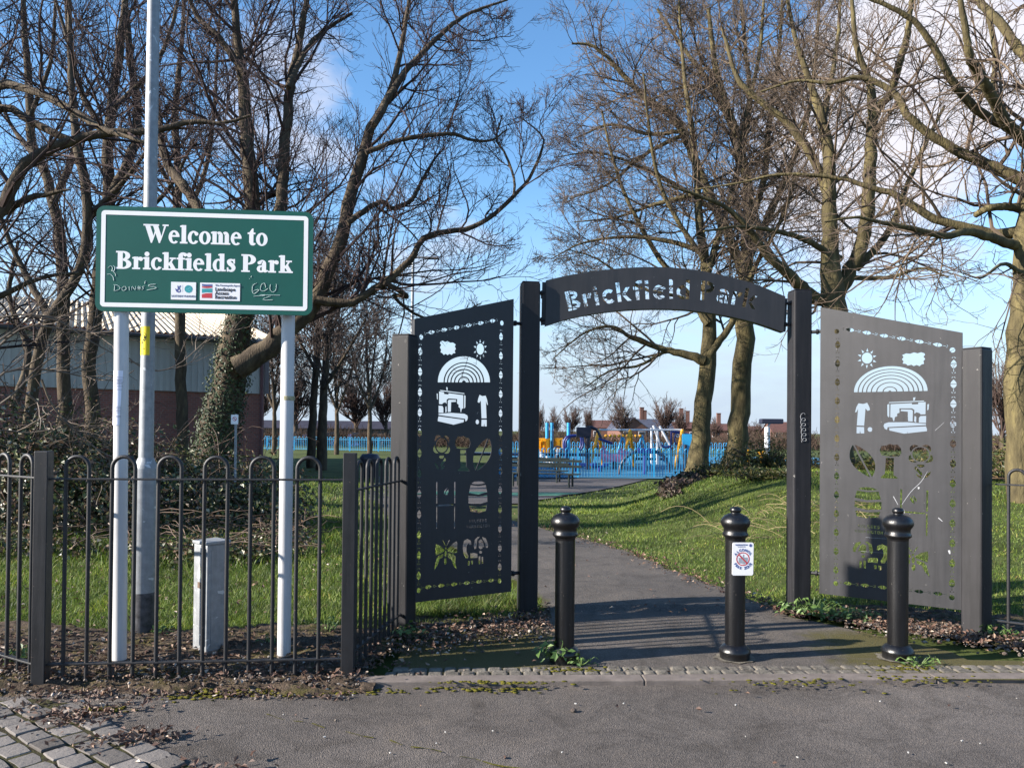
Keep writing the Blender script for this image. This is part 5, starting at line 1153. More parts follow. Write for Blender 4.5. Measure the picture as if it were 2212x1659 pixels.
tree('bare_tree', 'thin bare tree with forked upright trunk just left of the lamp column', 19, [
 [(196, 1060, 17), (200, 900, 15), (195, 780, 14), (215, 600, 13.5), (235, 433, 13), (232, 330, 11.5), (242, 220, 10), (258, 110, 9), (272, 0, 7), (280, -80, 4)],
 [(238, 430, 11), (285, 330, 10), (297, 250, 9), (285, 150, 8), (273, 33, 6), (268, -60, 4)], [(238, 300, 8), (180, 210, 6), (150, 100, 4.5), (120, 0, 3)], [(225, 520, 8), (300, 470, 6), (370, 400, 4), (420, 300, 3)], [(240, 240, 6), (330, 150, 5), (370, 60, 4), (390, -30, 3)]], 11, M_barkL, M_twigL, GL_, start=0.3, n=(0.62, 6, 4, 2))
tree('bare_tree', 'slender bare tree second from the left edge with a kinked trunk', 21, [
 [(142, 1060, 15), (138, 800, 13), (133, 560, 11.5), (113, 433, 10.5), (97, 367, 10), (70, 317, 9.5), (63, 200, 8), (53, 60, 6), (48, -60, 4)],
 [(115, 440, 8), (160, 330, 7), (157, 233, 6), (150, 100, 5), (140, -20, 3)], [(97, 367, 6), (30, 280, 4), (-20, 180, 3)], [(66, 250, 5), (110, 130, 4), (120, 0, 3)]], 12, M_barkL, M_twigL, GL_, start=0.3, n=(0.7, 5, 4, 2))
tree('bare_tree', 'bare tree with a curving trunk at the left edge above the brambles', 17, [
 [(75, 1080, 13), (62, 920, 12), (95, 720, 11), (172, 580, 10), (190, 450, 10), (172, 340, 10), (158, 230, 8), (152, 110, 6), (150, 0, 4)], [(110, 690, 9), (60, 600, 7), (20, 520, 5), (-20, 400, 3)], [(188, 470, 7), (260, 400, 5), (320, 320, 3.5), (360, 230, 2)], [(30, 880, 9), (60, 760, 7), (20, 640, 5), (40, 520, 3)]], 13, M_barkL, M_twigL, GL_, start=0.25, n=(0.7, 5, 4, 2))
tree('bare_tree', 'big bare tree outside the left edge whose thick limbs reach into the picture', 10, [
 [(-250, 1130, 45), (-240, 800, 38), (-200, 640, 30), (-90, 540, 18), (0, 460, 13), (20, 417, 12.5), (50, 357, 12), (93, 330, 11.5), (157, 303, 10), (233, 287, 8.5), (330, 283, 7), (420, 262, 5.5), (480, 268, 4), (540, 250, 2.5)],
 [(-235, 760, 20), (-150, 420, 14), (-60, 230, 12), (0, 185, 9.5), (70, 195, 8.5), (157, 240, 8), (220, 278, 7), (262, 292, 5), (320, 310, 3)], [(-210, 640, 16), (-100, 340, 12), (0, 235, 8.5), (66, 263, 8.5), (127, 293, 8), (157, 303, 6)], [(-220, 660, 14), (-100, 500, 10), (0, 462, 9), (60, 430, 7), (110, 418, 4.5), (150, 410, 2)],
 [(-240, 820, 14), (-120, 700, 9), (0, 640, 6.5), (90, 600, 4.5), (170, 590, 3)], [(-240, 780, 16), (-130, 300, 12), (-60, 60, 9), (40, -60, 6)]], 14, M_barkL, M_twigL, GL_, start=0.2, n=(0.75, 5, 4, 2), rt=(0.005, 0.0034, 0.0026, 0.002))
tree('bare_tree', 'bare tree standing behind the welcome sign left of the ivy clad trunk', 26, [
 [(395, 1040, 13), (392, 880, 12), (388, 700, 11), (380, 520, 10), (385, 380, 8), (378, 240, 7), (392, 100, 5), (400, -40, 3)], [(382, 500, 6), (440, 380, 5), (462, 250, 4), (470, 100, 3), (480, -40, 2)], [(384, 430, 5), (330, 320, 4.5), (318, 200, 3.5), (330, 60, 2.5)]], 15, M_barkL, M_twigL, GL_, start=0.3, L=(2.4, 1.2, 0.6, 0.3), n=(0.8, 5, 4, 2), rt=(0.010, 0.007, 0.005, 0.004))
# right group
tree('bare_tree', 'bare tree with mossy trunk and drooping low branch, left of the pair under the arch', 20, [
 [(1505, 1035, 28), (1509, 1000, 23), (1517, 920, 19.5), (1524, 840, 18), (1530, 775, 17.5), (1533, 720, 15), (1530, 640, 12), (1522, 560, 10), (1510, 470, 9), (1505, 380, 7), (1495, 280, 6), (1480, 180, 4.5), (1470, 60, 3), (1465, -40, 2)],
 [(1520, 780, 12), (1503, 772, 10), (1474, 765, 8.5), (1440, 756, 7), (1400, 743, 6), (1360, 727, 4.5), (1323, 706, 3.5), (1280, 712, 2.5), (1240, 735, 1.6), (1195, 775, 1)],
 [(1532, 770, 9), (1555, 735, 8), (1580, 700, 7), (1600, 640, 6), (1640, 560, 5), (1690, 470, 4), (1720, 380, 3)], [(1530, 700, 9), (1490, 640, 7), (1440, 580, 6), (1390, 500, 5), (1350, 420, 4), (1320, 330, 3), (1300, 240, 2)],
 [(1527, 600, 8), (1560, 480, 7), (1590, 380, 6), (1610, 260, 5), (1640, 120, 4), (1650, 0, 3)], [(1520, 560, 6), (1460, 470, 5), (1420, 380, 4), (1400, 260, 3), (1390, 160, 2)], [(1525, 625, 6), (1470, 600, 5), (1400, 590, 4), (1320, 602, 2.5), (1250, 625, 1.2)], [(1518, 545, 6), (1440, 520, 5), (1350, 512, 3.5), (1260, 525, 2.2), (1190, 560, 1)], [(1500, 420, 5), (1420, 440, 4), (1330, 470, 2.6), (1240, 480, 1.2)], [(1440, 756, 4), (1380, 790, 3), (1320, 800, 2), (1260, 840, 1)], [(1530, 660, 5), (1460, 640, 4), (1380, 620, 3), (1290, 560, 2), (1230, 540, 1.2)]], 31, M_barkR, M_twigR, GR_, start=0.36, up=0.06, n=(0.40, 7, 6, 2))
tree('bare_tree', 'bare tree with a thick lit trunk, right of the mossy pair seen under the arch', 23, [
 [(1581, 1020, 28), (1588, 975, 23), (1598, 880, 21), (1604, 780, 20), (1609, 696, 19), (1613, 629, 17.5), (1612, 560, 14), (1618, 434, 11), (1600, 330, 10), (1570, 230, 8), (1545, 140, 6), (1530, 20, 4)],
 [(1610, 600, 12), (1560, 480, 10), (1510, 370, 9), (1474, 283, 9), (1440, 240, 8), (1403, 220, 7), (1353, 170, 5.5), (1287, 103, 3.5), (1235, 95, 2)], [(1615, 560, 10), (1660, 470, 8), (1700, 380, 7), (1740, 270, 5.5), (1760, 150, 4), (1770, 0, 3)], [(1612, 500, 8), (1650, 390, 7), (1660, 280, 6), (1680, 150, 4.5), (1690, 0, 3)],
 [(1600, 340, 7), (1620, 220, 6), (1610, 100, 4), (1600, -20, 3)], [(1545, 455, 6), (1460, 400, 4.5), (1380, 360, 3.5), (1290, 330, 2), (1200, 340, 1)], [(1474, 283, 5), (1400, 290, 4), (1320, 270, 3), (1240, 300, 1.5)], [(1560, 210, 5), (1480, 110, 4), (1420, 20, 3)], [(1480, 290, 5), (1400, 330, 4), (1310, 400, 2.5), (1230, 430, 1.2)], [(1590, 300, 5), (1540, 200, 4), (1470, 190, 3), (1380, 230, 1.6)], [(1640, 420, 5), (1720, 330, 4), (1700, 200, 3), (1660, 90, 2)]], 32, M_barkR, M_twigR, GR_, start=0.42, up=0.08, L=(2.3, 1.1, 0.6, 0.3), n=(0.42, 7, 6, 2))
tree('bare_tree', 'bare tree with a broad forked trunk rising above the right tall gate post', 17, [
 [(1815, 1060, 27), (1812, 900, 26), (1808, 780, 25), (1802, 656, 25), (1797, 596, 22), (1793, 520, 17), (1792, 430, 14.5), (1792, 367, 13), (1785, 300, 12), (1768, 234, 10), (1750, 180, 7), (1720, 90, 5), (1700, 0, 3)],
 [(1808, 640, 17), (1850, 560, 15), (1866, 500, 14), (1875, 450, 14), (1879, 367, 13), (1882, 300, 12), (1885, 234, 11), (1879, 183, 8), (1850, 100, 6), (1840, 0, 4)],
 [(1888, 250, 10), (1905, 225, 9), (1925, 200, 8.5), (1939, 150, 8), (1959, 83, 7), (1969, 0, 5), (1975, -60, 3)], [(1800, 650, 14), (1765, 646, 14), (1730, 620, 13), (1708, 596, 12), (1662, 556, 9), (1620, 500, 7), (1570, 450, 5), (1500, 420, 3.5), (1440, 400, 2)],
 [(1792, 440, 9), (1770, 370, 8.5), (1752, 334, 9), (1708, 274, 8), (1662, 234, 7), (1608, 190, 6), (1585, 150, 5), (1560, 60, 3)], [(1792, 330, 8), (1780, 250, 7), (1795, 180, 6), (1810, 80, 4), (1815, -20, 3)],
 [(1850, 580, 9), (1900, 530, 8), (1930, 480, 7), (1960, 400, 5.5), (2000, 310, 4.5), (2040, 230, 3)], [(1815, 560, 8), (1740, 520, 6), (1680, 500, 5), (1600, 490, 3.5), (1520, 500, 2)], [(1830, 600, 6), (1920, 600, 4.5), (1990, 580, 3), (2050, 600, 1.5)]], 33, M_barkR, M_twigR, GR_, start=0.42, up=0.14, n=(0.62, 6, 4, 2))
tree('bare_tree', 'sunlit bare tree at the right edge with long limbs sweeping left over the gate', 11, [
 [(2212, 1335, 33), (2203, 1013, 28), (2200, 850, 26), (2207, 680, 25), (2216, 520, 24), (2232, 384, 21), (2250, 250, 18), (2260, 100, 14), (2262, -60, 10)],
 [(2230, 400, 15), (2155, 364, 11.5), (2092, 337, 10.5), (2022, 300, 9), (1959, 247, 8), (1942, 213, 7.5), (1909, 187, 6.5), (1859, 167, 5.5), (1790, 180, 4), (1720, 175, 3), (1640, 200, 2)],
 [(2245, 330, 13), (2175, 267, 12), (2142, 207, 11), (2109, 150, 10), (2095, 127, 8.5), (2085, 60, 7), (2070, -20, 5)], [(2195, 285, 10), (2119, 243, 9.5), (2059, 180, 8.5), (2025, 117, 7.5), (1975, 47, 6), (1902, 7, 4.5), (1850, -10, 3.5)],
 [(2217, 500, 14), (2145, 505, 11.5), (2085, 490, 10), (2029, 477, 9), (1975, 447, 8), (1932, 420, 7), (1875, 404, 5.5), (1808, 384, 4.5), (1688, 377, 3.2), (1600, 395, 2.2), (1500, 410, 1.4)],
 [(2214, 540, 12), (2150, 515, 10), (2090, 500, 9), (2042, 510, 7.5), (1970, 494, 6), (1900, 480, 4.5), (1850, 470, 3.2), (1780, 480, 2)], [(2217, 455, 10), (2170, 446, 8.5), (2130, 452, 7.5), (2108, 465, 6.5)],
 [(2245, 160, 12), (2190, 90, 10), (2150, 40, 9), (2100, -10, 7)], [(2215, 600, 6), (2170, 570, 4), (2120, 600, 2.5), (2080, 590, 1.2)], [(2142, 207, 6), (2150, 120, 5), (2130, 20, 4)]], 34, M_barkR, M_twigR, GR_, start=0.62, up=0.10, L=(1.5, 0.75, 0.4, 0.2), n=(0.5, 6, 4, 2), rt=(0.005, 0.0034, 0.0026, 0.002))
# middle distance, left of the black panel
M_twigD = mat('twig_distant', (0.045, 0.032, 0.028), rough=0.9, var=0.3, scale=1.0, col2=(0.085, 0.06, 0.05))
GM_ = 'bare trees on the lawn beyond the brambles'
tree('bare_tree', 'dark bare tree trunk on the lawn, left one of a close pair beyond the sign', 38, [[(672, 1000, 9), (676, 880, 8), (684, 780, 7), (690, 690, 5), (688, 610, 3), (690, 530, 1.5)], [(682, 800, 4), (640, 720, 3), (620, 640, 2)], [(688, 760, 4), (730, 680, 3), (740, 600, 2)]], 41, M_barkL, M_twigD, GM_, start=0.3, L=(2.6, 1.3, 0.8, 0.4), n=(0.5, 6, 5, 2), rt=(0.016, 0.012, 0.010, 0.008), levels=4)
tree('bare_tree', 'dark bare tree trunk on the lawn, right one of a close pair beyond the sign', 36, [[(694, 1004, 11), (698, 880, 9), (704, 780, 7.5), (714, 690, 5), (722, 610, 3), (725, 520, 1.5)], [(700, 840, 4), (750, 760, 3), (790, 690, 2)], [(706, 740, 4), (668, 680, 3), (650, 600, 2)]], 42, M_barkL, M_twigD, GM_, start=0.3, L=(2.6, 1.3, 0.8, 0.4), n=(0.5, 6, 5, 2), rt=(0.016, 0.012, 0.010, 0.008))
for (x, yb, yt, lb, sd_2) in ((727, 975, 730, 'young bare tree in front of the blue roofs', 43), (798, 972, 690, 'young round headed bare tree just left of the shorter left gate post', 44), (592, 975, 700, 'young bare tree beside the right corner of the warehouse', 45)):
    tree('bare_tree', lb, 58, [[(x, yb, 5), (x + 1, yb - 90, 4), (x - 4, yb - 170, 3), (x - 8, yt, 1.5)], [(x, yb - 80, 3), (x + 28, yb - 160, 2.2), (x + 40, yt + 30, 1.2)], [(x, yb - 90, 3), (x - 30, yb - 170, 2.2), (x - 42, yt + 40, 1.2)], [(x, yb - 110, 2.5), (x + 12, yt + 60, 2), (x + 18, yt + 5, 1)]], sd_2, M_barkL, M_twigD, GM_, start=0.35, L=(2.4, 1.2, 0.8, 0.5), n=(0.55, 6, 5, 2), rt=(0.022, 0.017, 0.014, 0.012), levels=3, up=0.3)
# ------------------------------------------------------------------ playground (31 to 55 m away)
PXO, PYO, PS = 1146.7, 846.3, 0.2715
def Q(cx, cy, Y): return A(PXO + cx * PS, PYO + cy * PS, Y)
def gz(p): return tz(p[0], p[1])
pm_ = lambda n, c, r=0.45: mat(n, c, rough=r, var=0.08, scale=3)
B_blue = pm_('play_light_blue', (0.025, 0.29, 0.54)); B_dk = pm_('play_dark_blue', (0.012, 0.025, 0.16)); B_yel = pm_('play_yellow', (0.80, 0.36, 0.008)); B_wht = pm_('play_white', (0.52, 0.53, 0.55)); B_blk = pm_('play_black', (0.015, 0.015, 0.03)); B_bench = pm_('bench_green', (0.004, 0.011, 0.010)); B_pink = pm_('play_pink', (0.5, 0.2, 0.35))
f0, f1 = Q(-260, 690, 31), Q(1560, 690, 33)
def blue_fence(lb, p, q, pitch, h=1.2, cap=48):
    d = q - p; ln = np.linalg.norm(d[:2]); nb = min(2 * cap, int(ln / pitch) // 2 * 2); zb_ = min(gz(p), gz(q))
    root = thing('blue_bow_top_fence', (*((p + q) / 2)[:2], zb_), lb, 'fence', 'blue playground fences'); at = lambda t: p[:2] + d[:2] * t
    ts = np.linspace(0.5 / nb, 1 - 0.5 / nb, nb)
    for k in range(0, nb - 1, 2): hoop_mb(at(ts[k]), at(ts[k + 1]), zb_ + 0.03, zb_ + h, 0.0195).build('hoop', B_blue, root, True)
    for z in (zb_ + 0.12, zb_ + h - 0.2): MB().bar((*p[:2], z), (*q[:2], z), 0.03, 0.03).build('rail', B_blue, root)
    m_ = max(2, int(ln / 2.6))
    for k in range(m_ + 1): c = at(k / m_); MB().box((c[0], c[1], zb_ + h / 2), (0.07, 0.07, h + 0.06)).build('post', B_blue, root)
    return root
blue_fence('light blue bow top fence along the near side of the playground', f0, f1, 0.125)
g0, g1 = A(1090, 1000, 50), A(1570, 1000, 52); blue_fence('light blue bow top fence closing the far side of the playground', g0, g1, 0.11)
blue_fence('far light blue fence seen between the bare trunks left of the black panel', A(520, 990, 70), A(880, 990, 66), 0.16)
blue_fence('light blue fence returning between the near and far sides of the playground', A(1090, 1020, 33), A(1096, 1000, 49), 0.2)

def rig(name, lb, p, cat, grp=None): return thing(name, (p[0], p[1], gz(p)), lb, cat, grp)
def leg(root, name, a, b, r, m): return MB().tube([a, b], r, n=10).build(name, m, root, True)
def down(p, dx=0, dy=0): return np.array([p[0] + dx, p[1] + dy, tz(p[0] + dx, p[1] + dy)])
# swing frame, white bar and yellow legs
Y = 40; a, b, c = Q(540, 303, Y), Q(790, 303, Y), Q(1205, 303, Y); sw = rig('swing_frame', 'swing frame with white top bar and yellow splayed legs in the playground', b, 'swing')
leg(sw, 'top_bar', a, c, 0.055, B_wht)
for p in (a, b, c):
    for s in (-1, 1): leg(sw, 'leg', p, down(p, s * 0.45 - 0.1, s * 0.8), 0.085, B_yel)
for x_ in (870, 960, 1060):
    p = Q(x_, 305, Y); d_ = down(p); 
    for s in (-0.2, 0.2): leg(sw, 'chain', p + np.array([s, 0, 0]), np.array([p[0] + s, p[1], d_[2] + 0.5]), 0.012, B_blk)
    MB().box((p[0], p[1], d_[2] + 0.5), (0.45, 0.2, 0.12)).build('seat', B_blk, sw, bevel=0.03)
# bead bar on blue A legs
Y = 43; a, b = Q(590, 350, Y), Q(885, 352, Y); bb = rig('bead_bar', 'row of yellow beads on a bar between light blue splayed legs', (a + b) / 2, 'play equipment')
leg(bb, 'bar', a, b, 0.02, B_blue)
for k in range(9):
    p = a + (b - a) * (0.03 + k * 0.115); MB().lathe([(0.0, -0.10), (0.09, -0.05), (0.11, 0), (0.09, 0.05), (0, 0.10)], p, 10).build('bead', B_yel, bb, True)
for x_ in (730, 885):
    p = Q(x_, 345, Y)
    for s in (-1, 1): leg(bb, 'leg', p, down(p, s * 0.48), 0.06, B_blue)
# white climbing frame
Y = 45; cf = rig('climbing_frame', 'tall white climbing frame of posts and sloping struts', Q(1000, 600, Y), 'play equipment')
for (x1, y1, x2, y2) in ((960, 290, 962, 640), (1006, 300, 1008, 640), (975, 268, 1038, 450), (1025, 275, 1108, 425)):
    p, q = Q(x1, y1, Y), Q(x2, y2, Y)
    if y2 > 600: q[2] = gz(q)
    leg(cf, 'strut', p, q, 0.075, B_wht)
for k in range(5): leg(cf, 'rung', Q(960, 330 + 55 * k, Y), Q(1007, 335 + 55 * k, Y), 0.03, B_wht)
# dark blue hoops and tube frame
Y = 42; lf_ = rig('loop_climber', 'dark blue climbing loops with curved tubes left of the swings', Q(330, 600, Y), 'play equipment')
for off in (0, 14):
    pts = [Q(x + off, y + off * 0.4, Y + off * 0.03) for x, y in ((275, 470), (262, 420), (275, 372), (310, 350), (385, 350), (402, 385), (398, 430), (380, 462))]
    MB().tube(smooth_path(pts, 26), 0.06, n=8).build('loop', B_dk, lf_, True)
for x_ in (278, 372): p = Q(x_, 465, Y); leg(lf_, 'post', p, down(p), 0.065, B_dk)
MB().box(Q(333, 585, Y), (1.5, 0.4, 0.12)).build('seat', B_dk, lf_, bevel=0.02)
Y = 41; nf = rig('tube_frame', 'dark blue tube frame with a ring and net at the right end of the swings', Q(1160, 600, Y), 'play equipment')
MB().tube(smooth_path([Q(x, y, Y) for x, y in ((1118, 312), (1116, 380), (1110, 430), (1060, 440), (1040, 420))], 20), 0.055, n=8).build('curved_tube', B_dk, nf, True)
MB().tube(smooth_path([Q(x, y, Y) for x, y in ((1120, 318), (1180, 322), (1230, 335), (1288, 346))], 14), 0.055, n=8).build('curved_tube', B_dk, nf, True)
MB().tube(smooth_path([Q(1168 + 24 * math.cos(t), 375 + 48 * math.sin(t), Y) for t in np.linspace(0, 2 * PI, 22)], 40), 0.04, n=8).build('ring', B_dk, nf, True)
MB().tube([Q(1168 + 14 * math.cos(t), 348 + 12 * math.sin(t), Y) for t in np.linspace(0, 2 * PI, 16)], 0.03, n=6).build('ring', B_wht, nf, True)
for x_ in (1118, 1180): p = Q(x_, 440, Y); leg(nf, 'post', p, down(p), 0.06, B_dk)
MB().tube([Q(1075 + 18 * math.cos(t * 3), 450 + 30 * t, Y) for t in np.linspace(0, 5, 40)], 0.03, n=6).build('spring', B_blue, nf, True)
# black post with arm
Y = 38; bp_ = rig('cantilever_swing', 'black cantilever post with sloping arm among the swings', Q(453, 600, Y), 'play equipment')
p = Q(453, 268, Y); leg(bp_, 'post', p, down(p), 0.12, B_blk)
MB().tube(smooth_path([Q(x, y, Y) for x, y in ((453, 282), (490, 285), (525, 305), (560, 370))], 14), 0.07, n=8).build('arm', B_blk, bp_, True)
MB().box(Q(420, 322, Y), (0.72, 0.3, 0.5)).build('panel', B_blk, bp_, bevel=0.04)
leg(bp_, 'strut', Q(540, 372, Y), Q(648, 412, Y), 0.07, B_dk)
# play tower: yellow slat railing, blue posts, white slide
Y = 44; tw = rig('play_tower', 'play tower with yellow slatted railing, blue poles and white slide', Q(150, 560, Y), 'play tower')
for x_ in (130, 168, 300): p = Q(x_, 246, Y); leg(tw, 'pole', p, down(p), 0.10, B_blue)
sl__ = MB()
for k in range(22): x_ = -20 + k * 12.6; sl__.bar(Q(x_, 372, Y + 0.4 * math.sin(k * 0.9)), Q(x_, 490, Y + 0.4 * math.sin(k * 0.9)), 0.16, 0.05)
for y_ in (374, 486): sl__.bar(Q(-22, y_, Y), Q(256, y_, Y), 0.08, 0.08)
sl__.build('slat_railing', B_yel, tw); MB().box(Q(115, 497, Y + 0.8), (8.0 * PS * 4.3, 1.8, 0.14)).build('platform', B_blk, tw)
MB().bar(Q(254, 376, Y), Q(254, 640, Y), 0.09, 0.09).build('corner_post', B_wht, tw)
sd1 = MB(); P0, P1_ = Q(40, 486, Y - 1), Q(200, 600, Y - 5); sd1.bar(P0, P1_, 0.5, 0.06); sd1.bar(P0 + np.array([0, 0.28, 0.1]), P1_ + np.array([0, 0.28, 0.1]), 0.05, 0.25); sd1.bar(P0 + np.array([0, -0.28, 0.1]), P1_ + np.array([0, -0.28, 0.1]), 0.05, 0.25); sd1.build('slide', B_wht, tw)
for x_ in (0, 230): p = Q(x_, 490, Y + 1); leg(tw, 'leg', p, down(p), 0.07, B_blue)
# arch climber near the fence
Y = 34; ar = rig('arch_climber', 'big dark arch climber with a central post just inside the blue fence', Q(905, 600, Y), 'play equipment')
pts = [Q(x, y, Y) for x, y in ((700, 690), (715, 590), (760, 520), (830, 475), (905, 460), (980, 472), (1050, 508), (1092, 570), (1108, 640))]
MB().tube(smooth_path(pts, 36), 0.075, n=9).build('arch', B_blk, ar, True)
MB().box(Q(907, 470, Y), (0.7, 0.3, 0.24)).build('hub', B_dk, ar, bevel=0.04); p = Q(907, 475, Y); leg(ar, 'post', p, down(p), 0.10, B_dk)
# spinner and see-saws
Y = 36; sn_ = rig('spinner', 'black pole with a steering ring at its top near the slide', Q(212, 620, Y), 'play equipment'); p = Q(212, 440, Y); leg(sn_, 'pole', Q(212, 500, Y), down(p), 0.14, B_blk); leg(sn_, 'neck', Q(212, 450, Y), Q(212, 505, Y), 0.07, B_wht)
MB().tube([Q(214 + 30 * math.cos(t), 462 + 26 * math.sin(t), Y) for t in np.linspace(0, 2 * PI, 26)], 0.04, n=7).build('ring', B_blk, sn_, True)
for x_, lb in ((366, 'dark blue see-saw nearest the green bench'), (545, 'dark blue see-saw with end seats under the black cantilever post')):
    ss_ = rig('see_saw', lb, Q(x_, 620, Y), 'see-saw'); MB().bar(Q(x_ - 55, 598, Y), Q(x_ + 55, 590, Y), 0.2, 0.10).build('beam', B_dk, ss_)
    p = Q(x_, 595, Y); leg(ss_, 'pivot', p, down(p), 0.12, B_dk)
    for s in (-48, 48): MB().box(Q(x_ + s, 580, Y), (0.3, 0.3, 0.16)).build('seat', B_dk, ss_, bevel=0.03); leg(ss_, 'handle', Q(x_ + s * 0.7, 595, Y), Q(x_ + s * 0.7, 548, Y), 0.03, B_blue)
# pink rocker, red stub etc. visible through the bars
rk = rig('spring_rocker', 'pinkish spring rocker between the yellow swing legs', Q(665, 600, 39), 'play equipment'); MB().prism([(-.6, 0), (.6, 0), (.75, .5), (.3, .75), (.1, .4), (-.3, .5), (-.6, .9), (-.75, .4)], (down(Q(665, 600, 39)) + np.array([0, 0, 0.35]), np.array([1.0, 0, 0]), np.array([0, 0, 1.0])), -0.06, 0.06).build('side_board', B_pink, rk); leg(rk, 'spring', down(Q(665, 600, 39)), down(Q(665, 600, 39)) + np.array([0, 0, 0.4]), 0.1, B_blk)
for x_, y0_, lb in ((1716, 462, 'short yellow post with ribbed top left of the small yellow post'), (1836, 474, 'small yellow post near the silver floodlight column')):
    yp = rig('yellow_post', lb, Q(x_, 560, 34), 'post', 'yellow playground posts'); p = Q(x_, y0_, 34); leg(yp, 'shaft', p, down(p), 0.13, B_yel); MB().tube([p + np.array([0, 0, -0.05]), p + np.array([0, 0, 0.02])], 0.2, n=12).build('cap', B_yel, yp, True)
flp = rig('floodlight_column', 'silver column with a dark flat lamp head beside the right tall gate post', Q(1882, 560, 40), 'lamp post'); p = Q(1881, 282, 40); leg(flp, 'column', p, down(p), 0.14, B_wht)
MB().box(Q(1912, 235, 40), (1.15, 0.5, 0.26)).build('lamp_head', B_blk, flp, bevel=0.05); leg(flp, 'bracket', Q(1881, 285, 40), Q(1905, 245, 40), 0.05, B_wht)
bx = rig('notice_board', 'small light blue board on a black post at the foot of the mossy trunk', Q(1240, 600, 38), 'sign'); MB().box(Q(1272, 412, 38), (0.85, 0.05, 0.95)).build('board', B_blue, bx); p = Q(1228, 420, 38); leg(bx, 'post', p, down(p), 0.09, B_blk)
# green benches
def bench(lb, a, b):
    c = (a + b) / 2; zg = gz(c); root = thing('park_bench', (c[0], c[1], zg), lb, 'bench', 'dark green benches on the court'); d = (b - a); d[2] = 0; u = d / np.linalg.norm(d); n_ = np.array([-u[1], u[0], 0])
    P = lambda p, o, z: np.array([p[0], p[1], zg + z]) + n_ * o
    for o, z, nm in ((0.30, 0.86, 'back_plank'), (0.26, 0.68, 'back_plank'), (0.12, 0.44, 'seat_plank'), (-0.04, 0.44, 'seat_plank'), (-0.20, 0.44, 'seat_plank')):
        MB().bar(P(a, o, z), P(b, o, z), *((0.10, 0.035) if z < 0.5 else (0.03, 0.085))).build(nm, B_bench, root, bevel=0.006)
    for t in (0.12, 0.88):
        p = a + (b - a) * t
        MB().tube([P(p, 0.34, 0.95), P(p, 0.24, 0.42), P(p, 0.26, 0.0)], 0.035, n=8).build('leg', B_bench, root, True); MB().tube([P(p, -0.24, 0.42), P(p, -0.24, 0.0)], 0.035, n=8).build('leg', B_bench, root, True); MB().bar(P(p, -0.26, 0.40), P(p, 0.26, 0.40), 0.05, 0.05).build('bracket', B_bench, root)
a, b = A(1095, 1047, 26), A(1252, 1047, 25.2); bench('nearer dark green bench on the court whose right end shows beside the left gate post', a, b)
a, b = A(1060, 1040, 29), A(1226, 1040, 28.2); bench('dark green bench farther back on the court, in front of the slide', a, b)
# litter bin by the left far fence
lb_ = A(799, 985, 30); lbn = thing('litter_bin', (lb_[0], lb_[1], tz(lb_[0], 30)), 'dark round litter bin on the lawn just behind the short railing', 'bin'); zb0 = tz(lb_[0], 30)
MB().lathe([(0.28, 0), (0.32, 0.05), (0.36, 0.75)], (lb_[0], lb_[1], zb0), 20).build('body', B_blk, lbn, True); MB().lathe([(0.40, 0.75), (0.40, 0.82), (0.30, 0.95), (0.0, 0.97)], (lb_[0], lb_[1], zb0), 20).build('lid', B_blk, lbn, True)

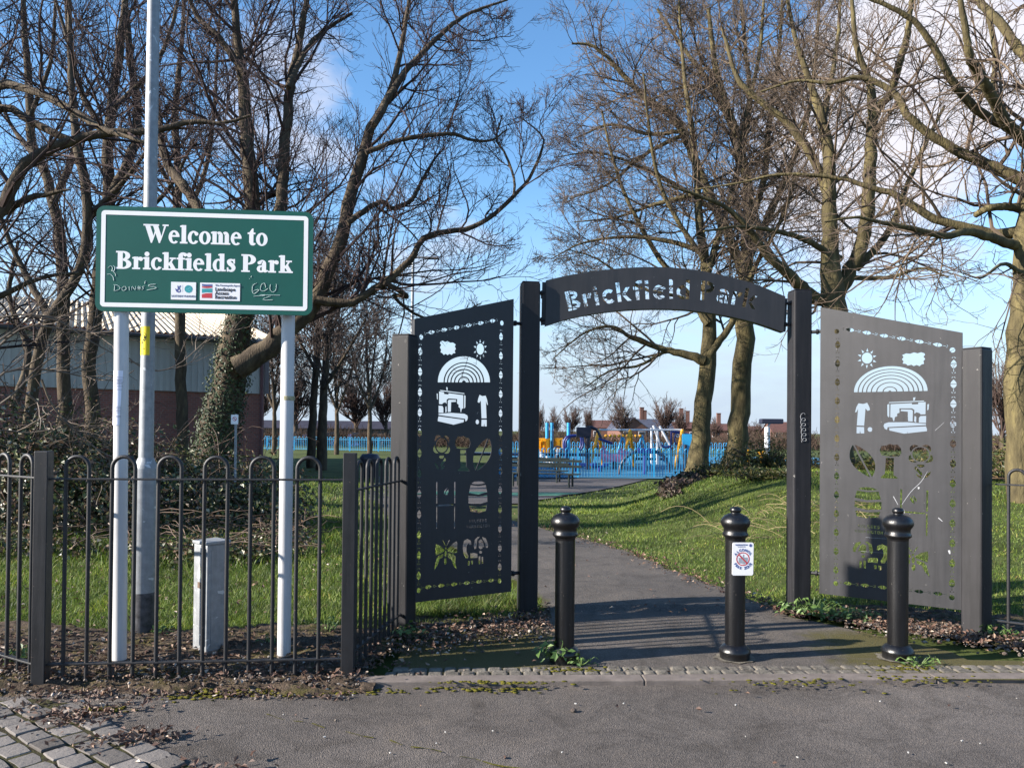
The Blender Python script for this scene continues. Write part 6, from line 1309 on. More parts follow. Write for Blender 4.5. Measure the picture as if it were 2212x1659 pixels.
# ------------------------------------------------------------------ houses far away
M_slate = mat('slate_roof', (0.055, 0.06, 0.085), rough=0.6, var=0.25, scale=2); M_tile = mat('red_tile_roof', (0.085, 0.036, 0.028), rough=0.85, var=0.3, scale=2); M_bluer = mat('blue_metal_roof', (0.05, 0.075, 0.22), rough=0.9, var=0.15, scale=1); M_pane = mat('window_dark', (0.03, 0.035, 0.045), rough=0.15, var=0.1); M_frame = mat('window_frame', (0.7, 0.7, 0.7), var=0.05)
def house(lb, x0, x1, Y, y_eave, y_ridge, rot, roofm, wallm, chim=(), depth=8.0, gable_front=False):
    a, b = A(x0, y_eave, Y), A(x1, y_eave, Y); c = (a + b) / 2; wd = np.linalg.norm((b - a)[:2]); zg = tz(c[0], Y) - 0.2; ze_ = a[2]; zr = A((x0 + x1) / 2, y_ridge, Y)[2]
    root = thing('house', (c[0], Y, zg), lb, 'house', 'red brick houses beyond the playground'); cs, sn2 = math.cos(rot), math.sin(rot); e1 = np.array([cs, sn2, 0]); e2 = np.array([-sn2, cs, 0]); e3 = np.array([0, 0, 1.0]); o = np.array([c[0], Y, 0])
    P = lambda u, v, z: o + e1 * u + e2 * v + e3 * z
    MB().box(P(0, depth / 2, (zg + ze_) / 2), (wd, depth, ze_ - zg), ax=[e1, e2, e3]).build('wall', wallm, root)
    rm = MB(); h2 = wd / 2 + 0.25
    if gable_front:
        rm.prism([(-h2, ze_ - 0.15), (-h2, ze_), (0, zr), (h2, ze_), (h2, ze_ - 0.15), (0, zr - 0.18)], (P(0, -0.2, 0), e1, e3), -depth - 0.4, 0.0)
        MB().prism([(-wd / 2, ze_ - 0.02), (wd / 2, ze_ - 0.02), (0, zr - 0.2)], (P(0, 0.02, 0), e1, e3), -0.3, 0.0).build('gable', wallm, root)
    else:
        fr_ = (P(-h2, 0, 0), e2, e3); rm.prism([(-0.3, ze_ - 0.12), (-0.3, ze_), (depth / 2, zr), (depth + 0.3, ze_), (depth + 0.3, ze_ - 0.12), (depth / 2, zr - 0.15)], fr_, 0, 2 * h2)
        for sgn in (-1, 1): MB().prism([(0, ze_ - 0.02), (depth, ze_ - 0.02), (depth / 2, zr - 0.14)], (P(sgn * (wd / 2 - 0.16), 0, 0), e2, e3), -0.15, 0.15).build('gable', wallm, root)
    ro = rm.build('roof', roofm, root)
    for u, h_ in chim: MB().box(P(u * wd, depth / 2, zr + h_ / 2 - 0.4), (0.9, 0.7, h_ + 0.8), ax=[e1, e2, e3]).box(P(u * wd, depth / 2, zr + h_ + 0.05), (1.05, 0.85, 0.14), ax=[e1, e2, e3]).build('chimney', M_brick2, ro)
    for u in (-0.28, 0.28):
        wz = zg + 1.6; fm = MB().box(P(u * wd, -0.02, wz), (1.5, 0.08, 1.2), ax=[e1, e2, e3]).build('window', M_frame, root); MB().box(P(u * wd, -0.07, wz), (1.3, 0.04, 1.0), ax=[e1, e2, e3]).build('pane', M_pane, fm)
D_ = 175
house('red brick house with hipped looking tiled roof left of the slate gable', PXO + 470 * PS, PXO + 715 * PS, D_, PYO + 285 * PS, PYO + 224 * PS, 0.0, M_tile, M_brick2)
house('brick gable end house with chimney, right of the tiled roof', PXO + 712 * PS, PXO + 935 * PS, D_ - 10, PYO + 290 * PS, PYO + 204 * PS, 0.15, M_slate, M_brick2, gable_front=True, depth=14)
house('long slate roofed house with a chimney behind the swing bar', PXO + 850 * PS, PXO + 1130 * PS, D_, PYO + 290 * PS, PYO + 214 * PS, 0.05, M_slate, M_brick2, ((-0.28, 2.6), (-0.2, 1.9)))
house('red brick house with tall chimney stacks left of the mossy trunk', PXO + 1140 * PS, PXO + 1330 * PS, D_ + 8, PYO + 290 * PS, PYO + 238 * PS, 0.0, M_tile, M_brick2, ((-0.05, 3.2), (0.22, 2.6)))
house('red brick house showing between the paired trunks', PXO + 1420 * PS, PXO + 1640 * PS, D_ + 4, PYO + 305 * PS, PYO + 252 * PS, 0.0, M_tile, M_brick2, ((0.0, 2.4),))
house('red roofed house right of the paired trunks behind the bush', PXO + 1700 * PS, PXO + 1860 * PS, D_ + 6, PYO + 320 * PS, PYO + 272 * PS, 0.0, M_tile, M_brick2, ((-0.2, 1.6),))
house('red roofed house behind the floodlight column', PXO + 1930 * PS, PXO + 2130 * PS, D_ - 6, PYO + 320 * PS, PYO + 238 * PS, 0.0, M_tile, M_brick2)
# blue roofed buildings at the left
def lowblock(lb, pts, Y, dpt):
    a, b, c, d = [A(x, y, Y) for x, y in pts]; zg = tz(a[0], Y) - 0.2; root = thing('blue_roofed_building', (a[0], Y, zg), lb, 'building', 'blue roofed buildings')
    q = [a + np.array([0, dpt, 0]), b + np.array([0, dpt, 0]), c, d]
    e = MB(); V = np.array(q + [p - np.array([0, 0, 0.15]) for p in q]); e.add(V, [[[0, 1, 2, 3], [7, 6, 5, 4], [0, 4, 5, 1], [1, 5, 6, 2], [2, 6, 7, 3], [3, 7, 4, 0]]]); e.build('roof', M_bluer, root)
    x0, x1 = d[0], c[0]; zt__ = min(c[2], d[2]); MB().box(((x0 + x1) / 2, Y + dpt / 2 + 0.5, (zg + zt__) / 2), (x1 - x0, dpt, zt__ - zg - 0.2)).build('wall', M_brick2, root)
    MB().box(((x0 + x1) / 2, Y + 0.45, zg + 1.3), (0.9, 0.08, 0.9)).build('window', M_pane, root)
    return root
lowblock('low brick building with blue sloping roof, left of the bare trunk pair', [(622, 938), (652, 940), (654, 958), (628, 956)], 92, 6)
lowblock('low brick building with blue sloping roof just right of the bare trunk pair', [(690, 940), (706, 944), (726, 961), (698, 960)], 90, 6)
lowblock('low brick building with blue sloping roof nearest the gate post', [(728, 938), (746, 940), (780, 962), (752, 963)], 88, 6)
# long dark roof and hedge line behind
dk = A(600, 930, 130); fb = thing('long_shed', (A(650, 930, 130)[0], 130, -0.6), 'long low dark roofed shed behind the blue roofed buildings', 'building')
p, q = A(545, 922, 130), A(840, 922, 130); MB().box(((p[0] + q[0]) / 2, 133, (p[2] - 0.7) / 2), (q[0] - p[0], 6, p[2] + 0.5)).build('wall', mat('shed_brown', (0.06, 0.045, 0.04), var=0.3, scale=1), fb)
MB().prism([(-0.4, p[2] - 0.25), (-0.4, p[2] - 0.1), (3.3, p[2] + 1.2), (7, p[2] - 0.1), (7, p[2] - 0.25)], (np.array([p[0] - 0.3, 130, 0]), np.array([0, 1.0, 0]), np.array([0, 0, 1.0])), 0, q[0] - p[0] + 0.6).build('roof', mat('shed_roof', (0.035, 0.035, 0.05), rough=0.95, var=0.2, scale=1, spec=0.1), fb)

# ------------------------------------------------------------------ far scrub and distant trees
def auto_tree_mesh(seed, h, spread, nl):
    """round headed bare crown: limbs from a short bole out to a dome"""
    rg = np.random.default_rng(seed); P = []; R = []
    for k in range(nl):
        d = rg.normal(size=3); d /= np.linalg.norm(d); d[2] = abs(d[2]) * 0.9 - 0.12; f = rg.uniform(0.7, 1.0)
        tip = np.array([d[0] * spread * f, d[1] * spread * f, h * 0.50 + d[2] * h * 0.5 * f]); b = np.array([0, 0, h * rg.uniform(0.14, 0.5)]); s = np.linspace(0, 1, 8)[:, None]
        c = (b + tip) / 2 + np.array([0, 0, -0.06 * h]); q = b * (1 - s) ** 2 + 2 * c * s * (1 - s) + tip * s ** 2 + rg.normal(0, 0.07, (8, 3)) * s; P.append(q); R.append(np.linspace(0.075, 0.02, 8))
    P = np.array(P); R = np.array(R); mb = MB(); V, f = tube_arr(P, R, 5); mb.add(V, [f])
    P2, R2 = spawn(P, R, 9, rg, (25, 60), lambda pl_, t, r: pl_ * 0.34 * (1.2 - 0.6 * t), 0.2, 1.0, 5, 0.35, 0.14, 0.016, 0.6, 0.3); V, f = tube_arr(P2, R2, 3); mb.add(V, [f])
    P3, R3 = spawn(P2, R2, 6, rg, (25, 60), lambda pl_, t, r: pl_ * 0.5, 0.1, 1.0, 4, 0.35, 0.14, 0.012, 0.8, 0.15); V, f = tube_arr(P3, R3, 3); mb.add(V, [f])
    return mb
M_far = mat('far_twigs', (0.058, 0.038, 0.034), rough=0.95, var=0.35, scale=0.4, col2=(0.10, 0.07, 0.06), spec=0.1)
protos = []
def fartree(k, x, Y, ytop, wpx, lb):
    p = A(x, ytop, Y); zg = tz(p[0], Y); h = p[2] - zg; spr = wpx / 2 * Y / F
    if k < len(protos): o = copy_tree(protos[k])
    else:
        o = bpy.data.objects.new('bare_tree', None); COL.objects.link(o)
        auto_tree_mesh(60 + k, 8.0, 2.4, 34).build('crown', M_far, o); MB().tube([(0, 0, -0.2), (0.03, 0.02, 1.2), (0, 0, 2.6)], [0.26, 0.2, 0.12], n=9).build('trunk', M_barkL, o, True); protos.append(o)
    o.location = (p[0], Y, zg); o.scale = (spr / 2.1, spr / 2.1, h / 7.0); prop(o, lb, 'tree', 'distant bare trees beyond the playground')
fx = lambda c: PXO + c * PS
for k, (c, Y, cy, w_, lb) in enumerate([(70, 100, 100, 120, 'distant bare tree just right of the left tall gate post'), (190, 110, 120, 120, 'distant bare tree second from the left tall gate post'), (330, 105, 88, 170, 'distant wide bare tree above the loop climber'), (460, 112, 110, 100, 'distant narrow bare tree left of the tiled house'),
        (725, 108, 44, 210, 'distant round bare tree in front of the tiled house'), (1075, 106, 22, 230, 'tallest distant round bare tree behind the long slate roof'), (1190, 115, 130, 140, 'distant bare tree beside the tall chimney stacks'), (1470, 112, 200, 120, 'small distant bare tree between the paired trunks'), (1790, 110, 225, 160, 'small distant bare tree right of the paired trunks')]):
    fartree(k % 3, fx(c), Y, PYO + cy * PS, w_ * PS, lb)
for k, (x, Y, yt, w_, lb) in enumerate([(2165, 60, 770, 110, 'distant bare tree right of the right outer gate post'), (2100, 70, 850, 80, 'distant bare tree behind the right outer gate post'), (560, 80, 800, 90, 'distant bare tree beside the warehouse downpipe'), (640, 95, 780, 110, 'distant bare tree behind the close pair of trunks'), (770, 100, 790, 110, 'distant bare tree left of the short railing'), (835, 100, 800, 80, 'distant bare tree behind the left gate post')]):
    fartree(k % 3, x, Y, yt, w_, lb)
# hedge mass: twiggy scrub filling the skyline below the houses
rg = np.random.default_rng(77); nb = 5200; X = rg.uniform(-46, 75, nb); Yh = rg.uniform(84, 104, nb); hz = rg.uniform(0.7, 2.1, nb) * (0.75 + 0.25 * np.sin(X * 0.35) * np.sin(X * 0.13 + 1)); s = np.linspace(0, 1, 4)[None, :, None]
top = np.stack([rg.normal(0, 0.6, nb), rg.normal(0, 0.6, nb), hz], 1)[:, None, :]; base_ = np.stack([X, Yh, terr(X, Yh)], 1)[:, None, :]
P = base_ + top * s + rg.normal(0, 0.12, (nb, 4, 3)) * s; R = np.broadcast_to(np.linspace(0.05, 0.02, 4), (nb, 4)); mb = MB(); V, f = tube_arr(P, R, 3); mb.add(V, [f])
P2, R2 = spawn(P, R.copy(), 6, rg, (20, 60), lambda pl_, t, r: pl_ * 0.35, 0.15, 1.0, 3, 0.3, 0.15, 0.018, 0.8, 0.2); V, f = tube_arr(P2, R2, 3); mb.add(V, [f])
prop(mb.build('far_scrub', mat('scrub_twigs', (0.038, 0.027, 0.022), rough=0.95, var=0.4, scale=0.3, col2=(0.07, 0.05, 0.038), spec=0.1)), 'brown twiggy scrub along the far side of the park', 'scrub', kind='stuff')

# ------------------------------------------------------------------ grass
def blades(x, y, h, w, lean, rg, zoff=-0.035):
    n = len(x); a = rg.uniform(0, 2 * PI, n); la = rg.uniform(0, 2 * PI, n); z = terr(x, y) + zoff; b = np.stack([x, y, z], 1)
    s = np.stack([np.cos(a), np.sin(a), 0 * a], 1) * (w / 2)[:, None]; l = np.stack([np.cos(la), np.sin(la), 0 * a], 1) * (lean * h)[:, None]; up = np.stack([0 * h, 0 * h, h], 1)
    V = np.stack([b - s, b + s, b + s * 0.8 + up * 0.55 + l * 0.35, b - s * 0.8 + up * 0.55 + l * 0.35, b + up * 0.95 + l], 1).reshape(-1, 3); i = np.arange(n) * 5
    return V, np.stack([i, i + 1, i + 2, i + 3], 1), np.stack([i + 3, i + 2, i + 4], 1)
M_grass = leafmat('grass_blade', [(0.0, (0.030, 0.055, 0.009)), (0.35, (0.085, 0.142, 0.017)), (0.75, (0.135, 0.205, 0.026)), (0.90, (0.21, 0.265, 0.05)), (0.965, (0.30, 0.29, 0.10)), (1.0, (0.16, 0.10, 0.05))], rough=0.6, trans=0.35)
nt = M_grass.node_tree; b = nt.nodes['Principled BSDF']; rp_ = [n for n in nt.nodes if n.type == 'VALTORGB'][0]
tc = N(nt, 'ShaderNodeTexCoord'); nz = N(nt, 'ShaderNodeTexNoise', Scale=1.3, Detail=5.0, Roughness=0.65); L(nt, tc.outputs['Object'], nz.inputs['Vector'])
r2_ = ramp(nt, [(0.34, (0.50, 0.50, 0.48)), (0.5, (1, 1, 1)), (0.66, (1.55, 1.36, 1.05))]); L(nt, nz.outputs['Fac'], r2_.inputs['Fac'])
mu = N(nt, 'ShaderNodeMix', _data_type='RGBA', _blend_type='MULTIPLY'); mu.inputs[0].default_value = 1.0; L(nt, rp_.outputs['Color'], mu.inputs[6]); L(nt, r2_.outputs['Color'], mu.inputs[7])
L(nt, mu.outputs[2], b.inputs['Base Color']); L(nt, mu.outputs[2], [n for n in nt.nodes if n.type == 'BSDF_TRANSLUCENT'][0].inputs['Color'])
rg = np.random.default_rng(5)
def onpath(x, y): return (x > pl(y) - 0.03) & (x < pr(y) + 0.02) & (y < 17.6)
def scatter(n, x0, x1, y0, y1, hr, wr, keep, lean=1.25, zoff=-0.035, py=2.0):
    y = y0 + (y1 - y0) * rg.uniform(0, 1, n) ** py; x = rg.uniform(x0, x1, n); k = keep(x, y); x, y = x[k], y[k]; m_ = len(x)
    cl = 0.65 + 0.5 * np.sin(x * 2.3 + 1.3 * np.sin(y * 1.9)) * np.sin(y * 2.7 + x * 0.6)
    far = 1 + np.clip((y - 7) / 9, 0, 2.0); return blades(x, y, rg.uniform(*hr, m_) * (0.65 + 0.35 * cl) * (1 + 0.15 * (far - 1)), rg.uniform(*wr, m_) * far, rg.uniform(0.1, lean, m_), rg, zoff)
keepL = lambda x, y: (y > 5.32 + 0.18 * np.sin(x * 3) + 0.1 * np.sin(x * 9)) & (x < np.where(y < 6.2, np.where(y > 6.0 + x * 0.4, 9, -0.75), 9)) & ~onpath(x, y) & (x < pl(y)) & (np.abs(x) < y * 0.78 + 0.6)
keepR = lambda x, y: (x > pr(y)) & ~onpath(x, y) & (y > np.where(x < 3.4, 6.75 - (x - 2.2) * 0.55, 5.75)) & (x < y * 0.78 + 0.6) & ~((y > 17.4) & (x < (y - 17.4) * 0.40 + 0.3))
gb_ = MB()
for args in ((150000, -5.5, 1.0, 5.25, 13.5, (0.035, 0.10), (0.003, 0.007), keepL), (36000, -12, 0.5, 11, 30, (0.05, 0.11), (0.005, 0.010), keepL), (170000, 0.2, 10.5, 6.0, 17.5, (0.022, 0.065), (0.003, 0.007), keepR), (24000, 0.5, 18, 15, 30, (0.04, 0.08), (0.005, 0.010), keepR)):
    V, q, t = scatter(*args); gb_.add(V, [q, t])
# taller tussocks along the foot of the undergrowth
V, q, t = scatter(9000, -6.5, -1.6, 7.4, 10.8, (0.10, 0.26), (0.004, 0.009), lambda x, y: (np.sin(x * 3.1 + y * 1.7) * np.sin(x * 1.3 - y * 2.9) > -0.1) & (y > 8.0 + 0.5 * np.sin(x * 2.2)) & (np.abs(x) < y * 0.78 + 0.6), lean=1.2); gb_.add(V, [q, t])
V, q, t = scatter(4500, -0.9, 0.3, 6.0, 6.9, (0.05, 0.16), (0.004, 0.009), lambda x, y: (y > 6.15 + (x - 0.1) * 0.45) & (x < pl(y))); gb_.add(V, [q, t])
prop(gb_.build('grass', M_grass), 'short green grass of the lawn and bank', 'grass', kind='stuff')
# long bleached bents on the bank behind the right gate post
M_straw = leafmat('straw', [(0, (0.20, 0.15, 0.075)), (1, (0.36, 0.28, 0.15))], rough=0.7, trans=0.2)
n = 105; x = rg.uniform(2.7, 4.6, n); y = rg.uniform(9.5, 11.2, n); k_ = x < y * 0.5 + 0.2; x, y = x[k_], y[k_]; n = len(x); P = np.empty((n, 7, 3)); a = rg.uniform(0, 2 * PI, n); ln_ = rg.uniform(0.22, 0.8, n); hh_ = rg.uniform(0.2, 1.6, n)
for k in range(7):
    s = k / 6; P[:, k, 0] = x + np.cos(a) * ln_ * s; P[:, k, 1] = y + np.sin(a) * ln_ * s * 0.6; P[:, k, 2] = terr(x, y) + 0.03 + ln_ * (0.62 * s - 0.52 * s * s) * hh_
V, f = tube_arr(P, np.full((n, 7), 0.0034), 3); prop(mesh_np('dry_grass', V, [f], M_straw), 'long bleached dry grass stems lying on the bank by the right gate post', 'dry grass', kind='stuff')

# ------------------------------------------------------------------ brambles and ivy thicket at the left
M_bram = leafmat('bramble_leaf', [(0.0, (0.026, 0.044, 0.014)), (0.40, (0.062, 0.082, 0.026)), (0.60, (0.12, 0.075, 0.045)), (0.82, (0.18, 0.115, 0.075)), (0.94, (0.18, 0.20, 0.08)), (1.0, (0.40, 0.36, 0.27))], rough=0.42, trans=0.2)
M_cane = mat('bramble_cane', (0.06, 0.036, 0.028), rough=0.7, var=0.5, scale=3, col2=(0.15, 0.10, 0.07), spec=0.3)
def thicket(name, lb, blobs, nleaf, ncane, seed, mleaf, size=(0.03, 0.075)):
    rg = np.random.default_rng(seed); P = []; Nn = []; cum = np.array([b[3] * b[4] * b[5] for b in blobs]) ** 0.66; cum = cum / cum.sum()
    for b, fr_ in zip(blobs, cum):
        m_ = int(nleaf * fr_); d = norm(rg.normal(size=(m_, 3))); d[:, 2] = np.abs(d[:, 2]) * 0.9 + d[:, 2] * 0.1; rad = rg.uniform(0.55, 1.05, m_) ** 0.6 * (1 + 0.22 * np.sin(d[:, 0] * 7 + b[0] * 3) * np.sin(d[:, 2] * 6 + d[:, 1] * 5))
        p = np.array(b[:3]) + d * np.array(b[3:6]) * rad[:, None]; p[:, 2] = np.maximum(p[:, 2], terr(p[:, 0], p[:, 1]) + 0.01); P.append(p); Nn.append(d + rg.normal(0, 0.55, (m_, 3)) + np.array([0, 0, 0.35]))
    P = np.concatenate(P); Nn = np.concatenate(Nn); V, f = leaves_mb(P, Nn, rg.uniform(*size, len(P)), rg)
    root = prop(mesh_np(name, V, [f], mleaf), lb, 'undergrowth', kind='stuff')
    if ncane:
        bi = rg.choice(len(blobs), ncane, p=cum); B_ = np.array([blobs[k][:6] for k in bi]); a = rg.uniform(0, 2 * PI, ncane); s0 = rg.uniform(0.1, 0.9, ncane)[:, None]; st = B_[:, :3] + np.stack([np.cos(a), np.sin(a), 0 * a], 1) * B_[:, 3:6] * s0 * 0.8; st[:, 2] = terr(st[:, 0], st[:, 1])
        h = B_[:, 5] * rg.uniform(0.9, 1.5, ncane); a2 = rg.uniform(0, 2 * PI, ncane); ln_ = rg.uniform(0.5, 1.5, ncane); Pc = np.empty((ncane, 9, 3))
        for k in range(9):
            s = k / 8; Pc[:, k, 0] = st[:, 0] + np.cos(a2) * ln_ * s; Pc[:, k, 1] = st[:, 1] + np.sin(a2) * ln_ * s * 0.8; Pc[:, k, 2] = st[:, 2] + h * (2.2 * s - 1.35 * s * s)
        Pc += rg.normal(0, 0.015, Pc.shape); V, f = tube_arr(Pc, np.linspace(0.008, 0.0035, 9)[None].repeat(ncane, 0), 4); c = mesh_np('cane', V, [f], M_cane); c.parent = root; c['kind'] = 'stuff'
    return root
bl1 = []
for (x, yt, Yb, w_, dd) in ((-260, 800, 10.2, 1.3, 1.0), (-120, 820, 8.6, 1.2, 1.0), (20, 845, 8.8, 1.1, 1.0), (110, 880, 9.0, 1.0, 1.0), (200, 905, 9.4, 1.0, 1.0), (300, 935, 9.8, 0.9, 0.9), (390, 955, 10.2, 0.9, 0.9), (480, 965, 10.4, 0.95, 0.9), (565, 985, 10.2, 0.75, 0.8), (40, 960, 7.9, 1.0, 0.7), (170, 990, 8.2, 1.0, 0.7), (330, 1020, 8.8, 1.0, 0.6), (500, 1030, 9.3, 0.9, 0.6), (600, 1040, 9.7, 0.45, 0.5)):
    Yb += 1.7; w_ *= 1.12; yt -= 4; p = A(x, yt, Yb); g_ = tz(p[0], Yb); bl1.append((p[0], Yb, g_, w_, dd, max(0.4, p[2] - g_)))
thicket('bramble_thicket', 'dense bramble and ivy undergrowth behind the lawn at the left', bl1, 26000, 130, 91, M_bram, (0.035, 0.085))
bl3 = []; rg = np.random.default_rng(44)
for k in range(34):
    x_ = rg.uniform(-20, 640); Yb = rg.uniform(8.3, 10.3); p = A(x_, 1000, Yb); bl3.append((p[0], Yb, tz(p[0], Yb), rg.uniform(0.25, 0.5), rg.uniform(0.2, 0.4), rg.uniform(0.10, 0.34)))
thicket('bramble_fringe', 'low straggling bramble stems at the edge of the lawn by the thicket', bl3, 5200, 150, 95, M_bram, (0.03, 0.07))
# dead, leafy brash on the bank
bl2 = []
for (x, yt, Yb, w_) in ((1455, 1030, 16.6, 0.3), (1480, 1022, 17.0, 0.34), (1505, 1016, 17.4, 0.34), (1447, 1044, 15.4, 0.2), (1535, 1014, 17.8, 0.34)):
    p = A(x, yt, Yb); g_ = tz(p[0], Yb); bl2.append((p[0], Yb, g_, w_, 0.6, min(0.30, max(0.14, p[2] - g_))))
M_dead = leafmat('dead_leaf', [(0, (0.035, 0.022, 0.018)), (0.6, (0.085, 0.055, 0.042)), (0.9, (0.05, 0.065, 0.02)), (1, (0.22, 0.17, 0.13))], rough=0.6)
thicket('dead_brash', 'dark dead leaves and brash on the bank below the mossy trunk', bl2, 1900, 0, 92, M_dead, (0.05, 0.11))
# evergreen bushes: one thing each
M_ever = leafmat('evergreen_leaf', [(0, (0.028, 0.040, 0.011)), (0.45, (0.072, 0.086, 0.022)), (0.7, (0.13, 0.125, 0.036)), (0.93, (0.15, 0.10, 0.05)), (1, (0.26, 0.22, 0.10))], rough=0.5)
def bush(lb, x, yt, Y, w_, n_, seed, mt=M_ever, size=(0.05, 0.11)):
    p = A(x, yt, Y); g_ = tz(p[0], Y); root = thing('evergreen_bush', (p[0], Y, g_), lb, 'bush', 'evergreen bushes on the bank'); rg = np.random.default_rng(seed); h = p[2] - g_
    d = norm(rg.normal(size=(n_, 3))); d[:, 2] = np.abs(d[:, 2]); rad = rg.uniform(0.2, 1.25, n_) ** 0.8 * (1 + 0.4 * np.sin(d[:, 0] * 6 + seed) * np.sin(d[:, 2] * 7 + d[:, 1] * 5)); q = np.array([p[0], Y, g_]) + d * np.array([w_, w_ * 0.8, h]) * rad[:, None]
    V, f = leaves_mb(q, d + rg.normal(0, 0.6, (n_, 3)), rg.uniform(*size, n_), rg, aspect=0.32); mesh_np('foliage', V, [f], mt, root)
    Pc = np.empty((40, 5, 3)); t_ = d[:40] * np.array([w_, w_ * 0.8, h]) * 1.12
    for k in range(5): Pc[:, k] = np.array([p[0], Y, g_]) + t_ * (k / 4) ** 0.9
    V, f = tube_arr(Pc, np.linspace(0.02, 0.005, 5)[None].repeat(40, 0), 4); mesh_np('stems', V, [f], M_cane, root)
bush('loose evergreen bush at the foot of the thick lit trunk', 1570, 1000, 17, 0.7, 1100, 101); bush('tall feathery evergreen bush behind the right tall gate post', 1655, 958, 18, 1.0, 2000, 102); bush('low green bush left of the right tall gate post', 1660, 1018, 13.5, 0.75, 1500, 103); bush('evergreen bush seen between the right panel and the outer gate post', 2085, 985, 13, 0.8, 1600, 104)
bush('wide evergreen bush behind the grey pierced panel', 1900, 985, 17, 1.8, 3200, 105); bush('green bush beside the sunlit trunk at the right edge', 2190, 960, 14, 0.9, 2000, 106)
# whippy shrub reaching in from the left, lit canes
def shrub(lb, canes, seed):
    p = A(*canes[0][0][:2], canes[0][1]); root = thing('bare_shrub', (p[0], canes[0][1], tz(p[0], canes[0][1])), lb, 'shrub'); rg = np.random.default_rng(seed); mb = MB(); Ps = []; Rs = []
    for pts in canes:
        Y = pts[1]; S = smooth_path([A(x, y, Y + 0.3 * k_ * 0.1) for k_, (x, y) in enumerate(pts[0] if isinstance(pts[0], list) else [pts[0]])], 16); Ps.append(S); Rs.append(np.linspace(pts[2] * Y / F, 0.3 * pts[2] * Y / F, 16))
    Ps = np.array(Ps); Rs = np.array(Rs); V, f = tube_arr(Ps, Rs, 6); mb.add(V, [f]); P2, R2 = spawn(Ps, Rs, 10, rg, (20, 60), lambda pl_, t, r: np.minimum(pl_ * 0.35, 0.7), 0.2, 1, 7, 0.2, 0.12, 0.0028, 0.6, 0.15); V, f = tube_arr(P2, R2, 4); mb.add(V, [f])
    P3, R3 = spawn(P2, R2, 4, rg, (20, 60), lambda pl_, t, r: pl_ * 0.5, 0.1, 1, 5, 0.2, 0.15, 0.0022, 0.8, 0.06); V, f = tube_arr(P3, R3, 3); mb.add(V, [f]); mb.build('canes', mat('pale_cane_bark', (0.17, 0.12, 0.085), rough=0.7, var=0.4, scale=2, col2=(0.32, 0.245, 0.18)), root)
def shrub2(lb, Y, canes, seed):
    p = A(-30, 900, Y); root = thing('bare_shrub', (p[0], Y, tz(p[0], Y)), lb, 'shrub'); rg = np.random.default_rng(seed); mb = MB(); Ps = []; Rs = []
    for pts, w_ in canes:
        S = smooth_path([A(x, y, Y + 0.12 * k_) for k_, (x, y) in enumerate(pts)], 16); Ps.append(S); Rs.append(np.linspace(w_ * Y / F, 0.35 * w_ * Y / F, 16))
    Ps = np.array(Ps); Rs = np.array(Rs); V, f = tube_arr(Ps, Rs, 6); mb.add(V, [f]); P2, R2 = spawn(Ps, Rs, 9, rg, (20, 60), lambda pl_, t, r: np.minimum(pl_ * 0.35, 0.7), 0.2, 1, 7, 0.2, 0.12, 0.0026, 0.6, 0.15); V, f = tube_arr(P2, R2, 4); mb.add(V, [f])
    P3, R3 = spawn(P2, R2, 4, rg, (20, 60), lambda pl_, t, r: pl_ * 0.5, 0.1, 1, 5, 0.2, 0.15, 0.0020, 0.8, 0.06); V, f = tube_arr(P3, R3, 3); mb.add(V, [f]); mb.build('canes', mat('pale_cane_bark', (0.09, 0.06, 0.045), rough=0.7, var=0.4, scale=2, col2=(0.21, 0.155, 0.11)), root)
shrub2('bare shrub with pale arching stems over the brambles at the left', 8.2, [
    ([(-60, 820), (0, 745), (60, 705), (130, 710), (210, 718), (270, 712), (340, 690)], 3.4), ([(-60, 880), (0, 810), (50, 798), (110, 800), (190, 815), (250, 822), (290, 800)], 3.2), ([(-40, 900), (30, 850), (75, 800), (130, 760), (180, 720), (230, 690)], 2.6),
    ([(40, 840), (70, 860), (120, 900), (170, 930), (230, 955)], 2.6), ([(90, 820), (110, 870), (150, 920), (210, 970), (270, 1000)], 2.6), ([(-60, 960), (0, 930), (60, 935), (130, 925), (190, 920), (260, 930)], 2.4), ([(-40, 760), (20, 720), (60, 690), (100, 650), (140, 600)], 2.6), ([(260, 760), (320, 800), (380, 790), (440, 740), (480, 700)], 1.8), ([(250, 880), (300, 920), (330, 960), (350, 990)], 1.6), ([(-50, 700), (40, 680), (120, 690), (200, 740), (280, 780), (340, 800)], 2.4)], 120)

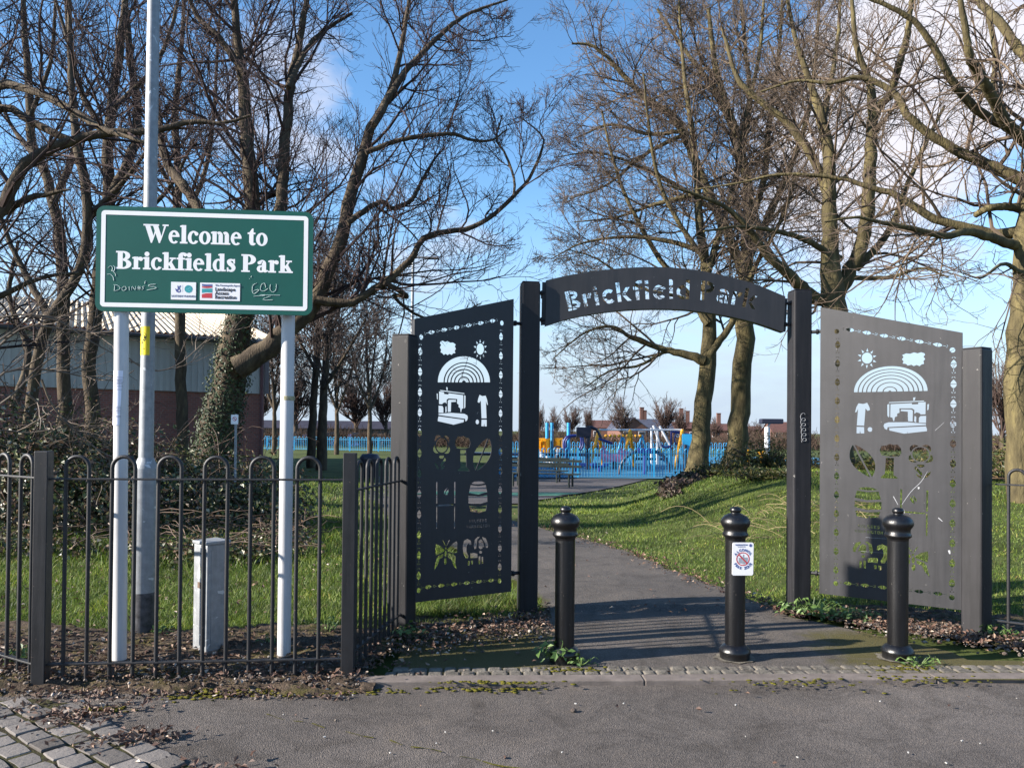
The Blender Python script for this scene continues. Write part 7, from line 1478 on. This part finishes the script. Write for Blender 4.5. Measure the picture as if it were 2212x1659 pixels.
# ------------------------------------------------------------------ ground litter: pebbles, fallen leaves, weeds
rg = np.random.default_rng(9)
ico = np.array([[0, 0, 1], [.89, 0, .45], [.28, .85, .45], [-.72, .53, .45], [-.72, -.53, .45], [.28, -.85, .45], [.72, .53, -.45], [-.28, .85, -.45], [-.89, 0, -.45], [-.28, -.85, -.45], [.72, -.53, -.45], [0, 0, -1]])
icf = np.array([[0, 1, 2], [0, 2, 3], [0, 3, 4], [0, 4, 5], [0, 5, 1], [1, 6, 2], [2, 7, 3], [3, 8, 4], [4, 9, 5], [5, 10, 1], [6, 7, 2], [7, 8, 3], [8, 9, 4], [9, 10, 5], [10, 6, 1], [11, 7, 6], [11, 8, 7], [11, 9, 8], [11, 10, 9], [11, 6, 10]])
def zone(n):
    u = rg.uniform(0, 1, n); x = np.empty(n); y = np.empty(n)
    a = u < 0.50; x[a] = rg.uniform(-3.6, -0.85, a.sum()); y[a] = 4.2 + 1.25 * rg.beta(1.05, 1.25, a.sum())
    b = (u >= 0.50) & (u < 0.72); x[b] = rg.uniform(-0.95, 0.3, b.sum()); y[b] = np.maximum(4.6, 5.55 + x[b] * 0.55 + rg.normal(0.1, 0.22, b.sum()))
    c = (u >= 0.72) & (u < 0.994); x[c] = rg.uniform(2.5, 4.2, c.sum()); y[c] = 6.2 - (x[c] - 2.3) * 0.7 + rg.normal(0, 0.2, c.sum())
    d = u >= 0.994; x[d] = rg.uniform(-4, 4, d.sum()); y[d] = rg.uniform(2.6, 5, d.sum()); return x, y
def stones(n, smin, smax):
    x, y = zone(n); s = smin + (smax - smin) * rg.beta(1, 4, n); V = ico[None] * s[:, None, None] * rg.uniform(0.6, 1.25, (n, 1, 3)) * rg.uniform(0.85, 1.15, (n, 12, 1)); V[:, :, 2] *= 0.65
    z = np.where(y < 4.35, -0.015, 0.02 + bumpy(x, y)); V += np.stack([x, y, z + s * 0.3], 1)[:, None, :]
    return V.reshape(-1, 3), (icf[None] + (np.arange(n) * 12)[:, None, None]).reshape(-1, 3)
V, f = stones(6500, 0.003, 0.026); prop(mesh_np('gravel', V, [f], leafmat('pebble', [(0, (0.045, 0.033, 0.028)), (0.6, (0.095, 0.072, 0.055)), (0.9, (0.17, 0.14, 0.115)), (1, (0.42, 0.38, 0.34))], rough=0.85, trans=0)), 'loose stones scattered on the soil beds', 'gravel', kind='stuff')
def fallen(n, pts=None):
    x, y = zone(n) if pts is None else pts; z = np.where(y < 4.35, -0.008, 0.035 + bumpy(x, y)) if pts is None else np.full(len(x), 0.004)
    Nn = rg.normal(0, 0.45, (len(x), 3)) + np.array([0, 0, 1.0]); return leaves_mb(np.stack([x, y, z + rg.uniform(0, 0.012, len(x))], 1), Nn, rg.uniform(0.014, 0.042, len(x)), rg, 0.6, 0.2)
lm = MB(); V, f = fallen(5200); lm.add(V, [f])
for (px, py, n_, sp_) in ((240, 1525, 90, 0.16), (190, 1500, 60, 0.1), (250, 1600, 90, 0.10), (330, 1590, 110, 0.08), (440, 1655, 50, 0.12), (180, 1545, 110, 0.10), (60, 1530, 80, 0.15), (820, 1440, 60, 0.12), (130, 1560, 90, 0.12)):
    g_ = G(px, py); V, f = fallen(n_, (rg.normal(g_[0], sp_, n_), rg.normal(g_[1], sp_ * 0.5, n_))); lm.add(V, [f])
V = rg.uniform(0, 1, (1500, 2)); y_ = 6.0 + 10 * V[:, 0] ** 1.5; x_ = pr(y_) + rg.normal(0.0, 0.10, 1500) * (1 + (V[:, 1] > 0.8) * 12); k_ = x_ < y_ * 0.7
lv, lf_2 = leaves_mb(np.stack([x_, y_, terr(x_, y_) + 0.035 + rg.uniform(0, 0.02, 1500)], 1)[k_], rg.normal(0, 0.4, (1500, 3))[k_] + np.array([0, 0, 1.0]), rg.uniform(0.014, 0.05, 1500)[k_], rg, 0.6, 0.2); lm.add(lv, [lf_2])
y_ = rg.uniform(5.4, 9.0, 700); x_ = rg.uniform(-4.5, -0.8, 700); lv, lf_2 = leaves_mb(np.stack([x_, y_, terr(x_, y_) + rg.uniform(0.0, 0.04, 700)], 1), rg.normal(0, 0.4, (700, 3)) + np.array([0, 0, 1.0]), rg.uniform(0.014, 0.045, 700), rg, 0.6, 0.2); lm.add(lv, [lf_2])
prop(lm.build('leaf_litter', leafmat('fallen_leaf', [(0, (0.05, 0.026, 0.018)), (0.6, (0.12, 0.062, 0.042)), (0.9, (0.22, 0.14, 0.09)), (1, (0.50, 0.42, 0.34))], rough=0.7, trans=0.1)), 'brown fallen leaves on the pavement and soil', 'leaf litter', kind='stuff')
# specks of pale litter on the asphalt
wm = MB()
for k in range(26):
    g_ = G(rg.uniform(250, 2150), rg.uniform(1480, 1655), -0.012); a = rg.uniform(0, PI); s = rg.uniform(0.002, 0.007); wm.box(g_ + np.array([0, 0, 0.003]), (s * 1.8, s, 0.004), a)
prop(wm.build('pale_specks', mat('pale_grit', (0.40, 0.39, 0.37), var=0.3)), 'tiny pale specks of litter on the asphalt', 'litter', kind='stuff')
# moss cushions along the soil edge and kerb
mm = MB()
def cushion(x, y, n_, sp_, r_):
    for k in range(n_):
        px_, py_ = x + rg.normal(0, sp_), y + rg.normal(0, sp_ * 0.22); s = r_ * rg.uniform(0.4, 1.2); V = ico * np.array([s * 1.6, s, s * 0.35]) + np.array([px_, py_, -0.012 if py_ < 4.42 else 0.012]); mm.add(V, [icf])
for (px, py, n_, sp_) in ((620, 1490, 60, 0.12), (500, 1490, 30, 0.12), (420, 1500, 30, 0.1), (220, 1525, 40, 0.07), (1020, 1482, 40, 0.12), (1120, 1481, 40, 0.1), (1700, 1478, 30, 0.2), (2020, 1472, 30, 0.14), (800, 1487, 20, 0.1), (1240, 1450, 30, 0.10), (1960, 1445, 30, 0.12)):
    g_ = G(px, py); cushion(g_[0], g_[1], int(n_ * 1.8), sp_ * 1.2, 0.011)
prop(mm.build('moss_cushions', M_mossg, smooth=True), 'yellow green moss along the kerb and soil edge', 'moss', kind='stuff')
M_weed = leafmat('weed_leaf', [(0, (0.05, 0.10, 0.025)), (0.6, (0.10, 0.17, 0.04)), (1, (0.17, 0.24, 0.08))], rough=0.5)
def weed(lb, x, y, n_, rad, h, size, seed, z0=0.02):
    g_ = G(x, y); rg = np.random.default_rng(seed); root = thing('weed', (g_[0], g_[1], 0), lb, 'weed', 'weeds by the gate'); a = rg.uniform(0, 2 * PI, n_); r = rad * rg.uniform(0.1, 1, n_) ** 0.7
    tip = np.stack([g_[0] + np.cos(a) * r, g_[1] + np.sin(a) * r * 0.7, z0 + h * rg.uniform(0.15, 1, n_) * (1.1 - 0.5 * r / rad)], 1); Nn = np.stack([np.cos(a) * 0.6, np.sin(a) * 0.6, 0 * a + 0.9], 1) + rg.normal(0, 0.3, (n_, 3))
    V, f = leaves_mb(tip, Nn, rg.uniform(*size, n_), rg, 0.6, 0.12); mesh_np('leaves', V, [f], M_weed, root)
    s = np.linspace(0, 1, 4)[None, :, None]; b_ = np.array([g_[0], g_[1], 0.0]); P = b_ + (tip[:, None] - b_) * s; V, f = tube_arr(P, np.full((n_, 4), 0.0018), 3); mesh_np('stems', V, [f], M_weed, root)
weed('leafy dock weed at the foot of the left bollard', 1205, 1432, 46, 0.13, 0.16, (0.035, 0.075), 1); weed('low weed tuft right of the left bollard', 1255, 1438, 24, 0.10, 0.05, (0.02, 0.04), 2); weed('broad patch of feathery weeds at the foot of the right tall gate post', 1755, 1330, 150, 0.30, 0.13, (0.03, 0.06), 3); weed('second clump of feathery weeds below the grey pierced panel', 1840, 1342, 90, 0.22, 0.09, (0.03, 0.05), 4)
weed('low weeds beside the right bollard', 1985, 1440, 36, 0.14, 0.05, (0.02, 0.04), 5); weed('weed at the foot of the right outer gate post', 2150, 1378, 50, 0.16, 0.08, (0.03, 0.05), 6); weed('green weed on the soil at the far left post', 50, 1435, 34, 0.10, 0.12, (0.02, 0.045), 7); weed('small weed right of the feeder pillar by the sign post', 585, 1400, 24, 0.08, 0.10, (0.02, 0.04), 8); weed('weed tuft at the foot of the lamp column', 345, 1378, 30, 0.10, 0.07, (0.025, 0.045), 9); weed('grass tuft at the foot of the left outer gate post', 880, 1380, 40, 0.14, 0.10, (0.03, 0.06), 10); weed('small weed on the gravel below the black panel', 960, 1372, 16, 0.05, 0.05, (0.02, 0.04), 11); weed('small plant behind the railing near the corner post', 705, 1378, 30, 0.10, 0.16, (0.02, 0.04), 12)
